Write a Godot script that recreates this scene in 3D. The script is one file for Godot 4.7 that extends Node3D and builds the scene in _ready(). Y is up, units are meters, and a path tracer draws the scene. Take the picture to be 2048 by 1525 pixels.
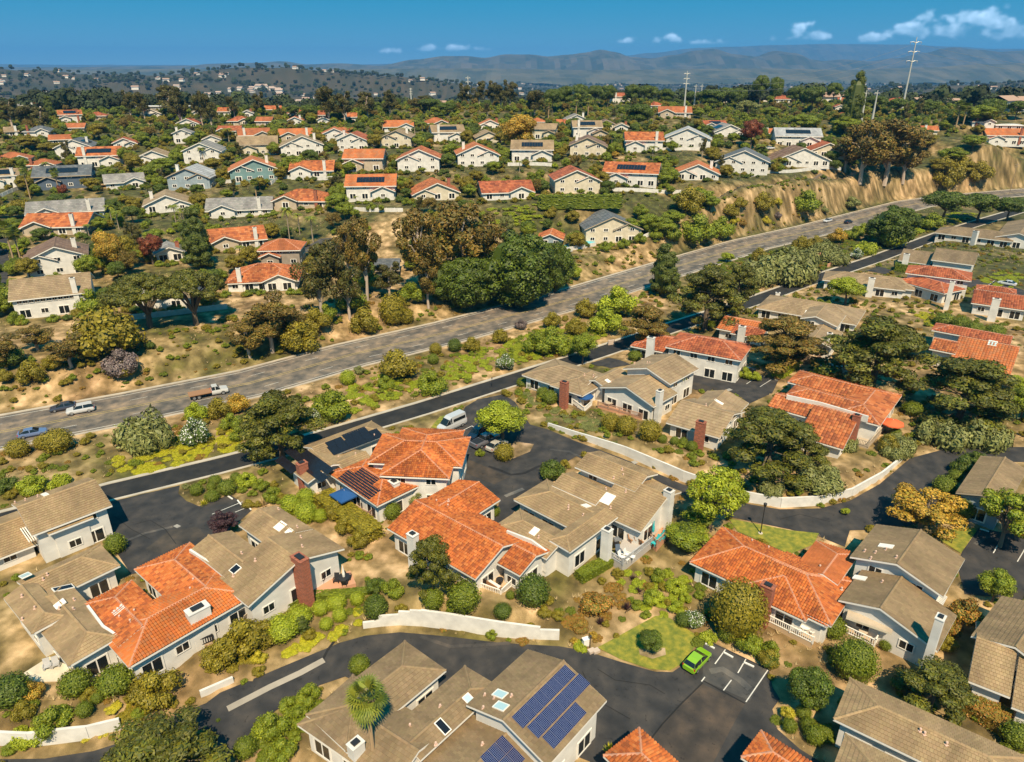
extends Node3D

const CPS := [Vector3(-46.9, -1.0, -50.5), Vector3(-31.1, -0.5, -54.6), Vector3(-18.9, -0.3, -62.8), Vector3(-1.4, 0.0, -61.0), Vector3(14.8, 0.0, -55.5), Vector3(24.3, 0.3, -51.5), Vector3(43.5, 1.0, -49.8), Vector3(-38.3, 0.8, -54.7), Vector3(-50.3, 0.8, -53.5), Vector3(-23.7, -0.3, -51.4), Vector3(-51.9, 2.5, -65.5), Vector3(-41.5, 2.6, -66.2), Vector3(-30.2, 2.6, -74.4), Vector3(-51.8, 2.5, -84.4), Vector3(-64.7, 2.5, -84.4), Vector3(-36.9, 2.5, -69.8), Vector3(-24.1, 2.0, -70.4), Vector3(-53.6, 2.0, -57.6), Vector3(-25.2, 0.8, -64.8), Vector3(-17.4, 1.2, -67.7), Vector3(-18.0, 2.3, -98.2), Vector3(-33.8, 2.3, -102.9), Vector3(-5.6, 2.2, -108.2), Vector3(-1.9, 2.2, -98.4), Vector3(11.4, 2.6, -86.7), Vector3(-8.6, 2.6, -80.8), Vector3(14.3, 1.6, -70.8), Vector3(-22.7, 2.4, -82.2), Vector3(-0.9, 1.2, -69.5), Vector3(-9.6, 1.2, -69.5), Vector3(30.5, 1.8, -72.5), Vector3(47.5, 1.8, -70.6), Vector3(39.3, 2.0, -86.9), Vector3(60.7, 2.6, -94.8), Vector3(83.0, 3.2, -105.6), Vector3(65.9, 2.2, -78.0), Vector3(38.4, 1.0, -60.7), Vector3(55.1, 1.6, -62.4), Vector3(16.7, 0.3, -66.1), Vector3(25.5, 2.0, -78.3), Vector3(33.6, 0.8, -63.2), Vector3(40.3, 3.0, -97.1), Vector3(48.3, 3.4, -99.5), Vector3(52.6, 4.5, -111.3), Vector3(68.2, 5.0, -118.3), Vector3(57.1, 4.0, -105.0), Vector3(79.1, 4.0, -114.2), Vector3(12.4, 3.4, -126.0), Vector3(24.0, 3.6, -119.0), Vector3(34.2, 3.6, -115.0), Vector3(47.5, 3.6, -135.3), Vector3(41.8, 3.6, -146.4), Vector3(48.5, 3.6, -159.1), Vector3(71.7, 4.5, -167.3), Vector3(99.4, 5.0, -196.1), Vector3(111.9, 5.5, -184.9), Vector3(135.4, 6.0, -220.4), Vector3(171.7, 6.5, -253.8), Vector3(124.4, 6.0, -174.7), Vector3(102.4, 5.8, -141.0), Vector3(84.7, 5.2, -148.4), Vector3(2.5, 2.6, -121.0), Vector3(-103.8, 9.0, -154.5), Vector3(-83.9, 8.5, -155.9), Vector3(-73.0, 9.0, -173.7), Vector3(-63.6, 9.0, -180.3), Vector3(-67.0, 11.0, -226.4), Vector3(-122.2, 12.5, -189.9), Vector3(-82.7, 11.0, -213.0), Vector3(-172.1, 15.0, -256.0), Vector3(-147.1, 15.0, -256.0), Vector3(-98.6, 12.0, -202.9), Vector3(-97.1, 15.0, -256.0), Vector3(-77.5, 17.5, -267.1), Vector3(-48.6, 19.0, -251.2), Vector3(-27.5, 20.0, -249.4), Vector3(-2.5, 20.0, -259.6), Vector3(21.6, 22.0, -259.2), Vector3(44.8, 22.0, -275.6), Vector3(69.9, 23.0, -282.8), Vector3(87.9, 26.0, -282.8), Vector3(117.1, 26.0, -302.6), Vector3(31.5, 8.0, -235.8), Vector3(13.3, 9.0, -231.5), Vector3(-36.0, 8.0, -201.2), Vector3(-19.4, 11.0, -219.5), Vector3(-3.9, 13.0, -232.0), Vector3(56.4, 15.0, -256.0), Vector3(73.0, 18.5, -266.5), Vector3(92.8, 19.5, -283.5), Vector3(119.8, 18.5, -303.2), Vector3(146.9, 16.5, -316.9), Vector3(164.9, 19.0, -338.0), Vector3(200.0, 19.0, -365.7), Vector3(240.2, 17.0, -382.3), Vector3(269.3, 16.0, -390.6), Vector3(-121.3, 20.0, -282.7), Vector3(-151.6, 19.5, -281.0), Vector3(-200.1, 20.0, -290.4), Vector3(-181.9, 20.5, -293.6), Vector3(-99.8, 23.0, -289.7), Vector3(-77.7, 23.0, -292.5), Vector3(-82.2, 26.0, -307.5), Vector3(-57.2, 27.0, -291.3), Vector3(-35.4, 27.0, -291.3), Vector3(-15.0, 27.0, -299.2), Vector3(9.5, 28.0, -304.1), Vector3(31.3, 29.0, -313.1), Vector3(60.8, 30.0, -327.2), Vector3(76.2, 30.0, -327.2), Vector3(136.8, 29.0, -360.0), Vector3(139.0, 27.0, -331.5), Vector3(158.5, 30.0, -349.4), Vector3(-52.8, 29.0, -350.5), Vector3(-32.7, 30.0, -364.2), Vector3(-11.9, 30.0, -361.6), Vector3(-118.2, 26.0, -340.7), Vector3(-101.0, 26.0, -353.3), Vector3(-138.9, 26.0, -340.7), Vector3(-161.2, 24.0, -333.2), Vector3(-185.9, 23.0, -332.5), Vector3(-226.0, 22.5, -346.0), Vector3(123.7, 33.0, -358.8), Vector3(101.4, 33.0, -358.8), Vector3(210.2, 32.0, -379.3), Vector3(229.5, 34.0, -378.2), Vector3(231.9, 30.0, -354.2), Vector3(-261.0, 31.0, -424.3), Vector3(-260.4, 33.0, -454.5), Vector3(-201.3, 31.0, -417.4), Vector3(-173.5, 31.0, -417.4), Vector3(-123.9, 31.0, -391.6), Vector3(-90.2, 34.0, -419.5), Vector3(-32.3, 34.0, -391.1), Vector3(16.3, 31.0, -368.7), Vector3(32.3, 34.0, -384.6), Vector3(56.2, 34.0, -391.1), Vector3(192.2, 36.0, -429.3), Vector3(263.7, 37.0, -430.5), Vector3(312.6, 38.0, -466.5), Vector3(-361.0, 36.0, -569.3), Vector3(-239.8, 37.0, -502.6), Vector3(-162.2, 37.0, -469.0), Vector3(-111.7, 36.0, -451.7), Vector3(-60.3, 38.0, -527.2), Vector3(-24.1, 38.0, -495.0), Vector3(26.4, 38.0, -527.2), Vector3(78.5, 39.0, -581.2), Vector3(100.3, 38.0, -466.5), Vector3(216.3, 39.0, -627.5), Vector3(258.1, 39.0, -541.1), Vector3(372.1, 39.0, -581.2), Vector3(-450.0, 18.0, -750.0), Vector3(0.0, 18.0, -800.0), Vector3(400.0, 22.0, -800.0), Vector3(700.0, 24.0, -800.0), Vector3(-450.0, -10.0, -1000.0), Vector3(0.0, -15.0, -1050.0), Vector3(500.0, -5.0, -1050.0), Vector3(-480.0, 28.0, -480.0), Vector3(720.0, 34.0, -600.0), Vector3(700.0, 20.0, -300.0), Vector3(-400.0, 6.0, -100.0), Vector3(-57.6, 2.6, -116.4), Vector3(-36.4, 2.9, -131.2), Vector3(-18.0, 3.1, -145.2), Vector3(0.8, 3.4, -159.0), Vector3(15.6, 3.7, -170.6), Vector3(33.4, 4.0, -185.8), Vector3(52.7, 4.3, -203.2), Vector3(70.2, 4.6, -218.9), Vector3(86.0, 4.9, -232.9), Vector3(101.1, 5.1, -245.0), Vector3(117.8, 5.4, -257.0), Vector3(134.3, 5.7, -269.4), Vector3(149.7, 5.9, -281.5), Vector3(165.0, 6.2, -293.5), Vector3(180.3, 6.5, -305.4), Vector3(198.2, 7.0, -315.9), Vector3(219.5, 7.5, -324.8), Vector3(239.9, 7.8, -331.5)]
const MAIN := [Vector3(-106.11, 3, -105.92), Vector3(-92.14, 3, -113.18), Vector3(-74.91, 3, -122.59), Vector3(-54.29, 3.2, -134.43), Vector3(-36.66, 3.5, -149.34), Vector3(-15.2, 3.8, -164.15), Vector3(14.29, 4.3, -187.41), Vector3(53.04, 5, -222.36), Vector3(84.55, 5.5, -250.32), Vector3(117.92, 6, -274.38), Vector3(148.79, 6.6, -298.55), Vector3(179.3, 7.2, -322.35), Vector3(204.96, 7.8, -334.68), Vector3(245.61, 8.4, -348.17), Vector3(322.11, 9, -367.96)]
const SIDE := [Vector3(-81.78, 1.6, -83.86), Vector3(-69.86, 2, -90.44), Vector3(-63.2, 2.1, -94.84), Vector3(-49.48, 2.2, -102.45), Vector3(-37.38, 2.2, -110), Vector3(-17.25, 2.3, -124.46), Vector3(-6.56, 2.5, -132.47), Vector3(12.74, 2.8, -146.88), Vector3(21.06, 3, -153.1), Vector3(41.01, 3.4, -168.96), Vector3(64.65, 4, -186.55), Vector3(87.47, 4.4, -205.43), Vector3(120.39, 5, -231.43), Vector3(161.74, 5.8, -266.32), Vector3(194.06, 6.4, -291.06), Vector3(236.06, 7, -322.24)]
const WALLS := [[Vector4(-31.98, 19.6, -81.05, -50.75), [Vector3(-17.98, 0.3, -66.47), Vector3(-16.09, 1, -66.8), Vector3(-13.69, 1.7, -67.05), Vector3(-10.92, 2.2, -66.88), Vector3(-7.52, 2.2, -66.3), Vector3(-1.44, 2, -65.32), Vector3(3.34, 1.7, -64.83), Vector3(5.6, 0.9, -64.75)]], [Vector4(-7.38, 81.89, -129.87, -76.12), [Vector3(6.62, 0.5, -115.87), Vector3(11.24, 0.9, -111.65), Vector3(19.2, 1.4, -105.1), Vector3(27.23, 1.7, -97.16), Vector3(32.25, 1.6, -93.54), Vector3(35.58, 1.5, -91.74), Vector3(40.37, 1.4, -90.12), Vector3(46.5, 1.4, -90.39), Vector3(51.86, 1.3, -92.29), Vector3(58.77, 1, -97.16), Vector3(67.89, 0.3, -105.26)]], [Vector4(-68.1, -26.29, -66.56, -36.51), [Vector3(-54.1, 1.6, -50.68), Vector3(-48.35, 1.6, -50.51), Vector3(-42.93, 1.6, -51.37), Vector3(-40.29, 1.2, -52.56)]], [Vector4(-47.67, -16.89, -72.57, -42.46), [Vector3(-33.67, 0.7, -56.46), Vector3(-30.89, 0.5, -58.57)]]]
const BLUFFS := [Vector4(-1300, -2500, 800, 62), Vector4(-500, -2700, 500, 50), Vector4(-2400, -2700, 900, 60), Vector4(1700, -2300, 800, 45), Vector4(2600, -2600, 900, 40)]
const CLOUDS := [Vector4(28.95, 2.26, 3.33, 1.33), Vector4(31.65, 2.20, 4.07, 1.11), Vector4(27.29, 2.18, 2.22, 0.81), Vector4(30.51, 2.56, 2.59, 0.96), Vector4(34.70, 2.07, 4.44, 1.48), Vector4(20.04, 2.06, 1.78, 0.81), Vector4(19.10, 1.95, 1.11, 0.52), Vector4(21.50, 1.86, 0.96, 0.44), Vector4(24.59, 1.76, 1.48, 0.44), Vector4(11.35, 1.83, 1.56, 0.41), Vector4(8.24, 1.79, 1.04, 0.30), Vector4(-5.97, 1.34, 1.48, 0.37), Vector4(-3.43, 1.31, 2.22, 0.30), Vector4(-8.86, 1.13, 0.96, 0.30), Vector4(14.13, 1.69, 1.48, 0.26), Vector4(26.52, 2.43, 1.26, 0.37)]
const PLACES := ["by the tan condominium with black roof panels", "by the stepped white wall", "by the bottom drive bank", "by the curved white wall", "by the orange condominium behind the red-tiled one", "by the big red-orange condominium on the hill", "by the bend in the drive", "by the tan condominium behind the rusty hedge", "by the two-storey red-tiled condominium", "by the topiary garden", "by the stone pines", "among the upper rows, right", "on the hilltop, left", "by the long green bank", "by the grey-brown condominium with the slatted court", "by the middle highway bank", "by the orange hip-roofed house", "by the left highway bank", "by the white-gabled condominium at the far bend", "in the front gardens, right", "by the lower left house deck", "on the hilltop, centre-left", "among the upper rows, left", "on the hilltop, centre", "by the bare tan bank", "by the round lawn bed", "by the parking kerb at lower right", "in the front gardens, left", "on the hilltop, centre-right", "on the hilltop, right", "among the upper rows, centre-right", "by the low tan condominium with the brick chimney", "by the tan gable behind the autumn shrubs", "by the wide tan condominium with the sun deck", "among the middle rows, left", "in the front gardens, centre-left", "in the front gardens, centre", "among the middle rows, centre", "among the middle rows, centre-left", "among the middle rows, centre-right", "by the right highway bank", "by the silver van", "by the tan condominium with the blue door", "by the long orange condominium with the teal skylight", "by the tan gable behind the weeping tree", "by the dark fig trees", "among the upper rows, centre-left", "among the upper rows, centre", "among the middle rows, right", "by the tan gabled condominium with the tall brick chimney", "by the highway shoulder", "by the tan condominium with the blue solar array", "by the white-gabled condominium with the crowded patio", "by the left car park island", "by the two-storey tan condominium with the pergola", "by the orange condominium with the blue parasol", "by the orange-tiled condominium with the balcony sofa", "by the lower left slope", "by the orange-tiled condominium with the brick chimney", "by the two-level tan gabled condominium", "by the green hatchback", "by the long driveway wall", "by the two-storey orange condominium by the car park", "by the central eucalyptus grove", "by the bright orange condominium with the broad white chimney", "by the tan hip-roofed condominium beside the sun deck", "in the front gardens, centre-right", "by the orange hip roof beside the yucca", "by the pool house"]
const KINDS := [["pine_tree", "pine:pine", "dark spreading pine tree", "tree"], ["pine_tree", "pine:gum", "thin-needled olive-brown pine tree", "tree"], ["cypress_tree", "cone:cypress", "dense dark cypress-shaped tree", "tree"], ["tree", "dense:dark", "heavy dark green fig tree", "tree"], ["eucalyptus_tree", "gum:gum", "tall eucalyptus with brown-olive leaves", "tree"], ["eucalyptus_tree", "gum:gumdark", "tall grey-green eucalyptus", "tree"], ["pine_tree", "umbrella:pine", "broad flat-topped stone pine", "tree"], ["tree", "tree:dark", "dark green broadleaf tree", "tree"], ["tree", "tree:green", "green round-headed tree", "tree"], ["tree", "open:bright", "bright leafy green tree", "tree"], ["tree", "tree:bright", "bright lime-green tree", "tree"], ["tree", "open:gold", "golden autumn tree with open branches", "tree"], ["tree", "tree:gold", "golden yellow autumn tree", "tree"], ["tree", "tree:olive", "olive-yellow tree", "tree"], ["tree", "tree:red", "deep red autumn tree", "tree"], ["tree", "open:purple", "purple-leaved plum tree", "tree"], ["tree", "open:green", "weeping pale green tree", "tree"], ["tree", "open:grey", "grey leafless-looking tree", "tree"], ["palm_tree", "fan:palm", "tall fan palm", "palm"], ["palm_tree", "feather:palm", "feathery palm", "palm"], ["shrub", "ball:hedge", "clipped round green shrub", "shrub"], ["shrub", "bigball:hedge", "large clipped dome shrub", "shrub"], ["shrub", "ball:olive", "olive-green rounded shrub", "shrub"], ["shrub", "bigball:olive", "broad olive-brown bush", "shrub"], ["shrub", "ball:dark", "dense dark green shrub", "shrub"], ["shrub", "ball:bright", "bright green clipped topiary shrub", "shrub"], ["shrub", "bush:green", "leafy green shrub", "shrub"], ["shrub", "bush:bright", "bright green leafy shrub", "shrub"], ["shrub", "bush:olive", "olive shrub", "shrub"], ["shrub", "bush:dark", "dark leafy shrub", "shrub"], ["shrub", "bush:gold", "golden-orange shrub", "shrub"], ["shrub", "bush:yellow", "bright yellow shrub", "shrub"], ["shrub", "bush:rust", "rust-tinged autumn shrub", "shrub"], ["shrub", "bush:white", "green shrub covered in white blossom", "shrub"], ["shrub", "bush:grey", "grey-green shrub", "shrub"], ["shrub", "bush:mauve", "greyish mauve shrub", "shrub"], ["shrub", "mat:grey", "spreading grey-green juniper", "shrub"], ["shrub", "mat:bright", "low bright green groundcover mound", "shrub"], ["shrub", "spike:purple", "dark red flax clump", "shrub"], ["shrub", "spike:dry", "pale spiky yucca", "shrub"], ["shrub", "spike:lime", "green spiky yucca", "shrub"], ["tree", "tree:dark", "dark garden tree", "tree"], ["tree", "tree:bright", "bright garden tree", "tree"], ["tree", "tree:green", "green garden tree", "tree"], ["tree", "gum:gumdark", "slim grey garden eucalyptus", "tree"], ["shrub", "bush:olive", "olive garden shrub", "shrub"], ["shrub", "bush:dark", "dark garden shrub", "shrub"], ["palm_tree", "feather:palm", "small feathery garden palm", "palm"], ["tree", "tree:olive", "olive garden tree", "tree"], ["shrub", "bush:green", "green garden shrub", "shrub"]]

const EYE := Vector3(0, 63, 0)
var rng := RandomNumberGenerator.new()
var mats := {}
var taken := {}
var grid := PackedFloat32Array()
const GX := -520.0
const GZ := -1210.0
const GS := 10.0
const GW := 131
const GH := 124
var fine := FastNoiseLite.new()
var rolling := FastNoiseLite.new()
var unit_meshes := {}
var protos := {}
var built := []
var last_rows := []
var footings := []
var dull := 0.0
var pavements := []


class Shape:
	var v := PackedVector3Array()
	var n := PackedVector3Array()
	var c := PackedColorArray()
	var t := PackedVector2Array()

	func tri(p: Vector3, q: Vector3, r: Vector3, col := Color.WHITE) -> void:
		var m := (q - p).cross(r - p).normalized()
		v.append(p); v.append(r); v.append(q)
		n.append(m); n.append(m); n.append(m)
		c.append(col); c.append(col); c.append(col)
		t.append(Vector2(p.x, p.z) * 0.05); t.append(Vector2(r.x, r.z) * 0.05); t.append(Vector2(q.x, q.z) * 0.05)

	func quad(p: Vector3, q: Vector3, r: Vector3, s: Vector3, col := Color.WHITE) -> void:
		tri(p, q, r, col)
		tri(p, r, s, col)

	func quad_uv(p: Vector3, q: Vector3, r: Vector3, s: Vector3, col := Color.WHITE) -> void:
		var at := v.size()
		quad(p, q, r, s, col)
		var uv := [Vector2(0, 1), Vector2(1, 0), Vector2(1, 1), Vector2(0, 1), Vector2(0, 0), Vector2(1, 0)]
		for i in 6:
			t[at + i] = uv[i]

	func box(a: Vector3, b: Vector3, col := Color.WHITE, x := Transform3D()) -> void:
		var p := []
		for i in 8:
			p.append(x * Vector3(b.x if i & 1 else a.x, b.y if i & 2 else a.y, b.z if i & 4 else a.z))
		quad(p[0], p[2], p[3], p[1], col)
		quad(p[4], p[5], p[7], p[6], col)
		quad(p[0], p[4], p[6], p[2], col)
		quad(p[1], p[3], p[7], p[5], col)
		quad(p[2], p[6], p[7], p[3], col)
		quad(p[0], p[1], p[5], p[4], col)

	func tube(pts: Array, radii: Array, sides := 6, col := Color.WHITE) -> void:
		var rings := []
		for i in pts.size():
			var d: Vector3 = (pts[mini(i + 1, pts.size() - 1)] - pts[maxi(i - 1, 0)]).normalized()
			var e := d.cross(Vector3.RIGHT if absf(d.x) < 0.8 else Vector3.UP).normalized()
			var f := d.cross(e)
			var ring := []
			for k in sides:
				var a := TAU * k / sides
				ring.append(pts[i] + (e * cos(a) + f * sin(a)) * radii[i])
			rings.append(ring)
		for i in pts.size() - 1:
			for k in sides:
				var m := (k + 1) % sides
				quad(rings[i][m], rings[i][k], rings[i + 1][k], rings[i + 1][m], col)
		var last: Array = rings[-1]
		for k in range(1, sides - 1):
			tri(last[0], last[k + 1], last[k], col)

	func ball(centre: Vector3, r: Vector3, col: Color, rows := 5, cols := 8) -> void:
		for i in rows:
			for j in cols:
				var p := []
				for ij in [[i, j], [i, j + 1], [i + 1, j + 1], [i + 1, j]]:
					var a: float = PI * ij[0] / rows
					var b: float = TAU * ij[1] / cols
					p.append(centre + Vector3(sin(a) * cos(b), cos(a), sin(a) * sin(b)) * r)
				if i > 0:
					tri(p[0], p[1], p[2], col)
				if i < rows - 1:
					tri(p[0], p[2], p[3], col)

	func mesh(m: Material = null) -> ArrayMesh:
		var arrays := []
		arrays.resize(Mesh.ARRAY_MAX)
		arrays[Mesh.ARRAY_VERTEX] = v
		arrays[Mesh.ARRAY_NORMAL] = n
		arrays[Mesh.ARRAY_COLOR] = c
		arrays[Mesh.ARRAY_TEX_UV] = t
		var out := ArrayMesh.new()
		out.add_surface_from_arrays(Mesh.PRIMITIVE_TRIANGLES, arrays)
		if m:
			out.surface_set_material(0, m)
		return out


func lin(r: float, g: float, b: float) -> Color:
	return Color(r, g, b).linear_to_srgb()


func vary(col: Color, much := 0.15) -> Color:
	var k := 1.0 + rng.randf_range(-much, much)
	return Color(col.r * k, col.g * k * (1.0 + rng.randf_range(-0.03, 0.03)), col.b * k)


func numbered(called: String) -> String:
	taken[called] = taken.get(called, 0) + 1
	return called if taken[called] == 1 else "%s_%03d" % [called, taken[called] - 1]


func thing(called: String, label: String, category: String, at := Vector3.ZERO, group := "") -> Node3D:
	var o := Node3D.new()
	o.name = numbered(called)
	o.position = at
	add_child(o, true)
	tag(o, label, category, group)
	return o


func tag(o: Node3D, label: String, category: String, group := "") -> void:
	o.set_meta("label", label)
	o.set_meta("category", category)
	if group:
		o.set_meta("group", group)


func part(called: String, m: Mesh, mat: Material, parent: Node3D, x := Transform3D()) -> MeshInstance3D:
	var o := MeshInstance3D.new()
	o.name = called if parent != self else numbered(called)
	o.mesh = m
	if mat:
		o.material_override = mat
	o.transform = x
	parent.add_child(o, true)
	return o


func struct(called: String, m: Mesh, mat: Material) -> MeshInstance3D:
	var o := part(called, m, mat, self)
	o.set_meta("kind", "structure")
	return o


func plain(r: float, g: float, b: float, rough := 0.85, metal := 0.0) -> StandardMaterial3D:
	var m := StandardMaterial3D.new()
	m.albedo_color = lin(r, g, b)
	m.roughness = rough
	m.metallic = metal
	return m


func painted(tex: Texture2D = null, rough := 0.85) -> StandardMaterial3D:
	var m := StandardMaterial3D.new()
	m.vertex_color_use_as_albedo = true
	m.roughness = rough
	m.albedo_texture = tex
	return m


func mix_texture(size: int, seed_: int, kind: String) -> ImageTexture:
	# layered seamless noise, one grey value per pixel around 1.0 (stored at three quarters)
	var a := FastNoiseLite.new()
	a.seed = seed_
	a.frequency = 4.0 / size
	a.fractal_octaves = 5
	var b := FastNoiseLite.new()
	b.seed = seed_ + 1
	b.noise_type = FastNoiseLite.TYPE_CELLULAR
	b.cellular_return_type = FastNoiseLite.RETURN_DISTANCE2_SUB
	b.frequency = 7.0 / size
	b.domain_warp_enabled = true
	b.domain_warp_amplitude = 40.0
	b.domain_warp_frequency = 0.02
	var c := FastNoiseLite.new()
	c.seed = seed_ + 2
	c.frequency = 0.35
	var ia := a.get_seamless_image(size, size)
	var ib := b.get_seamless_image(size, size, false, false, 0.1, false)
	var ic := c.get_seamless_image(size, size)
	var im := Image.create(size, size, false, Image.FORMAT_RGB8)
	for y in size:
		for x in size:
			var s := ia.get_pixel(x, y).r
			var g := ic.get_pixel(x, y).r
			var k := 0.75
			var tint := Color(1, 1, 1)
			if kind == "asphalt":
				k = 0.66 + (s - 0.5) * 0.34 + (g - 0.5) * 0.14
				if ib.get_pixel(x, y).r < 0.035:
					k *= 0.72
				tint = Color(1.0 + (s - 0.5) * 0.1, 1.0, 1.0 - (s - 0.5) * 0.12)
			elif kind == "dirt":
				k = 0.72 + (s - 0.5) * 0.5 + (g - 0.5) * 0.32
				tint = Color(1.0, 0.99 + (g - 0.5) * 0.08, 0.97 + (s - 0.5) * 0.2)
			elif kind == "stucco":
				k = 0.9 + (s - 0.5) * 0.14 + (g - 0.5) * 0.06
			elif kind == "grass":
				k = 0.7 + (s - 0.5) * 0.22 + (g - 0.5) * 0.45
				tint = Color(1.0 + (s - 0.5) * 0.2, 1.0, 1.0)
			im.set_pixel(x, y, Color(clampf(k * tint.r, 0, 1), clampf(k * tint.g, 0, 1), clampf(k * tint.b, 0, 1)))
	return ImageTexture.create_from_image(im)


func cell_texture() -> ImageTexture:
	# photovoltaic module: dark blue cells between pale lines
	var im := Image.create(96, 160, false, Image.FORMAT_RGB8)
	im.fill(Color(0.52, 0.56, 0.7))
	for i in 6:
		for j in 10:
			im.fill_rect(Rect2i(i * 16 + 1, j * 16 + 1, 14, 14), Color(0.045, 0.06 + 0.008 * ((i * 3 + j) % 3), 0.23))
	return ImageTexture.create_from_image(im)


func brick_relief(mm: StandardMaterial3D) -> void:
	var im := Image.create(64, 64, false, Image.FORMAT_RGB8)
	im.fill(Color(0.62, 0.55, 0.5))
	var r := RandomNumberGenerator.new()
	r.seed = 5
	for j in 8:
		for i in range(-1, 4):
			var k := r.randf_range(0.75, 1.15)
			im.fill_rect(Rect2i(i * 16 + (8 if j % 2 else 0), j * 8, 15, 7), Color(0.58 * k, 0.3 * k, 0.2 * k))
	mm.albedo_texture = ImageTexture.create_from_image(im)
	mm.uv1_triplanar = true
	mm.uv1_world_triplanar = true
	mm.uv1_scale = Vector3(1, 1, 1) * 1.1


func make_materials() -> void:
	var stucco := mix_texture(256, 11, "stucco")
	var dirt := mix_texture(512, 21, "dirt")
	var asphalt := mix_texture(512, 31, "asphalt")
	mats.ground = painted(dirt, 0.95)
	mats.cover = painted(mix_texture(256, 41, "grass"), 0.95)
	mats.asphalt = painted(asphalt, 0.9)
	mats.paint = painted(stucco, 0.7)
	mats.roof = painted(null, 0.8)
	mats.leaf = painted(null, 0.62)
	mats.leaf.backlight_enabled = true
	mats.leaf.backlight = Color(0.12, 0.14, 0.03)
	mats.bark = painted(null, 0.95)
	for w in [["white", 0.8, 0.78, 0.73], ["cream", 0.74, 0.66, 0.5], ["beige", 0.56, 0.46, 0.34], ["grey", 0.5, 0.5, 0.5], ["bluegrey", 0.34, 0.42, 0.47], ["teal", 0.2, 0.34, 0.34], ["navy", 0.1, 0.14, 0.2], ["taupe", 0.36, 0.3, 0.24], ["dark", 0.09, 0.085, 0.08]]:
		var m := plain(w[1], w[2], w[3], 0.85)
		m.albedo_texture = stucco
		m.uv1_triplanar = true
		m.uv1_world_triplanar = true
		m.uv1_scale = Vector3.ONE * 0.13
		mats[w[0]] = m
	mats.glass = plain(0.012, 0.016, 0.018, 0.06)
	mats.glass.metallic_specular = 0.6
	mats.greenglass = plain(0.2, 0.27, 0.17, 0.12)
	mats.sky_glass = plain(0.42, 0.6, 0.64, 0.15)
	mats.trim = plain(0.78, 0.75, 0.69, 0.6)
	mats.eave = plain(0.42, 0.35, 0.26, 0.7)
	mats.wood = plain(0.3, 0.16, 0.08, 0.7)
	mats.redwood = plain(0.36, 0.22, 0.15, 0.75)
	mats.deck = plain(0.5, 0.36, 0.22, 0.8)
	mats.grey_deck = plain(0.42, 0.39, 0.36, 0.8)
	mats.terracotta = plain(0.52, 0.27, 0.16, 0.85)
	mats.concrete = plain(0.5, 0.45, 0.37, 0.9)
	mats.metal = plain(0.35, 0.36, 0.37, 0.45, 0.6)
	mats.black = plain(0.02, 0.02, 0.022, 0.5)
	mats.solar = plain(1, 1, 1, 0.12)
	mats.solar.albedo_texture = cell_texture()
	mats.thermal = plain(0.012, 0.012, 0.016, 0.22)
	mats.brick = plain(1, 1, 1, 0.9)
	brick_relief(mats.brick)
	mats.pipe = plain(0.62, 0.42, 0.33, 0.8)
	mats.pool = plain(0.1, 0.46, 0.55, 0.05)
	mats.blue_cloth = plain(0.01, 0.07, 0.22, 0.8)
	mats.teal_cloth = plain(0.03, 0.42, 0.45, 0.8)
	mats.orange_cloth = plain(0.75, 0.13, 0.04, 0.8)
	mats.white_cloth = plain(0.75, 0.73, 0.68, 0.8)
	mats.stone = plain(0.5, 0.4, 0.32, 0.9)
	mats.pole = plain(0.5, 0.5, 0.46, 0.5, 0.2)
	mats.oldwood = plain(0.22, 0.17, 0.13, 0.9)


# ---------------------------------------------------------------- terrain

func make_grid() -> void:
	grid.resize(GW * GH)
	for j in GH:
		var z := GZ + j * GS
		for i in GW:
			var x := GX + i * GS
			var s := 0.0
			var w := 0.0
			for p: Vector3 in CPS:
				var dx := x - p.x
				var dz := z - p.z
				var q := pow(dx * dx + dz * dz + 50.0, -1.75)
				s += q * p.y
				w += q
			grid[j * GW + i] = s / w


func base_height(x: float, z: float) -> float:
	# quadratic B-spline over the height grid
	var u := clampf((x - GX) / GS, 0.6, GW - 2.0)
	var v := clampf((z - GZ) / GS, 0.6, GH - 2.0)
	var i := int(u + 0.5)
	var j := int(v + 0.5)
	u -= i
	v -= j
	var h := 0.0
	for b in 3:
		var wv := 0.75 - v * v if b == 1 else 0.5 * (0.5 + (v if b == 2 else -v)) ** 2
		var k := (j + b - 1) * GW + i
		h += wv * (grid[k - 1] * 0.5 * (0.5 - u) ** 2 + grid[k] * (0.75 - u * u) + grid[k + 1] * 0.5 * (0.5 + u) ** 2)
	return h


func on_line(line: Array, x: float, z: float) -> Vector2:
	# distance to a road's centre line and the road's height there
	var best := 1e9
	var y := 0.0
	for i in line.size() - 1:
		var a: Vector3 = line[i]
		var b: Vector3 = line[i + 1]
		var dx := b.x - a.x
		var dz := b.z - a.z
		var t := clampf(((x - a.x) * dx + (z - a.z) * dz) / (dx * dx + dz * dz), 0.0, 1.0)
		var ex := x - a.x - dx * t
		var ez := z - a.z - dz * t
		var d := ex * ex + ez * ez
		if d < best:
			best = d
			y = a.y + (b.y - a.y) * t
	return Vector2(sqrt(best), y)


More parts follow.
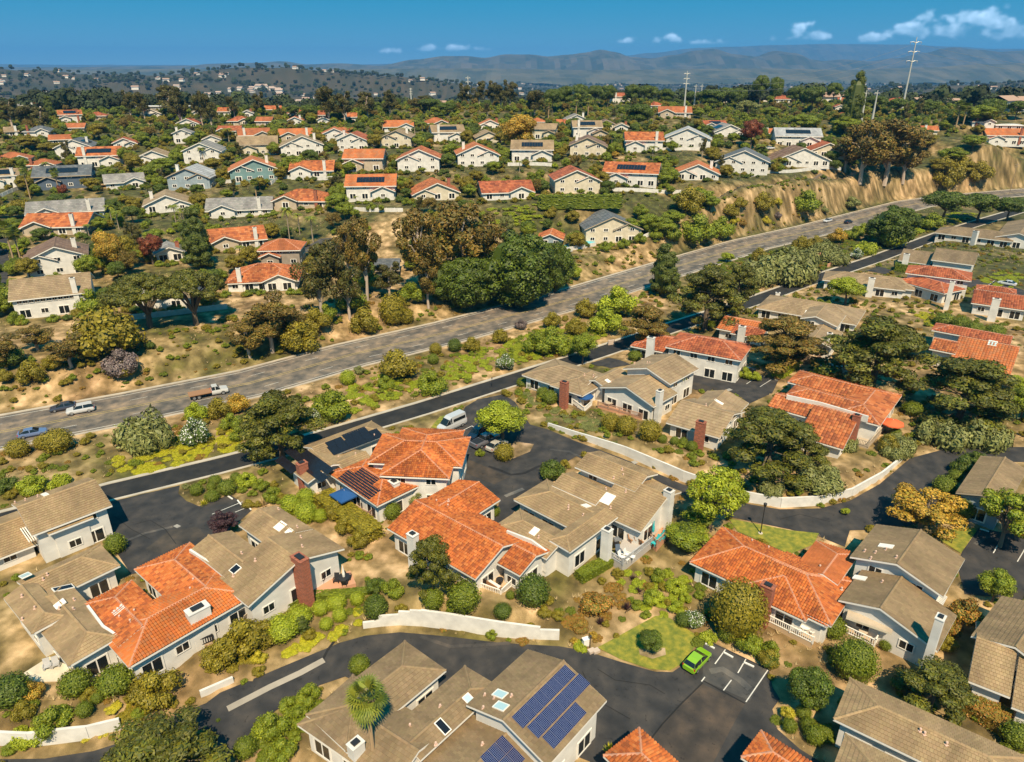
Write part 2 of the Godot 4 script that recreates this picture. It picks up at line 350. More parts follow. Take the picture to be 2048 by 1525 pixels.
func ground(x: float, z: float) -> float:
	var h := base_height(x, z)
	var far := -z
	var away := sqrt(x * x + z * z)
	if away > 620.0:
		var hill := 0.0
		for m: Vector4 in BLUFFS:
			var ax := (x - m.x) / m.z
			var az := (z - m.y) / (m.z * 0.4)
			hill += m.w * clampf(1.6 * exp(-ax * ax - az * az), 0.0, 1.0)
		var low := -48.0 + hill + rolling.get_noise_2d(x, z) * 26.0
		h = lerpf(h, low, smoothstep(620.0, 1150.0, away))
	if away < 600.0:
		for w: Array in WALLS:
			var c: Vector4 = w[0]
			if x < c.x or x > c.y or z < c.z or z > c.w:
				continue
			h += wall_rise(w[1], x, z)
		var r := on_line(MAIN, x, z)
		if r.x < 34.0:
			h = lerpf(r.y, h, smoothstep(0.0, 1.0, clampf((r.x - 9.0) / (20.0 if z < -130.0 - 0.75 * (x + 110.0) else 8.0), 0.0, 1.0)))
		r = on_line(SIDE, x, z)
		if r.x < 20.0:
			h = lerpf(r.y, h, smoothstep(0.0, 1.0, clampf((r.x - 3.4) / 5.0, 0.0, 1.0)))
	return h


func wall_rise(line: Array, x: float, z: float) -> float:
	# ground held up behind a retaining wall, fading back into the slope
	var best := 1e9
	var side := 0.0
	var rise := 0.0
	for i in line.size() - 1:
		var a: Vector3 = line[i]
		var b: Vector3 = line[i + 1]
		var dx := b.x - a.x
		var dz := b.z - a.z
		var raw := ((x - a.x) * dx + (z - a.z) * dz) / (dx * dx + dz * dz)
		var t := clampf(raw, 0.0, 1.0)
		var ex := x - a.x - dx * t
		var ez := z - a.z - dz * t
		var d := ex * ex + ez * ez
		if d < best:
			best = d
			side = dx * ez - dz * ex
			rise = a.y + (b.y - a.y) * t
			if (i == 0 and raw < 0.0) or (i == line.size() - 2 and raw > 1.0):
				rise *= exp(-d / 6.0)
	if side > 0.0:
		return 0.0
	best = sqrt(best)
	return rise * smoothstep(0.4, 1.6, best) * (1.0 - smoothstep(2.0, 13.0, best))


func spread(from: float, to: float, step: float, grow: float, far_end: float) -> PackedFloat32Array:
	var out := PackedFloat32Array()
	var x := from
	while x < to:
		out.append(x)
		x += step
	while x < far_end:
		out.append(x)
		step *= grow
		x += step
	out.append(far_end)
	return out


func make_ground() -> void:
	var right := spread(0.0, 262.0, 1.5, 1.06, 11000.0)
	var xs := PackedFloat32Array()
	for i in range(right.size() - 1, 0, -1):
		xs.append(-right[i])
	xs.append_array(right)
	var zs := spread(25.0, 400.0, 1.45, 1.03, 15000.0)
	var v := PackedVector3Array()
	var n := PackedVector3Array()
	var c := PackedColorArray()
	var t := PackedVector2Array()
	var idx := PackedInt32Array()
	var w := xs.size()
	for f in zs:
		for x in xs:
			v.append(Vector3(x, ground(x, -f), -f))
			t.append(Vector2(x, -f) / 14.0)
	for j in zs.size():
		for i in w:
			var k := j * w + i
			var gx := v[k + (1 if i < w - 1 else 0)] - v[k - (1 if i > 0 else 0)]
			var gz := v[k + (w if j < zs.size() - 1 else 0)] - v[k - (w if j > 0 else 0)]
			var m := gx.cross(gz).normalized()
			m = m if m.y > 0 else -m
			n.append(m)
			c.append(soil(v[k], m))
			if i < w - 1 and j < zs.size() - 1:
				idx.append_array([k, k + w, k + 1, k + 1, k + w, k + w + 1])
	var arrays := []
	arrays.resize(Mesh.ARRAY_MAX)
	arrays[Mesh.ARRAY_VERTEX] = v
	arrays[Mesh.ARRAY_NORMAL] = n
	arrays[Mesh.ARRAY_COLOR] = c
	arrays[Mesh.ARRAY_TEX_UV] = t
	arrays[Mesh.ARRAY_INDEX] = idx
	var m := ArrayMesh.new()
	m.add_surface_from_arrays(Mesh.PRIMITIVE_TRIANGLES, arrays)
	struct("terrain", m, mats.ground)


func soil(p: Vector3, m: Vector3) -> Color:
	var away := sqrt(p.x * p.x + p.z * p.z)
	var a := fine.get_noise_3d(p.x * 2.0, p.y * 3.0, p.z * 2.0)
	var b := fine.get_noise_3d(p.x * 0.5 + 900.0, p.y * 0.8, p.z * 0.5)
	var tan_ := Color(0.8, 0.555, 0.275)
	var dry := Color(0.42, 0.265, 0.115)
	var green := Color(0.17, 0.165, 0.028)
	var col := tan_.lerp(dry, clampf(0.5 + a * 1.9, 0, 1))
	var veg := 0.0
	if away > 900.0:
		veg = 0.8 - clampf((0.93 - m.y) * 9.0, 0.0, 0.7) + b * 0.5
		green = Color(0.055, 0.065, 0.03)
		col = Color(0.3, 0.2, 0.12)
	elif away > 240.0:
		veg = 0.9 + b * 0.9 + a * 0.5 - clampf((0.9 - m.y) * 3.0, 0.0, 0.5)
		green = Color(0.12, 0.125, 0.024)
	else:
		veg = 0.3 + b * 1.1 + a * 0.6
	return col.lerp(green, clampf(veg, 0.0, 1.0))


func inside(poly: PackedVector2Array, p: Vector2) -> bool:
	return Geometry2D.is_point_in_polygon(p, poly)


func sheet(called: String, poly: Array, mat: Material, col: Color, lift := 0.06, step := 1.3, uv := 14.0) -> MeshInstance3D:
	# a draped piece of paving or planting over the terrain
	var pts := PackedVector2Array()
	for i in poly.size():
		var a: Vector2 = poly[i]
		var b: Vector2 = poly[(i + 1) % poly.size()]
		var k := maxi(1, int(a.distance_to(b) / step))
		for q in k:
			pts.append(a.lerp(b, float(q) / k))
	var edge := pts.duplicate()
	pavements.append(edge)
	var lo := pts[0]
	var hi := pts[0]
	for p in pts:
		lo = lo.min(p)
		hi = hi.max(p)
	var y := lo.y + step * 0.5
	var odd := false
	while y < hi.y:
		var x := lo.x + (step * 0.5 if odd else 0.0)
		while x < hi.x:
			var p := Vector2(x, y)
			if inside(edge, p):
				var near := false
				for e in edge:
					if e.distance_squared_to(p) < step * step * 0.2:
						near = true
						break
				if not near:
					pts.append(p)
			x += step
		y += step
		odd = not odd
	var tri := Geometry2D.triangulate_delaunay(pts)
	var s := Shape.new()
	var h := PackedVector3Array()
	for p in pts:
		h.append(Vector3(p.x, ground(p.x, p.y) + lift, p.y))
	for i in range(0, tri.size(), 3):
		var a := h[tri[i]]
		var b := h[tri[i + 1]]
		var c := h[tri[i + 2]]
		var mid := (a + b + c) / 3.0
		if not inside(edge, Vector2(mid.x, mid.z)):
			continue
		if (b - a).cross(c - a).y < 0:
			s.tri(a, c, b, col)
		else:
			s.tri(a, b, c, col)
	for i in s.v.size():
		s.t[i] = Vector2(s.v[i].x, s.v[i].z) / uv
	return struct(called, s.mesh(), mat)


func along(line: Array, step: float) -> PackedVector3Array:
	# resampled centre line: x, z and the distance travelled in y
	var out := PackedVector3Array()
	var run := 0.0
	for i in line.size() - 1:
		var a := Vector2(line[i].x, line[i].z if line[i] is Vector3 else line[i].y)
		var b := Vector2(line[i + 1].x, line[i + 1].z if line[i + 1] is Vector3 else line[i + 1].y)
		var k := maxi(1, int(a.distance_to(b) / step))
		for q in k:
			var p := a.lerp(b, float(q) / k)
			out.append(Vector3(p.x, run + a.distance_to(b) * q / k, p.y))
		run += a.distance_to(b)
		if i == line.size() - 2:
			out.append(Vector3(b.x, run, b.y))
	return out


func ribbon(called: String, line: Array, from: float, to: float, mat: Material, col: Color, lift: float, high := 0.0, step := 1.6, dash := Vector2.ZERO, level := 0.0) -> MeshInstance3D:
	# a strip beside a centre line, from one offset to another; high gives it a kerb's thickness
	var p := along(line, step)
	var s := Shape.new()
	var cross := maxi(1, int(absf(to - from) / 1.8))
	var rows := []
	for i in p.size():
		var d := (p[mini(i + 1, p.size() - 1)] - p[maxi(i - 1, 0)])
		d.y = 0
		d = d.normalized()
		var side := Vector3(-d.z, 0, d.x)
		var row := PackedVector3Array()
		for k in cross + 1:
			var q := p[i] + side * lerpf(from, to, float(k) / cross)
			q.y = ground(q.x, q.z) + lift + high + level
			row.append(q)
		rows.append(row)
	for i in p.size() - 1:
		if dash.x > 0.0 and fmod(p[i].y, dash.x + dash.y) > dash.x:
			continue
		for k in cross:
			s.quad(rows[i][k + 1], rows[i][k], rows[i + 1][k], rows[i + 1][k + 1], col)
		if high > 0.0:
			var down := Vector3(0, -high - 0.3, 0)
			s.quad(rows[i][0], rows[i][0] + down, rows[i + 1][0] + down, rows[i + 1][0], col)
			s.quad(rows[i + 1][cross], rows[i + 1][cross] + down, rows[i][cross] + down, rows[i][cross], col)
	for i in range(0, s.v.size(), 3):
		if s.n[i].y < -0.1:
			for k in 3:
				s.n[i + k] = -s.n[i + k]
			var q := s.v[i + 1]
			s.v[i + 1] = s.v[i + 2]
			s.v[i + 2] = q
	for i in s.v.size():
		s.t[i] = Vector2(s.v[i].x, s.v[i].z) / 14.0
	return struct(called, s.mesh(), mat)


# ---------------------------------------------------------------- buildings

const ROOFS := {
	"orange": [[0.49, 0.14, 0.028], [0.43, 0.112, 0.022], [0.47, 0.135, 0.03], [0.45, 0.12, 0.025], [0.51, 0.17, 0.045], [0.28, 0.075, 0.02], [0.34, 0.085, 0.02]],
	"orange_plain": [[0.4, 0.115, 0.03], [0.44, 0.13, 0.036]],
	"orange_warm": [[0.52, 0.15, 0.03], [0.5, 0.135, 0.028], [0.46, 0.16, 0.05]],
	"red": [[0.42, 0.105, 0.032], [0.36, 0.088, 0.028], [0.45, 0.128, 0.042], [0.39, 0.096, 0.03], [0.25, 0.06, 0.022]],
	"tan": [[0.31, 0.212, 0.11], [0.29, 0.198, 0.102], [0.33, 0.228, 0.12]],
	"tan_dark": [[0.235, 0.164, 0.087], [0.215, 0.15, 0.08], [0.25, 0.175, 0.095]],
	"grey": [[0.25, 0.235, 0.215], [0.22, 0.21, 0.195], [0.28, 0.26, 0.24]],
	"pale": [[0.38, 0.39, 0.4], [0.33, 0.34, 0.35]],
	"slate": [[0.115, 0.13, 0.145], [0.095, 0.11, 0.125], [0.14, 0.15, 0.16]],
	"brown": [[0.2, 0.115, 0.07], [0.17, 0.095, 0.06], [0.23, 0.14, 0.09]],
	"white": [[0.7, 0.7, 0.68]],
}


func pick(list: Array) -> Color:
	var q: Array = list[rng.randi() % list.size()]
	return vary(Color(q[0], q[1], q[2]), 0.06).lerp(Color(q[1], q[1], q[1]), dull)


func roof_face(s: Shape, poly: Array, style: String, tw: float, tl: float, barrel: bool) -> void:
	# courses of tiles over one roof plane; poly begins with its two eave corners
	var e0: Vector3 = poly[0]
	var u: Vector3 = (poly[1] - e0).normalized()
	var top: Vector3 = poly[2]
	var up: Vector3 = (top - e0) - u * (top - e0).dot(u)
	var rise := up.length()
	if rise < 0.05:
		return
	up /= rise
	var m := u.cross(up)
	if m.y < 0:
		m = -m
	var flat := PackedVector2Array()
	for p: Vector3 in poly:
		flat.append(Vector2((p - e0).dot(u), (p - e0).dot(up)))
	var tones: Array = ROOFS[style]
	var lo := 0.0
	var hi := 0.0
	for q in flat:
		hi = maxf(hi, q.y)
	var y := lo
	var row := 0
	var streak := fine
	while y < hi - 0.02:
		var y1 := minf(y + tl, hi)
		var mid := (y + y1) * 0.5
		var a := 1e9
		var b := -1e9
		for i in flat.size():
			var p := flat[i]
			var q := flat[(i + 1) % flat.size()]
			if absf(p.y - q.y) < 1e-5:
				continue
			var t := (mid - p.y) / (q.y - p.y)
			if t >= 0.0 and t <= 1.0:
				a = minf(a, lerpf(p.x, q.x, t))
				b = maxf(b, lerpf(p.x, q.x, t))
		if b - a > 0.08:
			var x := a
			var first := ceilf(a / tw - 0.001) * tw
			if not barrel and row % 2:
				first = (floorf(a / tw) + 0.5) * tw
				if first <= a + 0.01:
					first += tw
			var next := first if first > a + 0.02 else a + tw
			var pa := e0 + up * y + m * 0.06
			var pb := e0 + up * (y1 + 0.01) + m * 0.012
			while x < b - 0.02:
				var x1 := minf(next, b)
				var col := pick(tones)
				var wear := 0.93 + 0.42 * streak.get_noise_3d((e0.x + u.x * x) * 5.0, y * 1.5 + e0.y * 7.0, (e0.z + u.z * x) * 5.0)
				col = Color(col.r * wear, col.g * wear, col.b * wear)
				if barrel:
					var l0 := pa + u * x
					var r0 := pa + u * x1
					var l1 := pb + u * x
					var r1 := pb + u * x1
					var w := x1 - x
					var k := m * minf(0.12, w * 0.36)
					var c0 := l0 + u * (w * 0.3) + k
					var d0 := l0 + u * (w * 0.7) + k
					var c1 := l1 + u * (w * 0.3) + k * 0.8
					var d1 := l1 + u * (w * 0.7) + k * 0.8
					s.quad(l0, c0, c1, l1, col)
					s.quad(c0, d0, d1, c1, col)
					s.quad(d0, r0, r1, d1, col)
				else:
					s.quad(pa + u * (x + 0.008), pa + u * (x1 - 0.008), pb + u * (x1 - 0.008), pb + u * (x + 0.008), col)
				x = x1
				next = x1 + tw
			# the lip of the course
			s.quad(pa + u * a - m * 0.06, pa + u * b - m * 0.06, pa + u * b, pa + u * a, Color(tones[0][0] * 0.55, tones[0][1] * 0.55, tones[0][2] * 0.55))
		y = y1
		row += 1
	# the deck under the tiles
	for i in range(1, poly.size() - 1):
		var q0: Vector3 = poly[0] - m * 0.01
		var q1: Vector3 = poly[i] - m * 0.01
		var q2: Vector3 = poly[i + 1] - m * 0.01
		if (q1 - q0).cross(q2 - q0).y < 0:
			s.tri(q0, q2, q1, Color(tones[0][0] * 0.8, tones[0][1] * 0.8, tones[0][2] * 0.8))
		else:
			s.tri(q0, q1, q2, Color(tones[0][0] * 0.8, tones[0][1] * 0.8, tones[0][2] * 0.8))


func caps(s: Shape, a: Vector3, b: Vector3, style: String, piece: float) -> void:
	var run := a.distance_to(b)
	if run < 0.3:
		return
	var d := (b - a) / run
	var side := d.cross(Vector3.UP).normalized()
	var up := side.cross(d)
	var k := maxi(1, int(run / piece))
	for i in k:
		var p := a.lerp(b, float(i) / k)
		var q := a.lerp(b, float(i + 1) / k)
		var col := pick(ROOFS[style])
		if style.begins_with("orange") or style == "red":
			col = col.lerp(Color(0.6, 0.42, 0.33), 0.35)
		var w := side * 0.17
		var h0 := up * 0.15
		var h1 := up * 0.11
		var l := up * 0.02
		s.quad(p + w + l, q + w + l, q + h1 + w * 0.3, p + h0 + w * 0.3, col)
		s.quad(p + h0 + w * 0.3, q + h1 + w * 0.3, q + h1 - w * 0.3, p + h0 - w * 0.3, col)
		s.quad(p + h0 - w * 0.3, q + h1 - w * 0.3, q - w + l, p - w + l, col)
		s.quad(p - w, p + w, p + w * 0.3 + h0, p - w * 0.3 + h0, col)


class Block:
	var a: Vector3
	var b: Vector3
	var d: Vector3
	var n: Vector3
	var wp: float
	var wm: float
	var k: float
	var ha: float
	var hb: float
	var floor_y: float
	var base_y: float
	var over := 0.65

	func _init(r: Array, base: float) -> void:
		a = Vector3(r[0], r[4], r[1])
		b = Vector3(r[2], r[4], r[3])
		d = b - a
		d = d.normalized() if d.length() > 0.01 else Vector3.RIGHT
		n = Vector3(-d.z, 0, d.x)
		wp = r[5]
		wm = r[6]
		k = r[7]
		ha = r[8]
		hb = r[9]
		base_y = base

	func corner(at_a: bool, plus: bool) -> Vector3:
		var w := wp if plus else wm
		var p := (a - d * ha) if at_a else (b + d * hb)
		return p + n * (w if plus else -w) - Vector3(0, k * w, 0)

	func holds(p: Vector3, margin := 0.0) -> bool:
		var q := p - a
		var s := q.dot(d)
		var t := q.dot(n)
		return s > -ha + over - margin and s < a.distance_to(b) + hb - over + margin and t < wp - over + margin and t > -wm + over - margin and p.y < a.y


func house(called: String, label: String, category: String, group: String, base: float, roof: String, wall: String, rows: Array, level := 2) -> Node3D:
	# level 2 near, 1 middle distance, 0 far
	last_rows = rows
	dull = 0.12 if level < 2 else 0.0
	var blocks: Array[Block] = []
	for r: Array in rows:
		blocks.append(Block.new(r, base))
	var o := thing(called, label, category, Vector3(blocks[0].a.x, base, blocks[0].a.z), group)
	var shift := Transform3D(Basis(), -o.position)
	var warm := roof.begins_with("orange") or roof == "red"
	var tw: float = [0.9, 0.55, 0.33][level]
	var tl: float = [1.1, 0.7, 0.42][level]
	var trim: StandardMaterial3D = mats.trim if warm or wall == "white" else mats.eave
	var made := 0
	for bl in blocks:
		var s := Shape.new()
		var pa := bl.corner(true, true)
		var ma := bl.corner(true, false)
		var pb := bl.corner(false, true)
		var mb := bl.corner(false, false)
		var style := roof
		if rows[made].size() > 10:
			style = rows[made][10]
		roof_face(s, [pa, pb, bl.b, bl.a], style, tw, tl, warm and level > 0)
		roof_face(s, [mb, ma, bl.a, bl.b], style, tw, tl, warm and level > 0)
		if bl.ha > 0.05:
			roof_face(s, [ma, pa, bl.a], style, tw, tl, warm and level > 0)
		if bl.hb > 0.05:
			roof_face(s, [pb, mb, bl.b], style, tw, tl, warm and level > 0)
		if level > 0:
			caps(s, bl.a, bl.b, style, tl)
			if bl.ha > 0.05:
				caps(s, pa, bl.a, style, tl)
				caps(s, ma, bl.a, style, tl)
			if bl.hb > 0.05:
				caps(s, pb, bl.b, style, tl)
				caps(s, mb, bl.b, style, tl)
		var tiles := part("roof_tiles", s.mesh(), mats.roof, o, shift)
		tiles.set_meta("kind", "stuff")
		# fascia boards and soffit
		var f := Shape.new()
		var rim := [pa, pb]
		rim.append_array([mb] if bl.hb > 0.05 else [bl.b, mb])
		rim.append(ma)
		if bl.ha <= 0.05:
			rim.append(bl.a)
		var deep := Vector3(0, -0.24 if level > 0 else -0.3, 0)
		for i in rim.size():
			var p: Vector3 = rim[i]
			var q: Vector3 = rim[(i + 1) % rim.size()]
			var out: Vector3 = (q - p).cross(Vector3.UP).normalized() * 0.02
			f.quad(p + deep + out, q + deep + out, q + out, p + out)
			f.quad(q + deep, p + deep, p, q)
			f.quad(p + deep, q + deep, q + deep + out, p + deep + out)
		f.quad(pa + deep * 0.9, bl.a + deep * 0.9, bl.b + deep * 0.9, pb + deep * 0.9)
		f.quad(mb + deep * 0.9, bl.b + deep * 0.9, bl.a + deep * 0.9, ma + deep * 0.9)
		part("fascia", f.mesh(), trim, o, shift)
		# walls up to the roof plane
		var w := Shape.new()
		var ov := bl.over
		var run := bl.a.distance_to(bl.b)
		var s0 := -bl.ha + ov
		var s1 := run + bl.hb - ov
		var t0 := -bl.wm + ov
		var t1 := bl.wp - ov
		var at := func(ss: float, tt: float, y: float) -> Vector3: return Vector3(bl.a.x, 0, bl.a.z) + bl.d * ss + bl.n * tt + Vector3(0, y, 0)
		var yp := bl.a.y - bl.k * (bl.wp - ov) - 0.06
		var ym := bl.a.y - bl.k * (bl.wm - ov) - 0.06
		var low := bl.base_y - 1.2
		w.quad(at.call(s1, t1, low), at.call(s0, t1, low), at.call(s0, t1, yp), at.call(s1, t1, yp))
		w.quad(at.call(s0, t0, low), at.call(s1, t0, low), at.call(s1, t0, ym), at.call(s0, t0, ym))
		for e in 2:
			var ss: float = s0 if e == 0 else s1
			var hip: bool = (bl.ha if e == 0 else bl.hb) > 0.05
			var p0: Vector3 = at.call(ss, t1 if e == 0 else t0, low)
			var p1: Vector3 = at.call(ss, t0 if e == 0 else t1, low)
			var q0: Vector3 = at.call(ss, t1 if e == 0 else t0, yp if e == 0 else ym)
			var q1: Vector3 = at.call(ss, t0 if e == 0 else t1, ym if e == 0 else yp)
			w.quad(p0, p1, q1, q0)
			if not hip:
				w.tri(q0, q1, at.call(ss, 0.0, bl.a.y - 0.08))
		for i in range(0, w.v.size(), 3):
			w.t[i] = Vector2.ZERO
		part("wall", w.mesh(), mats[wall], o, shift)
		# windows and glass doors on the walls in view
		for side in 4:
			var c0: Vector3
			var c1: Vector3
			var topy: float
			if side == 0:
				c0 = at.call(s1, t1, 0.0); c1 = at.call(s0, t1, 0.0); topy = yp
			elif side == 1:
				c0 = at.call(s0, t0, 0.0); c1 = at.call(s1, t0, 0.0); topy = ym
			elif side == 2:
				c0 = at.call(s0, t1, 0.0); c1 = at.call(s0, t0, 0.0); topy = minf(yp, ym)
			else:
				c0 = at.call(s1, t0, 0.0); c1 = at.call(s1, t1, 0.0); topy = minf(yp, ym)
			var along_ := c1 - c0
			var len_ := along_.length()
			if len_ < 2.4:
				continue
			along_ /= len_
			var face := Vector3(along_.z, 0, -along_.x)
			var mid := (c0 + c1) * 0.5
			if face.dot((mid - bl.a) * Vector3(1, 0, 1)) < 0:
				face = -face
			if face.dot((Vector3(EYE.x, 0, EYE.z) - mid).normalized()) < 0.12:
				continue
			var storeys := 2 if topy - bl.base_y > 4.6 else 1
			for st in storeys:
				var sill := bl.base_y + 2.9 * st
				if topy - sill < 1.9:
					continue
				var many := maxi(1, int(len_ / (3.4 if level > 0 else 3.9)))
				for i in many:
					var kind := "window"
					if st == 0 and rng.randf() < (0.6 if level > 0 else 0.4):
						kind = "glass_door"
					var ww := 1.6 if kind == "window" else 2.3
					if ww > len_ / many - 0.3:
						ww = len_ / many * 0.75
					var c := c0 + along_ * (len_ * (i + 0.5) / many)
					var hh := 2.05 if kind == "glass_door" else 1.15
					var bottom := sill + (0.08 if kind == "glass_door" else 0.85)
					if bottom + hh > topy - 0.1:
						hh = topy - 0.12 - bottom
					if hh < 0.5:
						continue
					var hid := false
					for other in blocks:
						if other != bl and other.holds(c + face * 0.3 + Vector3(0, bottom + hh * 0.5, 0), 0.4):
							hid = true
					if hid:
						continue
					c.y = bottom
					pane(o, kind, c - o.position, along_, face, ww, hh, level)
		made += 1
	return o


func pane(o: Node3D, kind: String, at: Vector3, u: Vector3, out: Vector3, w: float, h: float, level: int, glass := "glass") -> void:
	var frame := window_mesh(level)
	var x := Transform3D(Basis(u * w, Vector3.UP * h, out), at + out * 0.01)
	var f := part(kind, frame[0], mats.trim, o, x)
	var g := MeshInstance3D.new()
	g.name = "pane"
	g.mesh = frame[1]
	g.material_override = mats[glass]
	f.add_child(g, true)


func window_mesh(level: int) -> Array:
	if not unit_meshes.has(level):
		var s := Shape.new()
		var g := Shape.new()
		var t := 0.06 if level > 0 else 0.09
		var d := 0.07
		s.box(Vector3(-0.5 - t * 0.5, -t * 0.5, 0), Vector3(-0.5 + t, 1 + t * 0.5, d))
		s.box(Vector3(0.5 - t, -t * 0.5, 0), Vector3(0.5 + t * 0.5, 1 + t * 0.5, d))
		s.box(Vector3(-0.5 + t, -t * 0.5, 0), Vector3(0.5 - t, t, d))
		s.box(Vector3(-0.5 + t, 1 - t, 0), Vector3(0.5 - t, 1 + t * 0.5, d))
		s.box(Vector3(-t * 0.45, t, 0), Vector3(t * 0.45, 1 - t, d * 0.8))
		g.quad(Vector3(-0.5 + t, t, 0.02), Vector3(0.5 - t, t, 0.02), Vector3(0.5 - t, 1 - t, 0.02), Vector3(-0.5 + t, 1 - t, 0.02))
		unit_meshes[level] = [s.mesh(), g.mesh()]
	return unit_meshes[level]


func chimney(o: Node3D, x: float, z: float, low: float, high: float, w: float, d: float, yaw: float, mat: String) -> void:
	var s := Shape.new()
	s.box(Vector3(-w / 2, low - high, -d / 2), Vector3(w / 2, -0.12, d / 2))
	s.box(Vector3(-w / 2 - 0.06, -0.12, -d / 2 - 0.06), Vector3(w / 2 + 0.06, 0.0, d / 2 + 0.06))
	var c := part("chimney", s.mesh(), mats[mat], o, Transform3D(Basis(Vector3.UP, yaw), Vector3(x, high, z) - o.position))
	var k := Shape.new()
	k.box(Vector3(-w * 0.28, 0.0, -d * 0.3), Vector3(w * 0.28, 0.16, d * 0.3))
	part("cap", k.mesh(), mats.black, c)


func on_roof(at: Vector3, u: Vector3, n: Vector3) -> Transform3D:
	return Transform3D(Basis(u, n, u.cross(n)), at)


func slope(i: int, at: Vector3) -> Array:
	# eave direction and normal of the roof slope of the last house's block i that holds a point
	var r: Array = last_rows[i]
	var u := Vector3(r[2] - r[0], 0, r[3] - r[1]).normalized() if Vector2(r[2] - r[0], r[3] - r[1]).length() > 0.01 else Vector3.RIGHT
	var n := Vector3(-u.z, 0, u.x)
	var s := 1.0 if n.dot(at - Vector3(r[0], 0, r[1])) > 0 else -1.0
	return [u, Vector3(n.x * s * r[7], 1, n.z * s * r[7]).normalized()]


func skylight(o: Node3D, at: Vector3, i: int, w: float, l: float, glass := "sky_glass") -> void:
	var u: Vector3 = slope(i, at)[0]
	var n: Vector3 = slope(i, at)[1]
	var s := Shape.new()
	s.box(Vector3(-w / 2, 0, -l / 2), Vector3(w / 2, 0.14, -l / 2 + 0.09))
	s.box(Vector3(-w / 2, 0, l / 2 - 0.09), Vector3(w / 2, 0.14, l / 2))
	s.box(Vector3(-w / 2, 0, -l / 2 + 0.09), Vector3(-w / 2 + 0.09, 0.14, l / 2 - 0.09))
	s.box(Vector3(w / 2 - 0.09, 0, -l / 2 + 0.09), Vector3(w / 2, 0.14, l / 2 - 0.09))
	var f := part("skylight", s.mesh(), mats.trim, o, on_roof(at - o.position, u, n))
	var g := Shape.new()
	g.box(Vector3(-w / 2 + 0.09, 0.02, -l / 2 + 0.09), Vector3(w / 2 - 0.09, 0.11, l / 2 - 0.09))
	part("pane", g.mesh(), mats[glass], f)


func vents(o: Node3D, flat: Array) -> void:
	if not unit_meshes.has("vent"):
		var s := Shape.new()
		s.box(Vector3(-0.16, -0.02, -0.16), Vector3(0.16, 0.05, 0.16))
		s.tube([Vector3(0, 0, 0), Vector3(0, 0.3, 0)], [0.08, 0.08], 7)
		s.tube([Vector3(0, 0.3, 0), Vector3(0, 0.4, 0)], [0.13, 0.1], 7)
		unit_meshes.vent = s.mesh()
	for i in range(0, flat.size(), 3):
		part("vent_pipe", unit_meshes.vent, mats.pipe, o, Transform3D(Basis(), Vector3(flat[i], flat[i + 1], flat[i + 2]) - o.position))


func panels(o: Node3D, at: Vector3, k: int, cols: int, rows: int, w: float, l: float, mat: String) -> void:
	# solar modules laid on one roof plane, centred on a point; each one a part of its own
	var key := "panel%s%d%d" % [mat, int(w * 100), int(l * 100)]
	if not unit_meshes.has(key):
		var s := Shape.new()
		var a := Vector3(-w / 2 + 0.02, 0.1, -l / 2 + 0.02)
		var b := Vector3(w / 2 - 0.02, 0.15, l / 2 - 0.02)
		s.quad_uv(Vector3(a.x, b.y, b.z), Vector3(b.x, b.y, b.z), Vector3(b.x, b.y, a.z), Vector3(a.x, b.y, a.z))
		for q in [[a.x, a.z, b.x, a.z], [b.x, a.z, b.x, b.z], [b.x, b.z, a.x, b.z], [a.x, b.z, a.x, a.z]]:
			s.quad(Vector3(q[0], a.y, q[1]), Vector3(q[0], b.y, q[1]), Vector3(q[2], b.y, q[3]), Vector3(q[2], a.y, q[3]))
		for i in range(6, s.t.size()):
			s.t[i] = Vector2(0.002, 0.002)
		unit_meshes[key] = s.mesh()
	var x := on_roof(at - o.position, slope(k, at)[0], slope(k, at)[1])
	for i in cols:
		for j in rows:
			var p := x * Vector3((i - (cols - 1) * 0.5) * w, 0, (j - (rows - 1) * 0.5) * l)
			part("solar_panel", unit_meshes[key], mats[mat], o, Transform3D(x.basis, p))


func parapet(o: Node3D, pts: Array, high: float, thick := 0.28) -> void:
	# a white party wall that follows the roofs
	var s := Shape.new()
	for i in pts.size() - 1:
		var p: Vector3 = pts[i] - o.position
		var q: Vector3 = pts[i + 1] - o.position
		var d := (q - p).normalized()
		var e := Vector3(-d.z, 0, d.x).normalized() * thick * 0.5
		var low := Vector3(0, -high, 0)
		s.quad(p - e + low, q - e + low, q - e, p - e)
		s.quad(q + e + low, p + e + low, p + e, q + e)
		s.quad(p - e, q - e, q + e, p + e)
		s.quad(p + e + low, p - e + low, p - e, p + e)
		s.quad(q - e + low, q + e + low, q + e, q - e)
	part("party_wall", s.mesh(), mats.white, o)


func deck(o: Node3D, poly: Array, y: float, mat: String, rails: Array, rail := "trim", drop := 1.4) -> void:
	# a raised terrace with its railings: posts and rails are parts, the thin balusters one part
	var s := Shape.new()
	var flat := PackedVector2Array(poly)
	var tri := Geometry2D.triangulate_polygon(flat)
	var p3 := []
	for q in flat:
		p3.append(Vector3(q.x, y, q.y) - o.position)
	for i in range(0, tri.size(), 3):
		var a: Vector3 = p3[tri[i]]
		var b: Vector3 = p3[tri[i + 1]]
		var c: Vector3 = p3[tri[i + 2]]
		if (b - a).cross(c - a).y < 0:
			s.tri(a, c, b)
		else:
			s.tri(a, b, c)
	for i in p3.size():
		var a: Vector3 = p3[i]
		var b: Vector3 = p3[(i + 1) % p3.size()]
		var low := Vector3(0, -drop, 0)
		s.quad(a + low, b + low, b, a)
	part("deck", s.mesh(), mats[mat], o)
	for r: Array in rails:
		railing(o, p3[r[0]], p3[r[1]], rail)


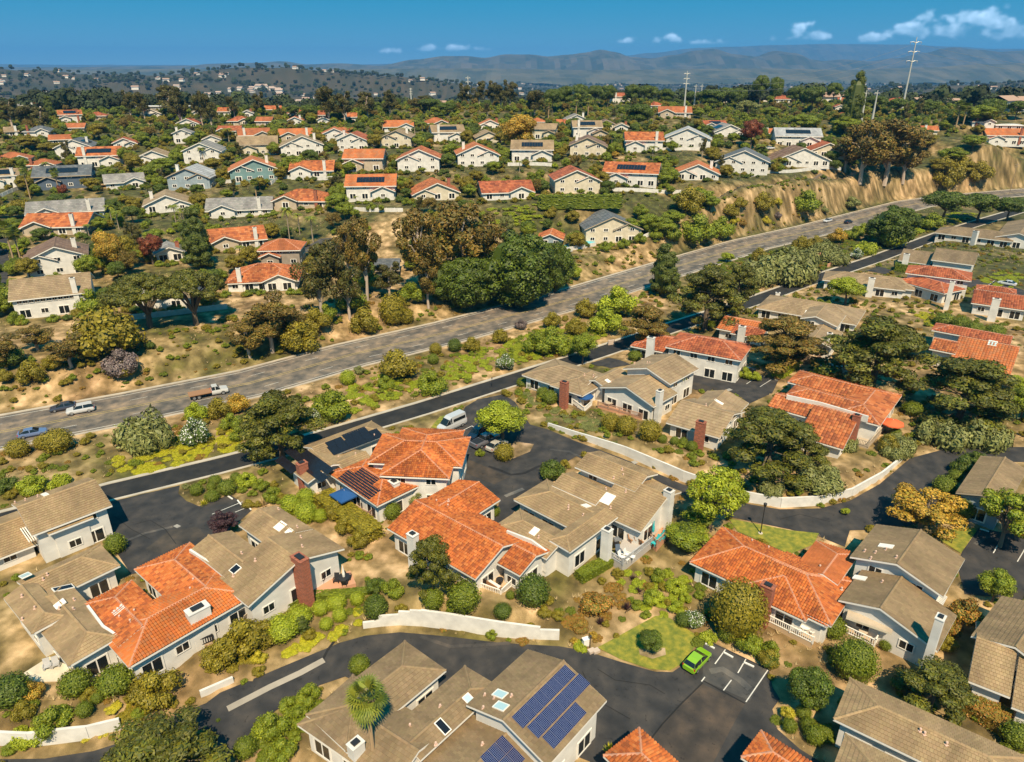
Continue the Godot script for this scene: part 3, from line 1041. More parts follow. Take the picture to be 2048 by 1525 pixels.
func railing(o: Node3D, a: Vector3, b: Vector3, mat: String, high := 1.0) -> void:
	var run := a.distance_to(b)
	if run < 0.3:
		return
	var d := (b - a) / run
	var x := Transform3D(Basis(d, Vector3.UP, d.cross(Vector3.UP)), a)
	var top := Shape.new()
	top.box(Vector3(0, high - 0.09, -0.07), Vector3(run, high, 0.07))
	part("rail", top.mesh(), mats[mat], o, x)
	var low := Shape.new()
	low.box(Vector3(0, 0.08, -0.05), Vector3(run, 0.16, 0.05))
	part("rail", low.mesh(), mats[mat], o, x)
	var k := maxi(1, int(run / 1.9))
	for i in k + 1:
		var p := Shape.new()
		p.box(Vector3(-0.08, -0.05, -0.08), Vector3(0.08, high + 0.04, 0.08))
		part("post", p.mesh(), mats[mat], o, x.translated_local(Vector3(run * i / k, 0, 0)))
	var bal := Shape.new()
	var m := int(run / 0.24)
	for i in range(1, m):
		bal.box(Vector3(run * i / m - 0.045, 0.16, -0.03), Vector3(run * i / m + 0.045, high - 0.09, 0.03))
	if m > 1:
		part("balustrade", bal.mesh(), mats[mat], o, x).set_meta("kind", "stuff")


func pergola(o: Node3D, a: Vector3, b: Vector3, c: Vector3, slats: int, mat := "trim") -> void:
	# open slatted roof over a court: a to b is the slats' length, a to c the row of slats
	for i in slats:
		var p := a.lerp(c, (i + 0.5) / slats) - o.position
		var q := b + (c - a) * ((i + 0.5) / slats) - o.position
		var d := q - p
		var s := Shape.new()
		s.box(Vector3(0, 0, -0.06), Vector3(d.length(), 0.14, 0.06))
		var e := d.normalized()
		var side := e.cross(Vector3.UP).normalized()
		part("slat", s.mesh(), mats[mat], o, Transform3D(Basis(e, side.cross(e), side), p))


func pts(flat: Array) -> Array:
	var out := []
	for i in range(0, flat.size(), 2):
		out.append(Vector2(flat[i], flat[i + 1]))
	return out


func condo(label: String, base: float, roof: String, wall: String, rows: Array, level: int) -> Node3D:
	for r: Array in rows:
		built.append(Vector3((r[0] + r[2]) * 0.5, Vector2(r[0] - r[2], r[1] - r[3]).length() * 0.5 + 4.0, (r[1] + r[3]) * 0.5))
	return house("condominium", label, "house", "condominiums of the hillside complex", base, roof, wall, rows, level)


func villa(label: String, x: float, z: float, y: float, yaw: float, w: float, d: float, kind: String, storeys: int, roof: String, wall: String, flag: int, level: int) -> void:
	# a detached hillside house: main roof, a wing, solar modules and a chimney where it has them
	built.append(Vector3(x, maxf(w, d) * 0.55 + 0.5, z))
	var ux := Vector3(cos(yaw), 0, sin(yaw))
	var uz := Vector3(-sin(yaw), 0, cos(yaw))
	var c := Vector3(x, 0, z)
	var k := 0.04 if flag & 8 else 0.42
	var eave := 2.4 if storeys == 1 else 4.7
	var s := -1.0 if flag & 4 else 1.0
	var rows := []
	var half: float
	var run: float
	if kind == "f":
		half = w / 2 + 0.6
		run = d / 2 + 0.6
		var a := c - uz * run
		var b := c + uz * run
		rows.append([a.x, a.z, b.x, b.z, y + eave + k * half, half, half, k, 0.0, 0.0])
		if w > 10.0:
			var h2 := w * 0.26 + 0.6
			var c2 := c + ux * s * w * 0.3 + uz * 1.3
			a = c2 - uz * run * 0.7
			b = c2 + uz * run * 0.8
			rows.append([a.x, a.z, b.x, b.z, y + eave - 0.5 + k * h2, h2, h2, k, 0.0, 0.0])
	else:
		half = d / 2 + 0.6
		run = w / 2 + 0.6
		var hip := half if kind == "h" or (flag & 32 and storeys == 1) else 0.0
		var a := c - ux * (run - hip)
		var b := c + ux * (run - hip)
		rows.append([a.x, a.z, b.x, b.z, y + eave + k * half, half, half, k, hip, hip])
		if w > 10.0 and not flag & 24:
			var h2 := d * 0.3 + 0.3
			var c2 := c + ux * s * w * 0.25 + uz * (d / 2 + 0.8)
			a = c2 - uz * d * 0.5
			b = c2 + uz * 0.6
			rows.append([a.x, a.z, b.x, b.z, y + (2.6 if storeys == 1 else 2.9) + k * h2, h2, h2, k, 0.0, 0.0])
	var h := house("house", label, "house", "houses across the highway", y, roof, wall, rows, level)
	for i in 9:
		var across := rng.randf_range(-0.6, 0.6) * w
		var q := c + ux * across + uz * (d * 0.5 + rng.randf_range(1.6, 4.5))
		footings.append(Vector3(q.x, rng.randf_range(1.2, 2.4), q.z))
	for i in 4:
		var e := -1.0 if i % 2 else 1.0
		var q := c + ux * e * (w * 0.5 + rng.randf_range(2.5, 5.0)) + uz * rng.randf_range(-d * 0.6, d * 0.5)
		footings.append(Vector3(q.x, rng.randf_range(3.6, 7.0), q.z))
	var r: Array = rows[0]
	var pa := Vector3(r[0], r[4], r[1])
	var pb := Vector3(r[2], r[4], r[3])
	if flag & 1:
		var u := (pb - pa).normalized()
		var n := Vector3(-u.z, 0, u.x)
		var q := 1.0 if n.dot(-c) > 0 else -1.0
		var m := Vector3(n.x * q * k, 1, n.z * q * k).normalized()
		var at := (pa + pb) * 0.5 + n * q * half * 0.5 - Vector3(0, k * half * 0.5, 0)
		panels(h, at + m * 0.06, 0, maxi(3, int(pa.distance_to(pb) * 0.55 / 1.1)), 2, 1.1, 1.75, "thermal")
	if flag & 2:
		var at := c - ux * s * w * 0.32 + uz * d * (0.1 if kind == "f" else 0.5)
		chimney(h, at.x, at.z, y, r[4] + 0.7, 1.1, 0.8, -yaw, "brick" if flag & 32 else "white")
	if flag & 16:
		var at := c + uz * (d / 2 + 0.02) - ux * w * 0.45
		for i in 12:
			pane(h, "window", at + ux * (w * 0.9 * (i + 0.5) / 12.0) + Vector3(0, y + 3.6, 0) - h.position, ux, uz, 1.0, 1.2, level)




# ---------------------------------------------------------------- plants

const GREENS := {
	"pine": [[0.0964, 0.104, 0.0061], [0.0699, 0.076, 0.00478], [0.131, 0.124, 0.00698], [0.0525, 0.0622, 0.00478]],
	"cypress": [[0.0757, 0.103, 0.00816], [0.053, 0.0726, 0.00654], [0.106, 0.127, 0.0102]],
	"dark": [[0.0705, 0.107, 0.00441], [0.0528, 0.0806, 0.00404], [0.105, 0.14, 0.00589]],
	"green": [[0.171, 0.21, 0.00655], [0.124, 0.165, 0.00545], [0.226, 0.252, 0.00798]],
	"bright": [[0.25, 0.294, 0.00819], [0.198, 0.245, 0.00728], [0.302, 0.338, 0.0136]],
	"olive": [[0.209, 0.168, 0.00714], [0.159, 0.134, 0.00641], [0.255, 0.202, 0.00896]],
	"gum": [[0.161, 0.106, 0.0137], [0.12, 0.0881, 0.0108], [0.21, 0.125, 0.0171], [0.0962, 0.0881, 0.0088]],
	"gumdark": [[0.0741, 0.0716, 0.00928], [0.0989, 0.0757, 0.0102], [0.0577, 0.062, 0.00832]],
	"gold": [[0.42, 0.24, 0.018], [0.34, 0.19, 0.016], [0.26, 0.2, 0.02], [0.46, 0.28, 0.03]],
	"red": [[0.2, 0.035, 0.014], [0.15, 0.03, 0.014], [0.24, 0.07, 0.02], [0.1, 0.05, 0.014]],
	"purple": [[0.05, 0.02, 0.026], [0.035, 0.016, 0.02], [0.07, 0.03, 0.032]],
	"grey": [[0.175, 0.189, 0.049], [0.137, 0.153, 0.0398], [0.214, 0.218, 0.0612]],
	"hedge": [[0.119, 0.154, 0.00428], [0.0878, 0.117, 0.00357], [0.159, 0.185, 0.005]],
	"lime": [[0.372, 0.36, 0.0091], [0.298, 0.3, 0.00819], [0.433, 0.38, 0.0136]],
	"yellow": [[0.5, 0.4, 0.02], [0.42, 0.35, 0.02], [0.3, 0.3, 0.02]],
	"rust": [[0.3, 0.13, 0.02], [0.22, 0.14, 0.018], [0.15, 0.14, 0.018], [0.36, 0.17, 0.02]],
	"dry": [[0.42, 0.3, 0.13], [0.34, 0.24, 0.1], [0.48, 0.36, 0.18]],
	"white": [[0.75, 0.75, 0.7], [0.09, 0.14, 0.02], [0.07, 0.11, 0.016], [0.12, 0.17, 0.03]],
	"twig": [[0.16, 0.11, 0.07], [0.13, 0.1, 0.06], [0.1, 0.1, 0.03]],
	"mauve": [[0.16, 0.12, 0.12], [0.12, 0.09, 0.08], [0.2, 0.16, 0.14]],
	"palm": [[0.141, 0.173, 0.00976], [0.0968, 0.133, 0.00872], [0.194, 0.209, 0.0136]],
}


func leafy(s: Shape, c: Vector3, r: Vector3, count: int, leaf: float, tones: Array, tone := 1.0, droop := 0.0, long_ := 1.0) -> void:
	# one clump: small leaf faces spread over and under the skin of an ellipsoid
	for i in count:
		var d := Vector3(rng.randfn(), rng.randfn() + 0.25, rng.randfn()).normalized()
		var p := c + d * r * rng.randf_range(0.72, 1.06)
		var m := (d + Vector3(rng.randfn(), rng.randfn(), rng.randfn()) * 0.42).normalized()
		var u := m.cross(Vector3(rng.randfn(), rng.randfn(), rng.randfn())).normalized()
		if droop > 0.0:
			u = (u + Vector3(0, -droop, 0)).normalized()
			m = u.cross(m).cross(u).normalized()
		var w := m.cross(u)
		var k := leaf * rng.randf_range(0.6, 1.3)
		var q: Array = tones[rng.randi() % tones.size()]
		var b := tone * rng.randf_range(0.78, 1.22)
		var col := Color(q[0] * b, q[1] * b, q[2] * b)
		u *= k * long_
		w *= k * 0.62
		s.quad(p - u, p + w, p + u, p - w, col)


func core(s: Shape, c: Vector3, r: Vector3, tones: Array) -> void:
	var q: Array = tones[tones.size() - 2]
	s.ball(c, r, Color(q[0], q[1], q[2]), 4, 7)


func proto(kind: String, variant: int) -> Dictionary:
	# each kind of plant at a standard size: crown, and trunk where it has one
	var key := "%s%d" % [kind, variant]
	if protos.has(key):
		return protos[key]
	var saved := rng.state
	rng.seed = hash(key)
	var crown := Shape.new()
	var trunk := Shape.new()
	var h := 10.0
	var bits := kind.split(":")
	var form := bits[0]
	var tones: Array = GREENS[bits[1]]
	var bark := Color(0.13, 0.1, 0.07)
	match form:
		"ball": # clipped round shrub, radius 1, centre 0.9 up
			h = 1.85
			core(crown, Vector3(0, 0.85, 0), Vector3(0.9, 0.88, 0.9), tones)
			leafy(crown, Vector3(0, 0.88, 0), Vector3(1, 0.97, 1), 2600, 0.062, tones)
		"bigball":
			h = 1.85
			core(crown, Vector3(0, 0.85, 0), Vector3(0.92, 0.9, 0.92), tones)
			leafy(crown, Vector3(0, 0.88, 0), Vector3(1, 0.97, 1), 5200, 0.042, tones)
		"bush": # loose shrub of several clumps
			h = 1.9
			for i in 9:
				var a := TAU * i / 8.0 + rng.randf()
				var far := 0.0 if i == 8 else rng.randf_range(0.45, 0.7)
				var r := rng.randf_range(0.34, 0.55)
				var c := Vector3(cos(a) * far, rng.randf_range(0.5, 0.95) if i < 8 else 1.3, sin(a) * far)
				core(crown, c, Vector3(r, r, r) * 0.72, tones)
				leafy(crown, c, Vector3(r, r * 0.95, r), 360, 0.062, tones, rng.randf_range(0.8, 1.2))
		"mat": # low spreading juniper or groundcover mound
			h = 0.8
			for i in 12:
				var a := TAU * i / 11.0 + rng.randf()
				var far := 0.0 if i == 11 else rng.randf_range(0.3, 0.85)
				var r := rng.randf_range(0.3, 0.48)
				var c := Vector3(cos(a) * far, 0.25, sin(a) * far)
				core(crown, c, Vector3(r, r * 0.7, r) * 0.8, tones)
				leafy(crown, c, Vector3(r, r * rng.randf_range(0.8, 1.25), r), 300, 0.055, tones, rng.randf_range(0.85, 1.15), 0.0, 1.6)
		"hedge": # clipped hedge: length 2 along x, width 1, height 1
			h = 1.0
			crown.box(Vector3(-0.97, 0, -0.45), Vector3(0.97, 0.93, 0.45), Color(tones[1][0], tones[1][1], tones[1][2]))
			for i in 2600:
				var p := Vector3(rng.randf_range(-1, 1), rng.randf_range(0, 1), rng.randf_range(-0.5, 0.5))
				var m := Vector3.UP
				var side := rng.randi() % 6
				if side < 3:
					p.y = 1.0
				elif side == 3:
					p.z = 0.5; m = Vector3.BACK
				elif side == 4:
					p.z = -0.5; m = Vector3.FORWARD
				else:
					p.x = signf(p.x); m = Vector3.RIGHT * p.x
				p += m * rng.randf_range(-0.07, 0.03)
				m = (m + Vector3(rng.randfn(), rng.randfn(), rng.randfn()) * 0.4).normalized()
				var u := m.cross(Vector3(rng.randfn(), rng.randfn(), rng.randfn())).normalized() * rng.randf_range(0.03, 0.06)
				var w := m.cross(u) * 0.7
				crown.quad(p - u, p + w, p + u, p - w, vary(Color(tones[i % 3][0], tones[i % 3][1], tones[i % 3][2]), 0.2))
		"tree": # round-headed broadleaf
			trunk.tube([Vector3.ZERO, Vector3(0.1, 2, 0), Vector3(0, 3.6, 0.1)], [0.28, 0.2, 0.15], 7, bark)
			for i in 26:
				var d := Vector3(rng.randfn(), rng.randfn() * 0.9 + 0.2, rng.randfn()).normalized()
				var c := Vector3(0, 6.0, 0) + d * Vector3(2.7, 2.5, 2.7) * rng.randf_range(0.65, 1.0)
				var r := rng.randf_range(1.0, 1.6)
				if i < 7:
					trunk.tube([Vector3(0, 3.4, 0), (c + Vector3(0, 3.4, 0)) * 0.5, c], [0.13, 0.09, 0.04], 5, bark)
				core(crown, c, Vector3(r, r * 0.9, r) * 0.66, tones)
				leafy(crown, c, Vector3(r, r * 0.85, r), 430, 0.155, tones, rng.randf_range(0.75, 1.2))
		"open": # airy tree, sky between its branches
			trunk.tube([Vector3.ZERO, Vector3(0.2, 2, 0.1), Vector3(0.1, 4.2, 0)], [0.3, 0.22, 0.16], 7, bark * 1.3)
			for i in 36:
				var d := Vector3(rng.randfn(), rng.randfn() * 0.8 + 0.3, rng.randfn()).normalized()
				var c := Vector3(0, 5.7, 0) + d * Vector3(3.5, 3.2, 3.5) * rng.randf_range(0.55, 1.1)
				trunk.tube([Vector3(0.1, rng.randf_range(2.4, 4.2), 0), (c + Vector3(0, 3.6, 0)) * 0.5, c], [0.12, 0.08, 0.03], 5, bark * 1.3)
				leafy(crown, c, Vector3(1, 0.85, 1) * rng.randf_range(0.8, 1.25), 260, 0.17, tones, rng.randf_range(0.8, 1.2))
		"pine": # ragged spreading conifer, plates of needles
			trunk.tube([Vector3.ZERO, Vector3(0.15, 4, 0), Vector3(0, 9.2, 0.1)], [0.34, 0.24, 0.05], 7, bark)
			for i in 46:
				var y := lerpf(1.8, 9.6, pow(rng.randf(), 0.8))
				var reach := (1.0 - pow(absf(y - 4.4) / 6.2, 1.7)) * 4.1
				var a := rng.randf() * TAU
				var far := reach * rng.randf_range(0.35, 1.05)
				var c := Vector3(cos(a) * far, y, sin(a) * far)
				var r := rng.randf_range(0.75, 1.25)
				trunk.tube([Vector3(0, maxf(y - 0.6, 0.8), 0), c], [0.08, 0.03], 4, bark)
				core(crown, c, Vector3(r, r * 0.6, r) * 0.55, tones)
				leafy(crown, c, Vector3(r, r * 0.62, r), 330, 0.13, tones, rng.randf_range(0.75, 1.3), 0.0, 1.5)
		"cone": # dense cypress
			trunk.tube([Vector3.ZERO, Vector3(0, 3, 0)], [0.3, 0.2], 7, bark)
			for i in 60:
				var y := rng.randf_range(0.7, 9.6)
				var reach := 2.7 * pow(clampf((10.0 - y) / 9.0, 0, 1), 0.55) * (0.75 + 0.25 * smoothstep(0.0, 2.5, y))
				var a := rng.randf() * TAU
				var far := reach * rng.randf_range(0.55, 0.95)
				var r := rng.randf_range(0.6, 0.95)
				var c := Vector3(cos(a) * far, y, sin(a) * far)
				core(crown, c, Vector3(r, r, r) * 0.7, tones)
				leafy(crown, c, Vector3(r, r * 0.8, r), 230, 0.125, tones, rng.randf_range(0.8, 1.2))
			core(crown, Vector3(0, 4.5, 0), Vector3(1.9, 4.4, 1.9), tones)
		"dense": # heavy fig-like crown down to the ground
			trunk.tube([Vector3.ZERO, Vector3(0, 4, 0)], [0.4, 0.25], 7, bark)
			for i in 60:
				var d := Vector3(rng.randfn(), rng.randfn(), rng.randfn()).normalized()
				var c := Vector3(0, 5.0, 0) + d * Vector3(3.6, 4.0, 3.6) * rng.randf_range(0.85, 1.0)
				var r := rng.randf_range(0.9, 1.4)
				core(crown, c, Vector3(r, r, r) * 0.66, tones)
				leafy(crown, c, Vector3(r, r * 0.85, r), 300, 0.165, tones, rng.randf_range(0.72, 1.2))
			core(crown, Vector3(0, 5.0, 0), Vector3(3.2, 3.8, 3.2), tones)
		"umbrella": # stone pine: flat wide crown on bare limbs
			trunk.tube([Vector3.ZERO, Vector3(0.2, 2.2, 0)], [0.5, 0.36], 8, bark)
			for i in 64:
				var a := rng.randf() * TAU
				var far := sqrt(rng.randf()) * 5.0
				var c := Vector3(cos(a) * far, 8.2 - far * far * 0.1 + rng.randf_range(-0.3, 0.3), sin(a) * far)
				var r := rng.randf_range(0.9, 1.5)
				if i % 3 == 0:
					trunk.tube([Vector3(0.2, 2.0, 0), Vector3(c.x * 0.4, 5.2, c.z * 0.4), c - Vector3(0, 0.5, 0)], [0.2, 0.14, 0.05], 5, bark)
				core(crown, c, Vector3(r, r * 0.55, r) * 0.75, tones)
				leafy(crown, c, Vector3(r, r * 0.62, r), 300, 0.15, tones, rng.randf_range(0.8, 1.2))
		"gum": # tall eucalyptus: pale leaning trunk, loose hanging clumps
			var pale := Color(0.42, 0.34, 0.27)
			trunk.tube([Vector3.ZERO, Vector3(0.2, 3, 0.1), Vector3(-0.1, 6.4, 0)], [0.26, 0.19, 0.11], 7, pale)
			for i in 24:
				var y := rng.randf_range(3.6, 9.4)
				var reach := 2.3 * (1.0 - pow(absf(y - 6.6) / 4.2, 2.0) * 0.7)
				var a := rng.randf() * TAU
				var far := reach * rng.randf_range(0.25, 1.0)
				var c := Vector3(cos(a) * far, y, sin(a) * far)
				var r := rng.randf_range(0.6, 1.1)
				trunk.tube([Vector3(0, clampf(y - 2.2, 2.4, 6.2), 0), (Vector3(0, y - 0.8, 0) + c) * 0.5, c], [0.1, 0.06, 0.02], 4, pale)
				leafy(crown, c, Vector3(r, r * 0.95, r), 300, 0.135, tones, rng.randf_range(0.75, 1.25), 0.5, 1.5)
		"fan": # Mexican fan palm
			var stem := Color(0.36, 0.25, 0.14)
			trunk.tube([Vector3.ZERO, Vector3(0.06, 4, 0), Vector3(0, 8.6, 0)], [0.24, 0.19, 0.2], 8, stem)
			for i in 46:
				var a := rng.randf() * TAU
				var lift := rng.randf_range(-0.9, 1.2)
				var d := Vector3(cos(a) * cos(lift), sin(lift), sin(a) * cos(lift))
				var c := Vector3(0, 8.7, 0) + d * rng.randf_range(0.8, 1.25)
				palm_fan(crown, Vector3(0, 8.6, 0), c, d, 1.0, tones)
			for i in 12:
				var a := rng.randf() * TAU
				var d := Vector3(cos(a) * 0.4, -0.9, sin(a) * 0.4).normalized()
				palm_fan(crown, Vector3(0, 8.4, 0), Vector3(0, 8.3, 0) + d * 0.6, d, 0.9, GREENS.dry)
		"feather": # feather palm
			var stem := Color(0.3, 0.24, 0.17)
			trunk.tube([Vector3.ZERO, Vector3(0.1, 4, 0), Vector3(0, 8.2, 0)], [0.22, 0.16, 0.16], 8, stem)
			for i in 20:
				var a := TAU * i / 20.0 + rng.randf() * 0.3
				palm_feather(crown, Vector3(0, 8.2, 0), a, rng.randf_range(0.1, 1.2), 2.6, tones)
		"spike": # yucca or flax: stiff blades
			h = 1.2
			for i in 70:
				var a := rng.randf() * TAU
				var lift := rng.randf_range(0.25, 1.4)
				var d := Vector3(cos(a) * cos(lift), sin(lift), sin(a) * cos(lift))
				var side := d.cross(Vector3.UP).normalized() * 0.05
				var q: Array = tones[i % tones.size()]
				var col := vary(Color(q[0], q[1], q[2]), 0.2)
				var tip := d * rng.randf_range(0.8, 1.15)
				crown.quad(side * 0.4, tip * 0.5 + side, tip, tip * 0.5 - side, col)
		"bare": # leafless shrub or small tree
			trunk.tube([Vector3.ZERO, Vector3(0, 2, 0)], [0.2, 0.14], 6, Color(0.25, 0.17, 0.11))
			for i in 60:
				var d := Vector3(rng.randfn(), absf(rng.randfn()) + 0.3, rng.randfn()).normalized()
				var b := Vector3(0, rng.randf_range(1.5, 4.5), 0) + d * 0.8
				trunk.tube([Vector3(0, rng.randf_range(0.8, 2), 0), b, b + d * rng.randf_range(2.5, 5.0)], [0.07, 0.05, 0.015], 4, Color(0.25, 0.17, 0.11))
			leafy(crown, Vector3(0, 5.5, 0), Vector3(3, 3.4, 3), 500, 0.16, tones)
	var out := {"crown": crown.mesh(mats.leaf), "h": h}
	if trunk.v.size():
		out.trunk = trunk.mesh(mats.bark)
	protos[key] = out
	rng.state = saved
	return out


func palm_fan(s: Shape, root: Vector3, c: Vector3, d: Vector3, size: float, tones: Array) -> void:
	var q: Array = tones[rng.randi() % tones.size()]
	var col := vary(Color(q[0], q[1], q[2]), 0.25)
	var side := d.cross(Vector3.UP).normalized()
	var up := side.cross(d).normalized()
	s.quad(root - side * 0.03, root + side * 0.03, c + side * 0.02, c - side * 0.02, col)
	for i in 11:
		var a := lerpf(-1.5, 1.5, i / 10.0)
		var e := (d * cos(a) + side * sin(a) + up * 0.1).normalized()
		var w := e.cross(up).normalized() * 0.075 * size
		var m := c + e * 0.6 * size
		var tip := c + e * 1.15 * size - Vector3(0, 0.28 * size, 0)
		s.tri(c, m + w, m - w, col)
		s.tri(m + w, tip, m - w, col)


func palm_feather(s: Shape, c: Vector3, a: float, lift: float, long_: float, tones: Array) -> void:
	var out := Vector3(cos(a), 0, sin(a))
	var side := Vector3(-sin(a), 0, cos(a))
	var q: Array = tones[rng.randi() % tones.size()]
	var prev := c
	for i in 9:
		var t := (i + 1) / 9.0
		var p := c + out * long_ * t * cos(lift * 0.6) + Vector3(0, long_ * (sin(lift) * t - 0.75 * t * t), 0)
		var col := vary(Color(q[0], q[1], q[2]), 0.2)
		var w := 0.75 * sin(PI * clampf(t * 0.85 + 0.1, 0, 1))
		for k in [-1.0, 1.0]:
			var tip: Vector3 = p + side * k * w - Vector3(0, 0.32 * w, 0) + out * 0.22
			s.tri(prev, p, tip, col)
		prev = p


func plant(called: String, kind: String, x: float, z: float, wide: float, high: float, label: String, category: String, group := "", turn := 0.0, long_ := 0.0) -> void:
	# wide is the crown's breadth, high the height in metres; long_ stretches a hedge
	var variant := absi(hash(label)) % 2 if kind.begins_with("tree") or kind.begins_with("pine") or kind.begins_with("gum") or kind.begins_with("bush") or kind.begins_with("open") else 0
	var p := proto(kind, variant)
	var form := kind.split(":")[0]
	var base: float = {"ball": 2.0, "bigball": 2.0, "bush": 2.1, "mat": 2.2, "hedge": 1.0, "tree": 7.6, "open": 8.6, "pine": 8.6, "cone": 5.8, "dense": 8.6, "umbrella": 11.6, "gum": 5.6, "fan": 4.2, "feather": 5.0, "spike": 2.0, "bare": 7.0}[form]
	var k := wide / base
	var s := Vector3(k if long_ == 0.0 else long_ / 2.0, high / p.h, k)
	var at := Vector3(x, ground(x, z) - 0.1, z)
	if turn == 0.0 and long_ == 0.0:
		turn = float(absi(hash(label)) % 628) / 100.0
	var b := Basis(Vector3.UP, turn) * Basis.from_scale(s)
	if p.has("trunk"):
		var o := thing(called, label, category, at, group)
		o.basis = b
		part("trunk", p.trunk, null, o)
		part("crown", p.crown, null, o)
	else:
		var o := part(called, p.crown, null, self, Transform3D(b, at))
		tag(o, label, category, group)


func scatter(called: String, poly: Array, kind: String, per_m2: float, size: float, high: float, label: String, category: String) -> void:
	# uncountable low planting over one area, as one object
	var p := proto(kind, 0)
	var pts := PackedVector2Array(poly)
	var lo := pts[0]
	var hi := pts[0]
	for q in pts:
		lo = lo.min(q)
		hi = hi.max(q)
	var where: Array[Transform3D] = []
	var n := int((hi.x - lo.x) * (hi.y - lo.y) * per_m2)
	for i in n:
		var q := Vector2(rng.randf_range(lo.x, hi.x), rng.randf_range(lo.y, hi.y))
		if not inside(pts, q):
			continue
		var k := size * rng.randf_range(0.6, 1.3)
		var at := Vector3(q.x, ground(q.x, q.y) - 0.06, q.y)
		where.append(Transform3D(Basis(Vector3.UP, rng.randf() * TAU) * Basis.from_scale(Vector3(k, high * rng.randf_range(0.6, 1.4), k)), at))
	copies(called, p.crown, where, label, category)


func copies(called: String, m: Mesh, where: Array[Transform3D], label: String, category: String, tints := PackedColorArray()) -> void:
	if where.is_empty():
		return
	var mm := MultiMesh.new()
	mm.transform_format = MultiMesh.TRANSFORM_3D
	if tints.size():
		mm.use_colors = true
	mm.mesh = m
	mm.instance_count = where.size()
	for i in where.size():
		mm.set_instance_transform(i, where[i])
		if tints.size():
			mm.set_instance_color(i, tints[i])
	var o := MultiMeshInstance3D.new()
	o.name = numbered(called)
	o.multimesh = mm
	add_child(o, true)
	o.set_meta("kind", "stuff")
	tag(o, label, category)


func tuft_mesh() -> ArrayMesh:
	if not unit_meshes.has("tuft"):
		var s := Shape.new()
		for i in 14:
			var a := rng.randf() * TAU
			var d := Vector3(cos(a), rng.randf_range(0.6, 1.6), sin(a)).normalized() * rng.randf_range(0.5, 1.0)
			var w := Vector3(-sin(a), 0, cos(a)) * 0.06
			var col := Color(0.42, 0.31, 0.15) * rng.randf_range(0.7, 1.2)
			s.tri(-w, w, d, col)
		unit_meshes.tuft = s.mesh(mats.leaf)
	return unit_meshes.tuft


# ---------------------------------------------------------------- vehicles

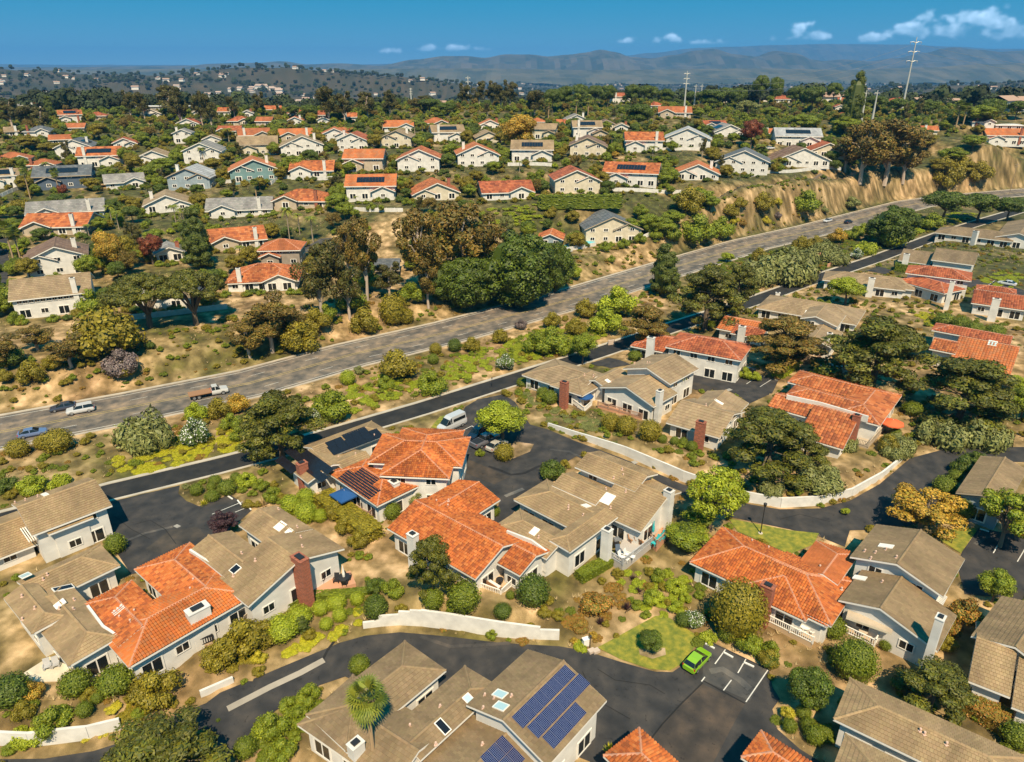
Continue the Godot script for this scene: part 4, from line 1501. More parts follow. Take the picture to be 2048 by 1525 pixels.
func car(called: String, kind: String, col: Color, x: float, z: float, yaw: float, label: String, category: String, lift := 0.07) -> Node3D:
	var o := thing(called, label, category, Vector3(x, ground(x, z) + lift, z))
	o.rotation.y = yaw
	var paint := plain(col.r, col.g, col.b, 0.25, 0.15)
	paint.clearcoat_enabled = true
	paint.clearcoat = 0.8
	paint.clearcoat_roughness = 0.06
	# stations along the body from nose (+x) to tail: x, half width, floor, shoulder height
	var body: Array
	var roof: Array # cabin stations: x, half width at roof, height, and half width at the belt
	var wheels: Array
	var r := 0.32
	match kind:
		"hatch":
			body = [[2.0, 0.6, 0.35, 0.62], [1.85, 0.78, 0.22, 0.74], [1.2, 0.86, 0.2, 0.9], [0.75, 0.86, 0.2, 0.98], [-1.2, 0.86, 0.2, 1.02], [-1.8, 0.82, 0.22, 1.0], [-1.98, 0.7, 0.32, 0.86]]
			roof = [[0.95, 0.62, 0.98], [0.1, 0.58, 1.44], [-0.9, 0.57, 1.46], [-1.5, 0.54, 1.36], [-1.86, 0.6, 1.0]]
			wheels = [1.25, -1.24]
		"sedan":
			body = [[2.3, 0.62, 0.35, 0.6], [2.1, 0.82, 0.22, 0.72], [1.2, 0.9, 0.2, 0.88], [0.8, 0.9, 0.2, 0.94], [-1.4, 0.9, 0.2, 0.98], [-2.1, 0.84, 0.24, 0.96], [-2.3, 0.7, 0.36, 0.8]]
			roof = [[1.05, 0.66, 0.94], [0.2, 0.58, 1.4], [-0.8, 0.57, 1.42], [-1.2, 0.56, 1.36], [-1.9, 0.62, 0.98]]
			wheels = [1.4, -1.38]
		"suv":
			r = 0.37
			body = [[2.35, 0.7, 0.4, 0.8], [2.2, 0.9, 0.28, 0.95], [1.3, 0.95, 0.26, 1.08], [0.9, 0.95, 0.26, 1.12], [-1.8, 0.95, 0.26, 1.14], [-2.25, 0.9, 0.3, 1.1], [-2.4, 0.78, 0.4, 0.95]]
			roof = [[1.05, 0.72, 1.12], [0.45, 0.68, 1.7], [-1.6, 0.68, 1.76], [-2.1, 0.66, 1.7], [-2.32, 0.72, 1.12]]
			wheels = [1.45, -1.42]
		"van":
			r = 0.38
			body = [[2.95, 0.75, 0.4, 0.95], [2.8, 0.95, 0.3, 1.15], [2.1, 1.0, 0.28, 1.4], [1.6, 1.0, 0.28, 1.5], [-2.6, 1.0, 0.28, 1.5], [-2.9, 0.98, 0.32, 1.5], [-3.0, 0.95, 0.4, 1.4]]
			roof = [[2.05, 0.82, 1.45], [1.2, 0.78, 2.35], [0.6, 0.8, 2.66], [-2.7, 0.8, 2.68], [-2.98, 0.82, 1.5]]
			wheels = [1.95, -1.8]
		"pickup":
			r = 0.4
			body = [[2.9, 0.75, 0.45, 0.85], [2.75, 0.95, 0.32, 1.05], [1.7, 1.0, 0.3, 1.16], [1.2, 1.0, 0.3, 1.2], [-0.75, 1.0, 0.3, 1.22], [-2.8, 0.98, 0.34, 1.2], [-2.95, 0.94, 0.42, 1.1]]
			roof = [[1.35, 0.76, 1.2], [0.75, 0.68, 1.82], [-0.4, 0.68, 1.86], [-0.6, 0.68, 1.82], [-0.85, 0.74, 1.2]]
			wheels = [1.85, -1.8]
		"flatbed":
			r = 0.42
			body = [[3.6, 0.75, 0.5, 0.95], [3.45, 0.98, 0.36, 1.15], [2.4, 1.02, 0.34, 1.28], [2.0, 1.02, 0.34, 1.3], [0.6, 1.02, 0.34, 1.3], [0.45, 1.0, 0.4, 1.3], [0.4, 0.9, 0.5, 1.2]]
			roof = [[2.1, 0.78, 1.3], [1.6, 0.72, 1.98], [0.75, 0.72, 2.0], [0.6, 0.72, 1.96], [0.48, 0.78, 1.3]]
			wheels = [2.5, -2.0]
	var s := Shape.new()
	var rings := []
	for st: Array in body:
		var w: float = st[1]
		var ring := []
		for q in [[-0.88, 0.0], [-1.0, 0.3], [-0.99, 0.68], [-0.9, 1.0], [0.9, 1.0], [0.99, 0.68], [1.0, 0.3], [0.88, 0.0]]:
			ring.append(Vector3(st[0], lerpf(st[2], st[3], q[1]), q[0] * w))
		rings.append(ring)
	for i in rings.size() - 1:
		for k in 8:
			var m := (k + 1) % 8
			s.quad(rings[i][k], rings[i + 1][k], rings[i + 1][m], rings[i][m])
	for e in [0, rings.size() - 1]:
		for k in range(1, 7):
			s.tri(rings[e][0], rings[e][k], rings[e][k + 1])
	part("body", s.mesh(), paint, o)
	# cabin: painted roof and pillars, dark glass in between
	var c := Shape.new()
	var g := Shape.new()
	var last := roof.size() - 1
	var belt: float = (roof[0][2] + roof[last][2]) * 0.5 - 0.03
	var bw: float = body[3][1] * 0.93
	for i in range(1, last - 1):
		c.quad(Vector3(roof[i][0], roof[i][2], -roof[i][1]), Vector3(roof[i][0], roof[i][2], roof[i][1]), Vector3(roof[i + 1][0], roof[i + 1][2], roof[i + 1][1]), Vector3(roof[i + 1][0], roof[i + 1][2], -roof[i + 1][1]))
	part("roof", c.mesh(), paint, o)
	for e in [[0, 1], [last, last - 1]]:
		var p: Array = roof[e[0]]
		var q: Array = roof[e[1]]
		var wind := Shape.new()
		wind.quad(Vector3(p[0], p[2], -bw * 0.88), Vector3(p[0], p[2], bw * 0.88), Vector3(q[0], q[2], q[1]), Vector3(q[0], q[2], -q[1]))
		part("windscreen" if e[0] == 0 else "rear_window", wind.mesh(), mats.glass, o)
	for k in [-1.0, 1.0]:
		var side := Shape.new()
		var frame := Shape.new()
		for i in last:
			var p: Array = roof[i]
			var q: Array = roof[i + 1]
			var pw: float = p[1] if i > 0 else bw * 0.88
			var qw: float = q[1] if i + 1 < last else bw * 0.88
			var b0 := Vector3(p[0], belt, k * bw)
			var b1 := Vector3(q[0], belt, k * bw)
			var t0 := Vector3(p[0], p[2], k * pw)
			var t1 := Vector3(q[0], q[2], k * qw)
			if kind == "van" and i >= 2 and k < 0:
				frame.quad(b0, b1, t1, t0)
				side.quad(b0.lerp(t0, 0.12) + Vector3(-0.3, 0, k * 0.02), b1.lerp(t1, 0.12) + Vector3(0.1, 0, k * 0.02), b1.lerp(t1, 0.6) + Vector3(0.1, 0, k * 0.02), b0.lerp(t0, 0.6) + Vector3(-0.3, 0, k * 0.02))
			elif kind == "van" and i >= 2:
				frame.quad(b0, b1, t1, t0)
				side.quad(b0.lerp(t0, 0.12) + Vector3(-0.3, 0, k * 0.02), b1.lerp(t1, 0.12) + Vector3(0.4, 0, k * 0.02), b1.lerp(t1, 0.58) + Vector3(0.4, 0, k * 0.02), b0.lerp(t0, 0.58) + Vector3(-0.3, 0, k * 0.02))
			else:
				side.quad(b0, b1, t1.lerp(b1, 0.08), t0.lerp(b0, 0.08))
				frame.quad(t0.lerp(b0, 0.09), t1.lerp(b1, 0.09), t1, t0)
				if i == 1:
					var mid := b0.lerp(b1, 0.5)
					frame.quad(mid + Vector3(0.05, 0, k * 0.012), mid + Vector3(-0.05, 0, k * 0.012), t0.lerp(t1, 0.5) + Vector3(-0.05, 0, k * 0.012), t0.lerp(t1, 0.5) + Vector3(0.05, 0, k * 0.012))
		part("side_window", side.mesh(), mats.glass, o)
		part("pillar", frame.mesh(), paint, o)
		for wx in wheels:
			wheel(o, Vector3(wx, r, k * (body[3][1] - 0.1)), r)
		var lamp := Shape.new()
		lamp.box(Vector3(body[1][0] - 0.1, body[1][3] - 0.26, k * body[1][1] * 0.62 - 0.14), Vector3(body[1][0] + 0.08, body[1][3] - 0.1, k * body[1][1] * 0.62 + 0.14))
		part("headlight", lamp.mesh(), mats.trim, o)
		var tail := Shape.new()
		var tb: Array = body[body.size() - 2]
		tail.box(Vector3(tb[0] - 0.14, tb[3] - 0.34, k * tb[1] * 0.82 - 0.1), Vector3(tb[0] + 0.05, tb[3] - 0.06, k * tb[1] * 0.82 + 0.12))
		part("tail_light", tail.mesh(), mats.tail, o)
	if kind == "pickup":
		var bed := Shape.new()
		bed.box(Vector3(-2.78, 1.2, -0.82), Vector3(-0.95, 1.24, 0.82))
		part("cargo_bed", bed.mesh(), mats.black, o)
	if kind == "flatbed":
		var bed := Shape.new()
		bed.box(Vector3(-3.8, 0.95, -1.15), Vector3(0.35, 1.12, 1.15))
		part("flat_bed", bed.mesh(), mats.wood, o)
		var under := Shape.new()
		under.box(Vector3(-3.6, 0.5, -0.5), Vector3(0.6, 0.95, 0.5))
		part("chassis", under.mesh(), mats.black, o)
		for k in [-1.0, 1.0]:
			wheel(o, Vector3(-2.9, r, k * 0.92), r)
	return o


func wheel(o: Node3D, at: Vector3, r: float) -> void:
	if not unit_meshes.has("tyre"):
		var t := Shape.new()
		t.tube([Vector3(0, 0, -0.32), Vector3(0, 0, -0.25), Vector3(0, 0, 0.25), Vector3(0, 0, 0.32)], [0.86, 1.0, 1.0, 0.86], 16)
		var rim := Shape.new()
		for k in [-1.0, 1.0]:
			for i in 10:
				var a := TAU * i / 10
				var b := TAU * (i + 1) / 10
				rim.tri(Vector3(0, 0, 0.34 * k), Vector3(cos(a) * 0.62, sin(a) * 0.62, 0.335 * k), Vector3(cos(b) * 0.62, sin(b) * 0.62, 0.335 * k))
		unit_meshes.tyre = t.mesh()
		unit_meshes.rim = rim.mesh()
	var w := part("wheel", unit_meshes.tyre, mats.black, o, Transform3D(Basis.from_scale(Vector3.ONE * r), at))
	part("rim", unit_meshes.rim, mats.metal, w)


# ---------------------------------------------------------------- street furniture and garden things

func wall_line(label: String, pts: Array, stepped := false) -> void:
	# white block retaining wall: each point holds x, height above the road side, z
	var o := thing("retaining_wall", label, "wall", Vector3(pts[0].x, ground(pts[0].x, pts[0].z), pts[0].z))
	var p := along(pts, 0.9 if not stepped else 1.3)
	var tops := PackedVector3Array()
	for q in p:
		var r := 0.0
		var best := 1e9
		for i in pts.size() - 1:
			var a := Vector2(pts[i].x, pts[i].z)
			var b := Vector2(pts[i + 1].x, pts[i + 1].z)
			var t := clampf((Vector2(q.x, q.z) - a).dot(b - a) / (b - a).length_squared(), 0, 1)
			var d := a.lerp(b, t).distance_to(Vector2(q.x, q.z))
			if d < best:
				best = d
				r = lerpf(pts[i].y, pts[i + 1].y, t)
		tops.append(Vector3(q.x, ground(q.x, q.z) + r + 0.25, q.z) - o.position)
	for times in 4:
		for i in range(1, tops.size() - 1):
			if not stepped or (i > 6 and i < tops.size() - 6):
				tops[i].y = (tops[i - 1].y + tops[i].y + tops[i + 1].y) / 3.0
	var s := Shape.new()
	for i in tops.size() - 1:
		var a := tops[i]
		var b := tops[i + 1]
		if stepped and absf(a.y - b.y) > 0.14:
			var y := (a.y + b.y) * 0.5
			a.y = y
			b.y = y
		var d := (b - a) * Vector3(1, 0, 1)
		var e := Vector3(-d.z, 0, d.x).normalized() * 0.15
		var low := Vector3(0, -4.5, 0)
		s.quad(a - e + low, b - e + low, b - e, a - e)
		s.quad(b + e + low, a + e + low, a + e, b + e)
		s.quad(a - e, b - e, b + e, a + e)
		s.quad(a + e + low, a - e + low, a - e, a + e)
		s.quad(b - e + low, b + e + low, b + e, b - e)
	part("wall", s.mesh(), mats.white, o)


func fence(label: String, pts: Array, high: float, mat: String, gap := 0.0) -> void:
	# garden wall or paling fence following the ground: panels and posts are parts
	var o := thing("garden_fence", label, "fence", Vector3(pts[0].x, ground(pts[0].x, pts[0].y), pts[0].y))
	var p := along(pts, 2.6)
	for i in p.size() - 1:
		var a := Vector3(p[i].x, ground(p[i].x, p[i].z), p[i].z) - o.position
		var b := Vector3(p[i + 1].x, ground(p[i + 1].x, p[i + 1].z), p[i + 1].z) - o.position
		var d := b - a
		var e := Vector3(-d.z, 0, d.x).normalized() * 0.06
		var lo := Vector3(0, -0.6 if gap == 0.0 else gap, 0)
		var hi := Vector3(0, high, 0)
		var s := Shape.new()
		s.quad(a - e + lo, b - e + lo, b - e + hi, a - e + hi)
		s.quad(b + e + lo, a + e + lo, a + e + hi, b + e + hi)
		s.quad(a - e + hi, b - e + hi, b + e + hi, a + e + hi)
		part("panel", s.mesh(), mats[mat], o)
		var t := Shape.new()
		t.box(Vector3(-0.11, -0.6, -0.11), Vector3(0.11, high + 0.08, 0.11))
		part("post", t.mesh(), mats[mat], o, Transform3D(Basis(), a))


func pylon(x: float, z: float, high: float, lean: float, label: String, arms := 3) -> Vector3:
	var o := thing("transmission_pole", label, "power pole", Vector3(x, ground(x, z), z))
	o.rotation.z = lean
	var s := Shape.new()
	s.tube([Vector3(0, -1, 0), Vector3(0, high, 0)], [0.75, 0.22], 10)
	part("pole", s.mesh(), mats.pole, o)
	for i in arms:
		var y := high * (0.93 - 0.125 * i) if arms == 3 else high * 0.9
		for k in [-1.0, 1.0]:
			var a := Shape.new()
			a.tube([Vector3(0, y - 0.4, 0), Vector3(k * high * 0.04, y + 0.35, 0), Vector3(k * high * 0.085, y + 0.1, 0)], [0.3, 0.24, 0.14], 6)
			var arm := part("crossarm", a.mesh(), mats.pole, o)
			var n := Shape.new()
			n.tube([Vector3(k * high * 0.083, y + 0.05, 0), Vector3(k * high * 0.075, y - high * 0.03, 0)], [0.14, 0.14], 5)
			part("insulator", n.mesh(), mats.metal, arm)
	return o.position + Vector3(0, high * 0.9, 0)


func wire(a: Vector3, b: Vector3, sag: float, label: String) -> void:
	var pts := []
	for i in 15:
		var t := i / 14.0
		pts.append(a.lerp(b, t) - Vector3(0, sag * 4.0 * t * (1.0 - t), 0))
	var r := []
	r.resize(15)
	r.fill(0.06)
	var s := Shape.new()
	s.tube(pts, r, 3)
	var o := part("power_line", s.mesh(), mats.metal, self)
	tag(o, label, "cable", "power lines between the poles")


func post(called: String, label: String, category: String, x: float, z: float, high: float, head: String, mat := "black", group := "") -> void:
	var o := thing(called, label, category, Vector3(x, ground(x, z), z), group)
	var s := Shape.new()
	s.tube([Vector3(0, -0.3, 0), Vector3(0, high, 0)], [0.09 if high > 3 else 0.05, 0.06 if high > 3 else 0.04], 8)
	part("pole", s.mesh(), mats[mat], o)
	var h := Shape.new()
	match head:
		"lantern":
			h.tube([Vector3(0, high - 0.05, 0), Vector3(0, high + 0.08, 0), Vector3(0, high + 0.5, 0), Vector3(0, high + 0.62, 0)], [0.1, 0.2, 0.26, 0.08], 8)
			var f := Shape.new()
			f.tube([Vector3(0, -0.2, 0), Vector3(0, 0.14, 0)], [0.34, 0.32], 10)
			part("footing", f.mesh(), mats.concrete, o)
		"arm":
			h.tube([Vector3(0, high - 0.1, 0), Vector3(0.8, high + 0.3, -0.6), Vector3(1.8, high + 0.35, -1.4)], [0.07, 0.06, 0.05], 6)
			h.box(Vector3(1.6, high + 0.25, -1.7), Vector3(2.3, high + 0.42, -1.2))
		"cross":
			h.box(Vector3(-1.1, high - 0.9, -0.07), Vector3(1.1, high - 0.75, 0.07))
			h.box(Vector3(-0.8, high - 1.9, -0.07), Vector3(0.8, high - 1.76, 0.07))
		"sign":
			h.box(Vector3(-0.3, high - 0.7, -0.02), Vector3(0.3, high, 0.02))
		"cap":
			h.tube([Vector3(0, high, 0), Vector3(0, high + 0.16, 0), Vector3(0, high + 0.24, 0)], [0.14, 0.15, 0.05], 8)
	part("lamp_head" if head in ["lantern", "arm", "cap"] else "crossarm" if head == "cross" else "panel", h.mesh(), mats[mat], o)


func chair(called: String, label: String, at: Vector3, yaw: float, mat: String, group := "", long_ := false) -> void:
	var o := thing(called, label, "lounger" if long_ else "chair", at, group)
	o.rotation.y = yaw
	var seat := Shape.new()
	var deep := 1.3 if long_ else 0.55
	seat.box(Vector3(-0.32, 0.36, -0.3), Vector3(0.32, 0.44, deep - 0.3))
	part("seat", seat.mesh(), mats[mat], o)
	var back := Shape.new()
	back.box(Vector3(-0.32, 0, -0.05), Vector3(0.32, 0.75, 0.03))
	part("backrest", back.mesh(), mats[mat], o, Transform3D(Basis(Vector3.RIGHT, -0.35), Vector3(0, 0.42, -0.3)))
	for k in [[-0.28, -0.25], [0.28, -0.25], [-0.28, deep - 0.36], [0.28, deep - 0.36]]:
		var leg := Shape.new()
		leg.box(Vector3(k[0] - 0.035, 0, k[1] - 0.035), Vector3(k[0] + 0.035, 0.36, k[1] + 0.035))
		part("leg", leg.mesh(), mats[mat], o)
	for k in [-1.0, 1.0]:
		var arm := Shape.new()
		arm.box(Vector3(k * 0.36 - 0.05, 0.56, -0.3), Vector3(k * 0.36 + 0.05, 0.61, 0.25))
		arm.box(Vector3(k * 0.36 - 0.03, 0.1, 0.18), Vector3(k * 0.36 + 0.03, 0.56, 0.24))
		part("armrest", arm.mesh(), mats[mat], o)


func table(label: String, at: Vector3, r: float, mat: String, high := 0.72) -> void:
	var o := thing("patio_table", label, "table", at)
	var t := Shape.new()
	t.tube([Vector3(0, high, 0), Vector3(0, high + 0.05, 0)], [r, r], 14)
	part("tabletop", t.mesh(), mats[mat], o)
	var p := Shape.new()
	p.tube([Vector3(0, 0, 0), Vector3(0, 0.06, 0), Vector3(0, 0.1, 0), Vector3(0, high, 0)], [r * 0.5, r * 0.5, 0.07, 0.06], 8)
	part("pedestal", p.mesh(), mats[mat], o)


func parasol(label: String, at: Vector3, r: float, mat: String, open := true, square := false, high := 2.4) -> void:
	var o := thing("parasol", label, "umbrella", at)
	var p := Shape.new()
	p.tube([Vector3(0, 0, 0), Vector3(0, high + 0.15, 0)], [0.035, 0.03], 6)
	part("pole", p.mesh(), mats.trim, o)
	var b := Shape.new()
	b.tube([Vector3(0, 0, 0), Vector3(0, 0.09, 0)], [0.3, 0.28], 10)
	part("base", b.mesh(), mats.black, o)
	var c := Shape.new()
	if open:
		var k := 4 if square else 8
		for i in k:
			var a := TAU * i / k
			var e := TAU * (i + 1) / k
			c.tri(Vector3(0, high, 0), Vector3(cos(e) * r, high - r * 0.3, sin(e) * r), Vector3(cos(a) * r, high - r * 0.3, sin(a) * r))
			c.quad(Vector3(cos(a) * r, high - r * 0.3, sin(a) * r), Vector3(cos(e) * r, high - r * 0.3, sin(e) * r), Vector3(cos(e) * r, high - r * 0.3 - 0.2, sin(e) * r), Vector3(cos(a) * r, high - r * 0.3 - 0.2, sin(a) * r))
	else:
		c.tube([Vector3(0, 0.8, 0), Vector3(0, 1.2, 0), Vector3(0, high, 0)], [0.16, 0.2, 0.05], 8)
	part("canopy", c.mesh(), mats[mat], o)


func small(called: String, label: String, category: String, at: Vector3, yaw: float, parts: Array, group := "") -> void:
	# a small thing made of named boxes: [name, material, from, to]
	var o := thing(called, label, category, at, group)
	o.rotation.y = yaw
	for p: Array in parts:
		var s := Shape.new()
		s.box(p[2], p[3])
		part(p[0], s.mesh(), mats[p[1]], o)


func mountains(called: String, line: Array, away: float, deep: float, rough: float, col: Color, col2: Color) -> void:
	# a far range: ridge heights by bearing, real slopes in front of and behind the crest
	var p := PackedVector3Array()
	for i in line.size() - 1:
		var a: Vector2 = line[i]
		var b: Vector2 = line[i + 1]
		var k := maxi(1, int(a.distance_to(b) / (away * 0.006)))
		for q in k:
			var t := float(q) / k
			p.append(Vector3(lerpf(a.x, b.x, t), lerpf(a.y, b.y, smoothstep(0, 1, t)), 0))
	var rows := 22
	var v := []
	for j in rows:
		var t := lerpf(-1.0, 1.0, float(j) / (rows - 1))
		var row := PackedVector3Array()
		for q in p:
			var z := -away - t * deep
			var x := q.x * (1.0 + t * deep / away * 0.3)
			var fall := 1.0 - pow(absf(t), 1.25)
			var bump := rolling.get_noise_2d(x * 0.55, z * 0.55) * rough * (0.25 + absf(t)) * smoothstep(0.0, 0.35, absf(t) + 0.05)
			row.append(Vector3(x, -60.0 + (q.y + 60.0) * fall + bump, z))
		v.append(row)
	var s := Shape.new()
	for j in rows - 1:
		for i in p.size() - 1:
			var k := clampf(0.5 + fine.get_noise_2d(v[j][i].x * 0.06, v[j][i].z * 0.06 + v[j][i].y * 0.2) * 1.2, 0, 1)
			s.quad(v[j][i], v[j][i + 1], v[j + 1][i + 1], v[j + 1][i], col.lerp(col2, k))
	struct(called, s.mesh(), mats.bark)


func place_in(i: int, n: int) -> String:
	const NTH := ["second", "third", "fourth", "fifth", "sixth", "seventh", "eighth", "ninth", "tenth", "eleventh", "twelfth", "thirteenth", "fourteenth", "fifteenth", "sixteenth", "seventeenth", "eighteenth", "nineteenth", "twentieth"]
	if n == 1:
		return ""
	if i == 0:
		return ", leftmost"
	if i == n - 1:
		return ", rightmost"
	if i < n - 1 - i:
		return ", %s from left" % NTH[i - 1]
	return ", %s from right" % NTH[n - 2 - i]


func grove(which: int, place: int, rows: Array) -> void:
	# plants of one kind at one place, in order from the left; x, z, breadth and height of each
	var k: Array = KINDS[which]
	var n := rows.size() / 4
	for i in n:
		plant(k[0], k[1], rows[i * 4], rows[i * 4 + 1], rows[i * 4 + 2], rows[i * 4 + 3], "%s %s%s" % [k[2], PLACES[place], place_in(i, n)], k[3], "group of " + k[2])


func clear_of_roads(x: float, z: float, gap: float) -> bool:
	return on_line(MAIN, x, z).x > 9.0 + gap and on_line(SIDE, x, z).x > 3.5 + gap


func open_at(x: float, z: float, gap: float) -> bool:
	for b: Vector3 in built:
		var dx := b.x - x
		var dz := b.z - z
		if dx * dx + dz * dz < (b.y + gap) * (b.y + gap):
			return false
	return true


func fill_hillside() -> void:
	# the uncountable rest of the planting between the houses, and dry weeds on the open soil
	for spec: Array in [["bush:green", 2300, 3.6], ["bush:olive", 2300, 3.6], ["bush:dark", 2000, 4.0], ["bush:bright", 700, 3.0], ["tree:green", 600, 0.58], ["tree:dark", 380, 0.62], ["open:gum", 160, 0.7]]:
		var where: Array[Transform3D] = []
		var tries := 0
		while where.size() < spec[1] and tries < 90000:
			tries += 1
			var a := rng.randf_range(-0.72, 0.72)
			var d := 150.0 + 480.0 * sqrt(rng.randf())
			var x := sin(a) * d
			var z := -cos(a) * d
			if z > -(142.0 + 0.75 * (x + 110.0)) or not clear_of_roads(x, z, 6.0) or not open_at(x, z, 1.2):
				continue
			if fine.get_noise_2d(x * 0.35, z * 0.35 + spec[1]) < -0.2 and d < 420.0:
				continue
			var tan_bank: bool = (x > 70.0 and x < 170.0 and z > -330.0 and rng.randf() < 0.35) or (x < -45.0 and x > -95.0 and z > -172.0)
			if tan_bank:
				continue
			if spec[2] < 1.0 and d > 360.0 and rng.randf() < 0.55:
				continue
			var k: float = spec[2] * rng.randf_range(0.5, 1.1) * (0.5 if spec[2] > 1.0 else 1.0)
			var front := not open_at(x * 1.03, z * 1.03, 0.0) or not open_at(x * 1.06, z * 1.06, 0.0)
			if front:
				if spec[2] < 1.0:
					if rng.randf() < 0.6:
						continue
					k *= 0.9
				k *= 0.55
			where.append(Transform3D(Basis(Vector3.UP, rng.randf() * TAU) * Basis.from_scale(Vector3(k, k * rng.randf_range(0.7, 1.1), k)), Vector3(x, ground(x, z) - 0.15, z)))
		var p := proto(spec[0], 0)
		var what: String = {"bush:green": "green garden shrubbery filling the gaps between the hillside houses", "bush:olive": "olive scrub on the slopes between the rows of houses", "bush:bright": "bright green shrubs dotted between the hillside houses", "bush:dark": "dark shrubbery massed behind and between the hillside houses", "open:gum": "loose brown-olive trees between the hillside houses", "tree:green": "green garden trees massed between the hillside houses", "tree:dark": "dark trees massed over the hilltop"}[spec[0]]
		copies("shrubbery" if spec[2] > 1.0 else "woodland", p.crown, where, what, "shrubbery" if spec[2] > 1.0 else "trees")
	var kinds := ["bush:green", "bush:olive", "bush:dark", "tree:green", "tree:dark", "tree:olive"]
	var beds := [[], [], [], [], [], []]
	for f: Vector3 in footings:
		if not clear_of_roads(f.x, f.z, 1.0) or (f.y > 3.0 and not open_at(f.x, f.z, -1.5)):
			continue
		var k: float = f.y / (1.9 if f.y < 3.0 else 9.0)
		beds[rng.randi() % 3 + (0 if f.y < 3.0 else 3)].append(Transform3D(Basis(Vector3.UP, rng.randf() * TAU) * Basis.from_scale(Vector3(k * 1.25, k, k * 1.25)), Vector3(f.x, ground(f.x, f.z) - (0.15 if f.y < 3.0 else k * 1.6), f.z)))
	for i in 6:
		var where: Array[Transform3D] = []
		where.assign(beds[i])
		copies("house_planting", proto(kinds[i], 1).crown, where, ["green shrubs massed along the house fronts", "olive shrubs massed along the house fronts", "dark shrubs massed along the house fronts", "green trees crowding between the house walls", "dark trees crowding between the house walls", "yellowish trees crowding between the house walls"][i], "planting")
	var weeds: Array[Transform3D] = []
	var tries2 := 0
	while weeds.size() < 14000 and tries2 < 40000:
		tries2 += 1
		var x := rng.randf_range(-150, 190)
		var z := rng.randf_range(-330, -42)
		if absf(x) > 20.0 - z * 0.8 or not clear_of_roads(x, z, 0.3) or not open_at(x, z, -1.0) or paved(x, z):
			continue
		if fine.get_noise_2d(x * 1.3, z * 1.3) < -0.05:
			continue
		var k := rng.randf_range(0.25, 0.75)
		weeds.append(Transform3D(Basis(Vector3.UP, rng.randf() * TAU) * Basis.from_scale(Vector3(k, k, k)), Vector3(x, ground(x, z) - 0.03, z)))
	for spec: Array in [["bush:olive", 1300, "low olive shrublets over the near slopes"], ["bush:green", 1300, "low green shrublets over the near slopes"], ["mat:rust", 500, "rusty low plants over the near slopes"], ["mat:hedge", 900, "creeping dark green plants over the near slopes"]]:
		var spots: Array[Transform3D] = []
		for i in spec[1] * 3:
			var x := rng.randf_range(-140, 170)
			var z := rng.randf_range(-300, -44)
			if absf(x) > 14.0 - z * 0.76 or z < -(128.0 + 0.75 * (x + 110.0)) or not clear_of_roads(x, z, 0.8) or not open_at(x, z, -0.6) or paved(x, z):
				continue
			var k := rng.randf_range(0.3, 0.95)
			spots.append(Transform3D(Basis(Vector3.UP, rng.randf() * TAU) * Basis.from_scale(Vector3(k, k * 0.8, k)), Vector3(x, ground(x, z) - 0.08, z)))
		copies("low_planting", proto(spec[0], 0).crown, spots, spec[2], "ground cover")
	copies("dry_weeds", tuft_mesh(), weeds, "dry straw-coloured weeds on the bare soil of the slopes", "weeds")


func paved(x: float, z: float) -> bool:
	for p: PackedVector2Array in pavements:
		if inside(p, Vector2(x, z)):
			return true
	return false


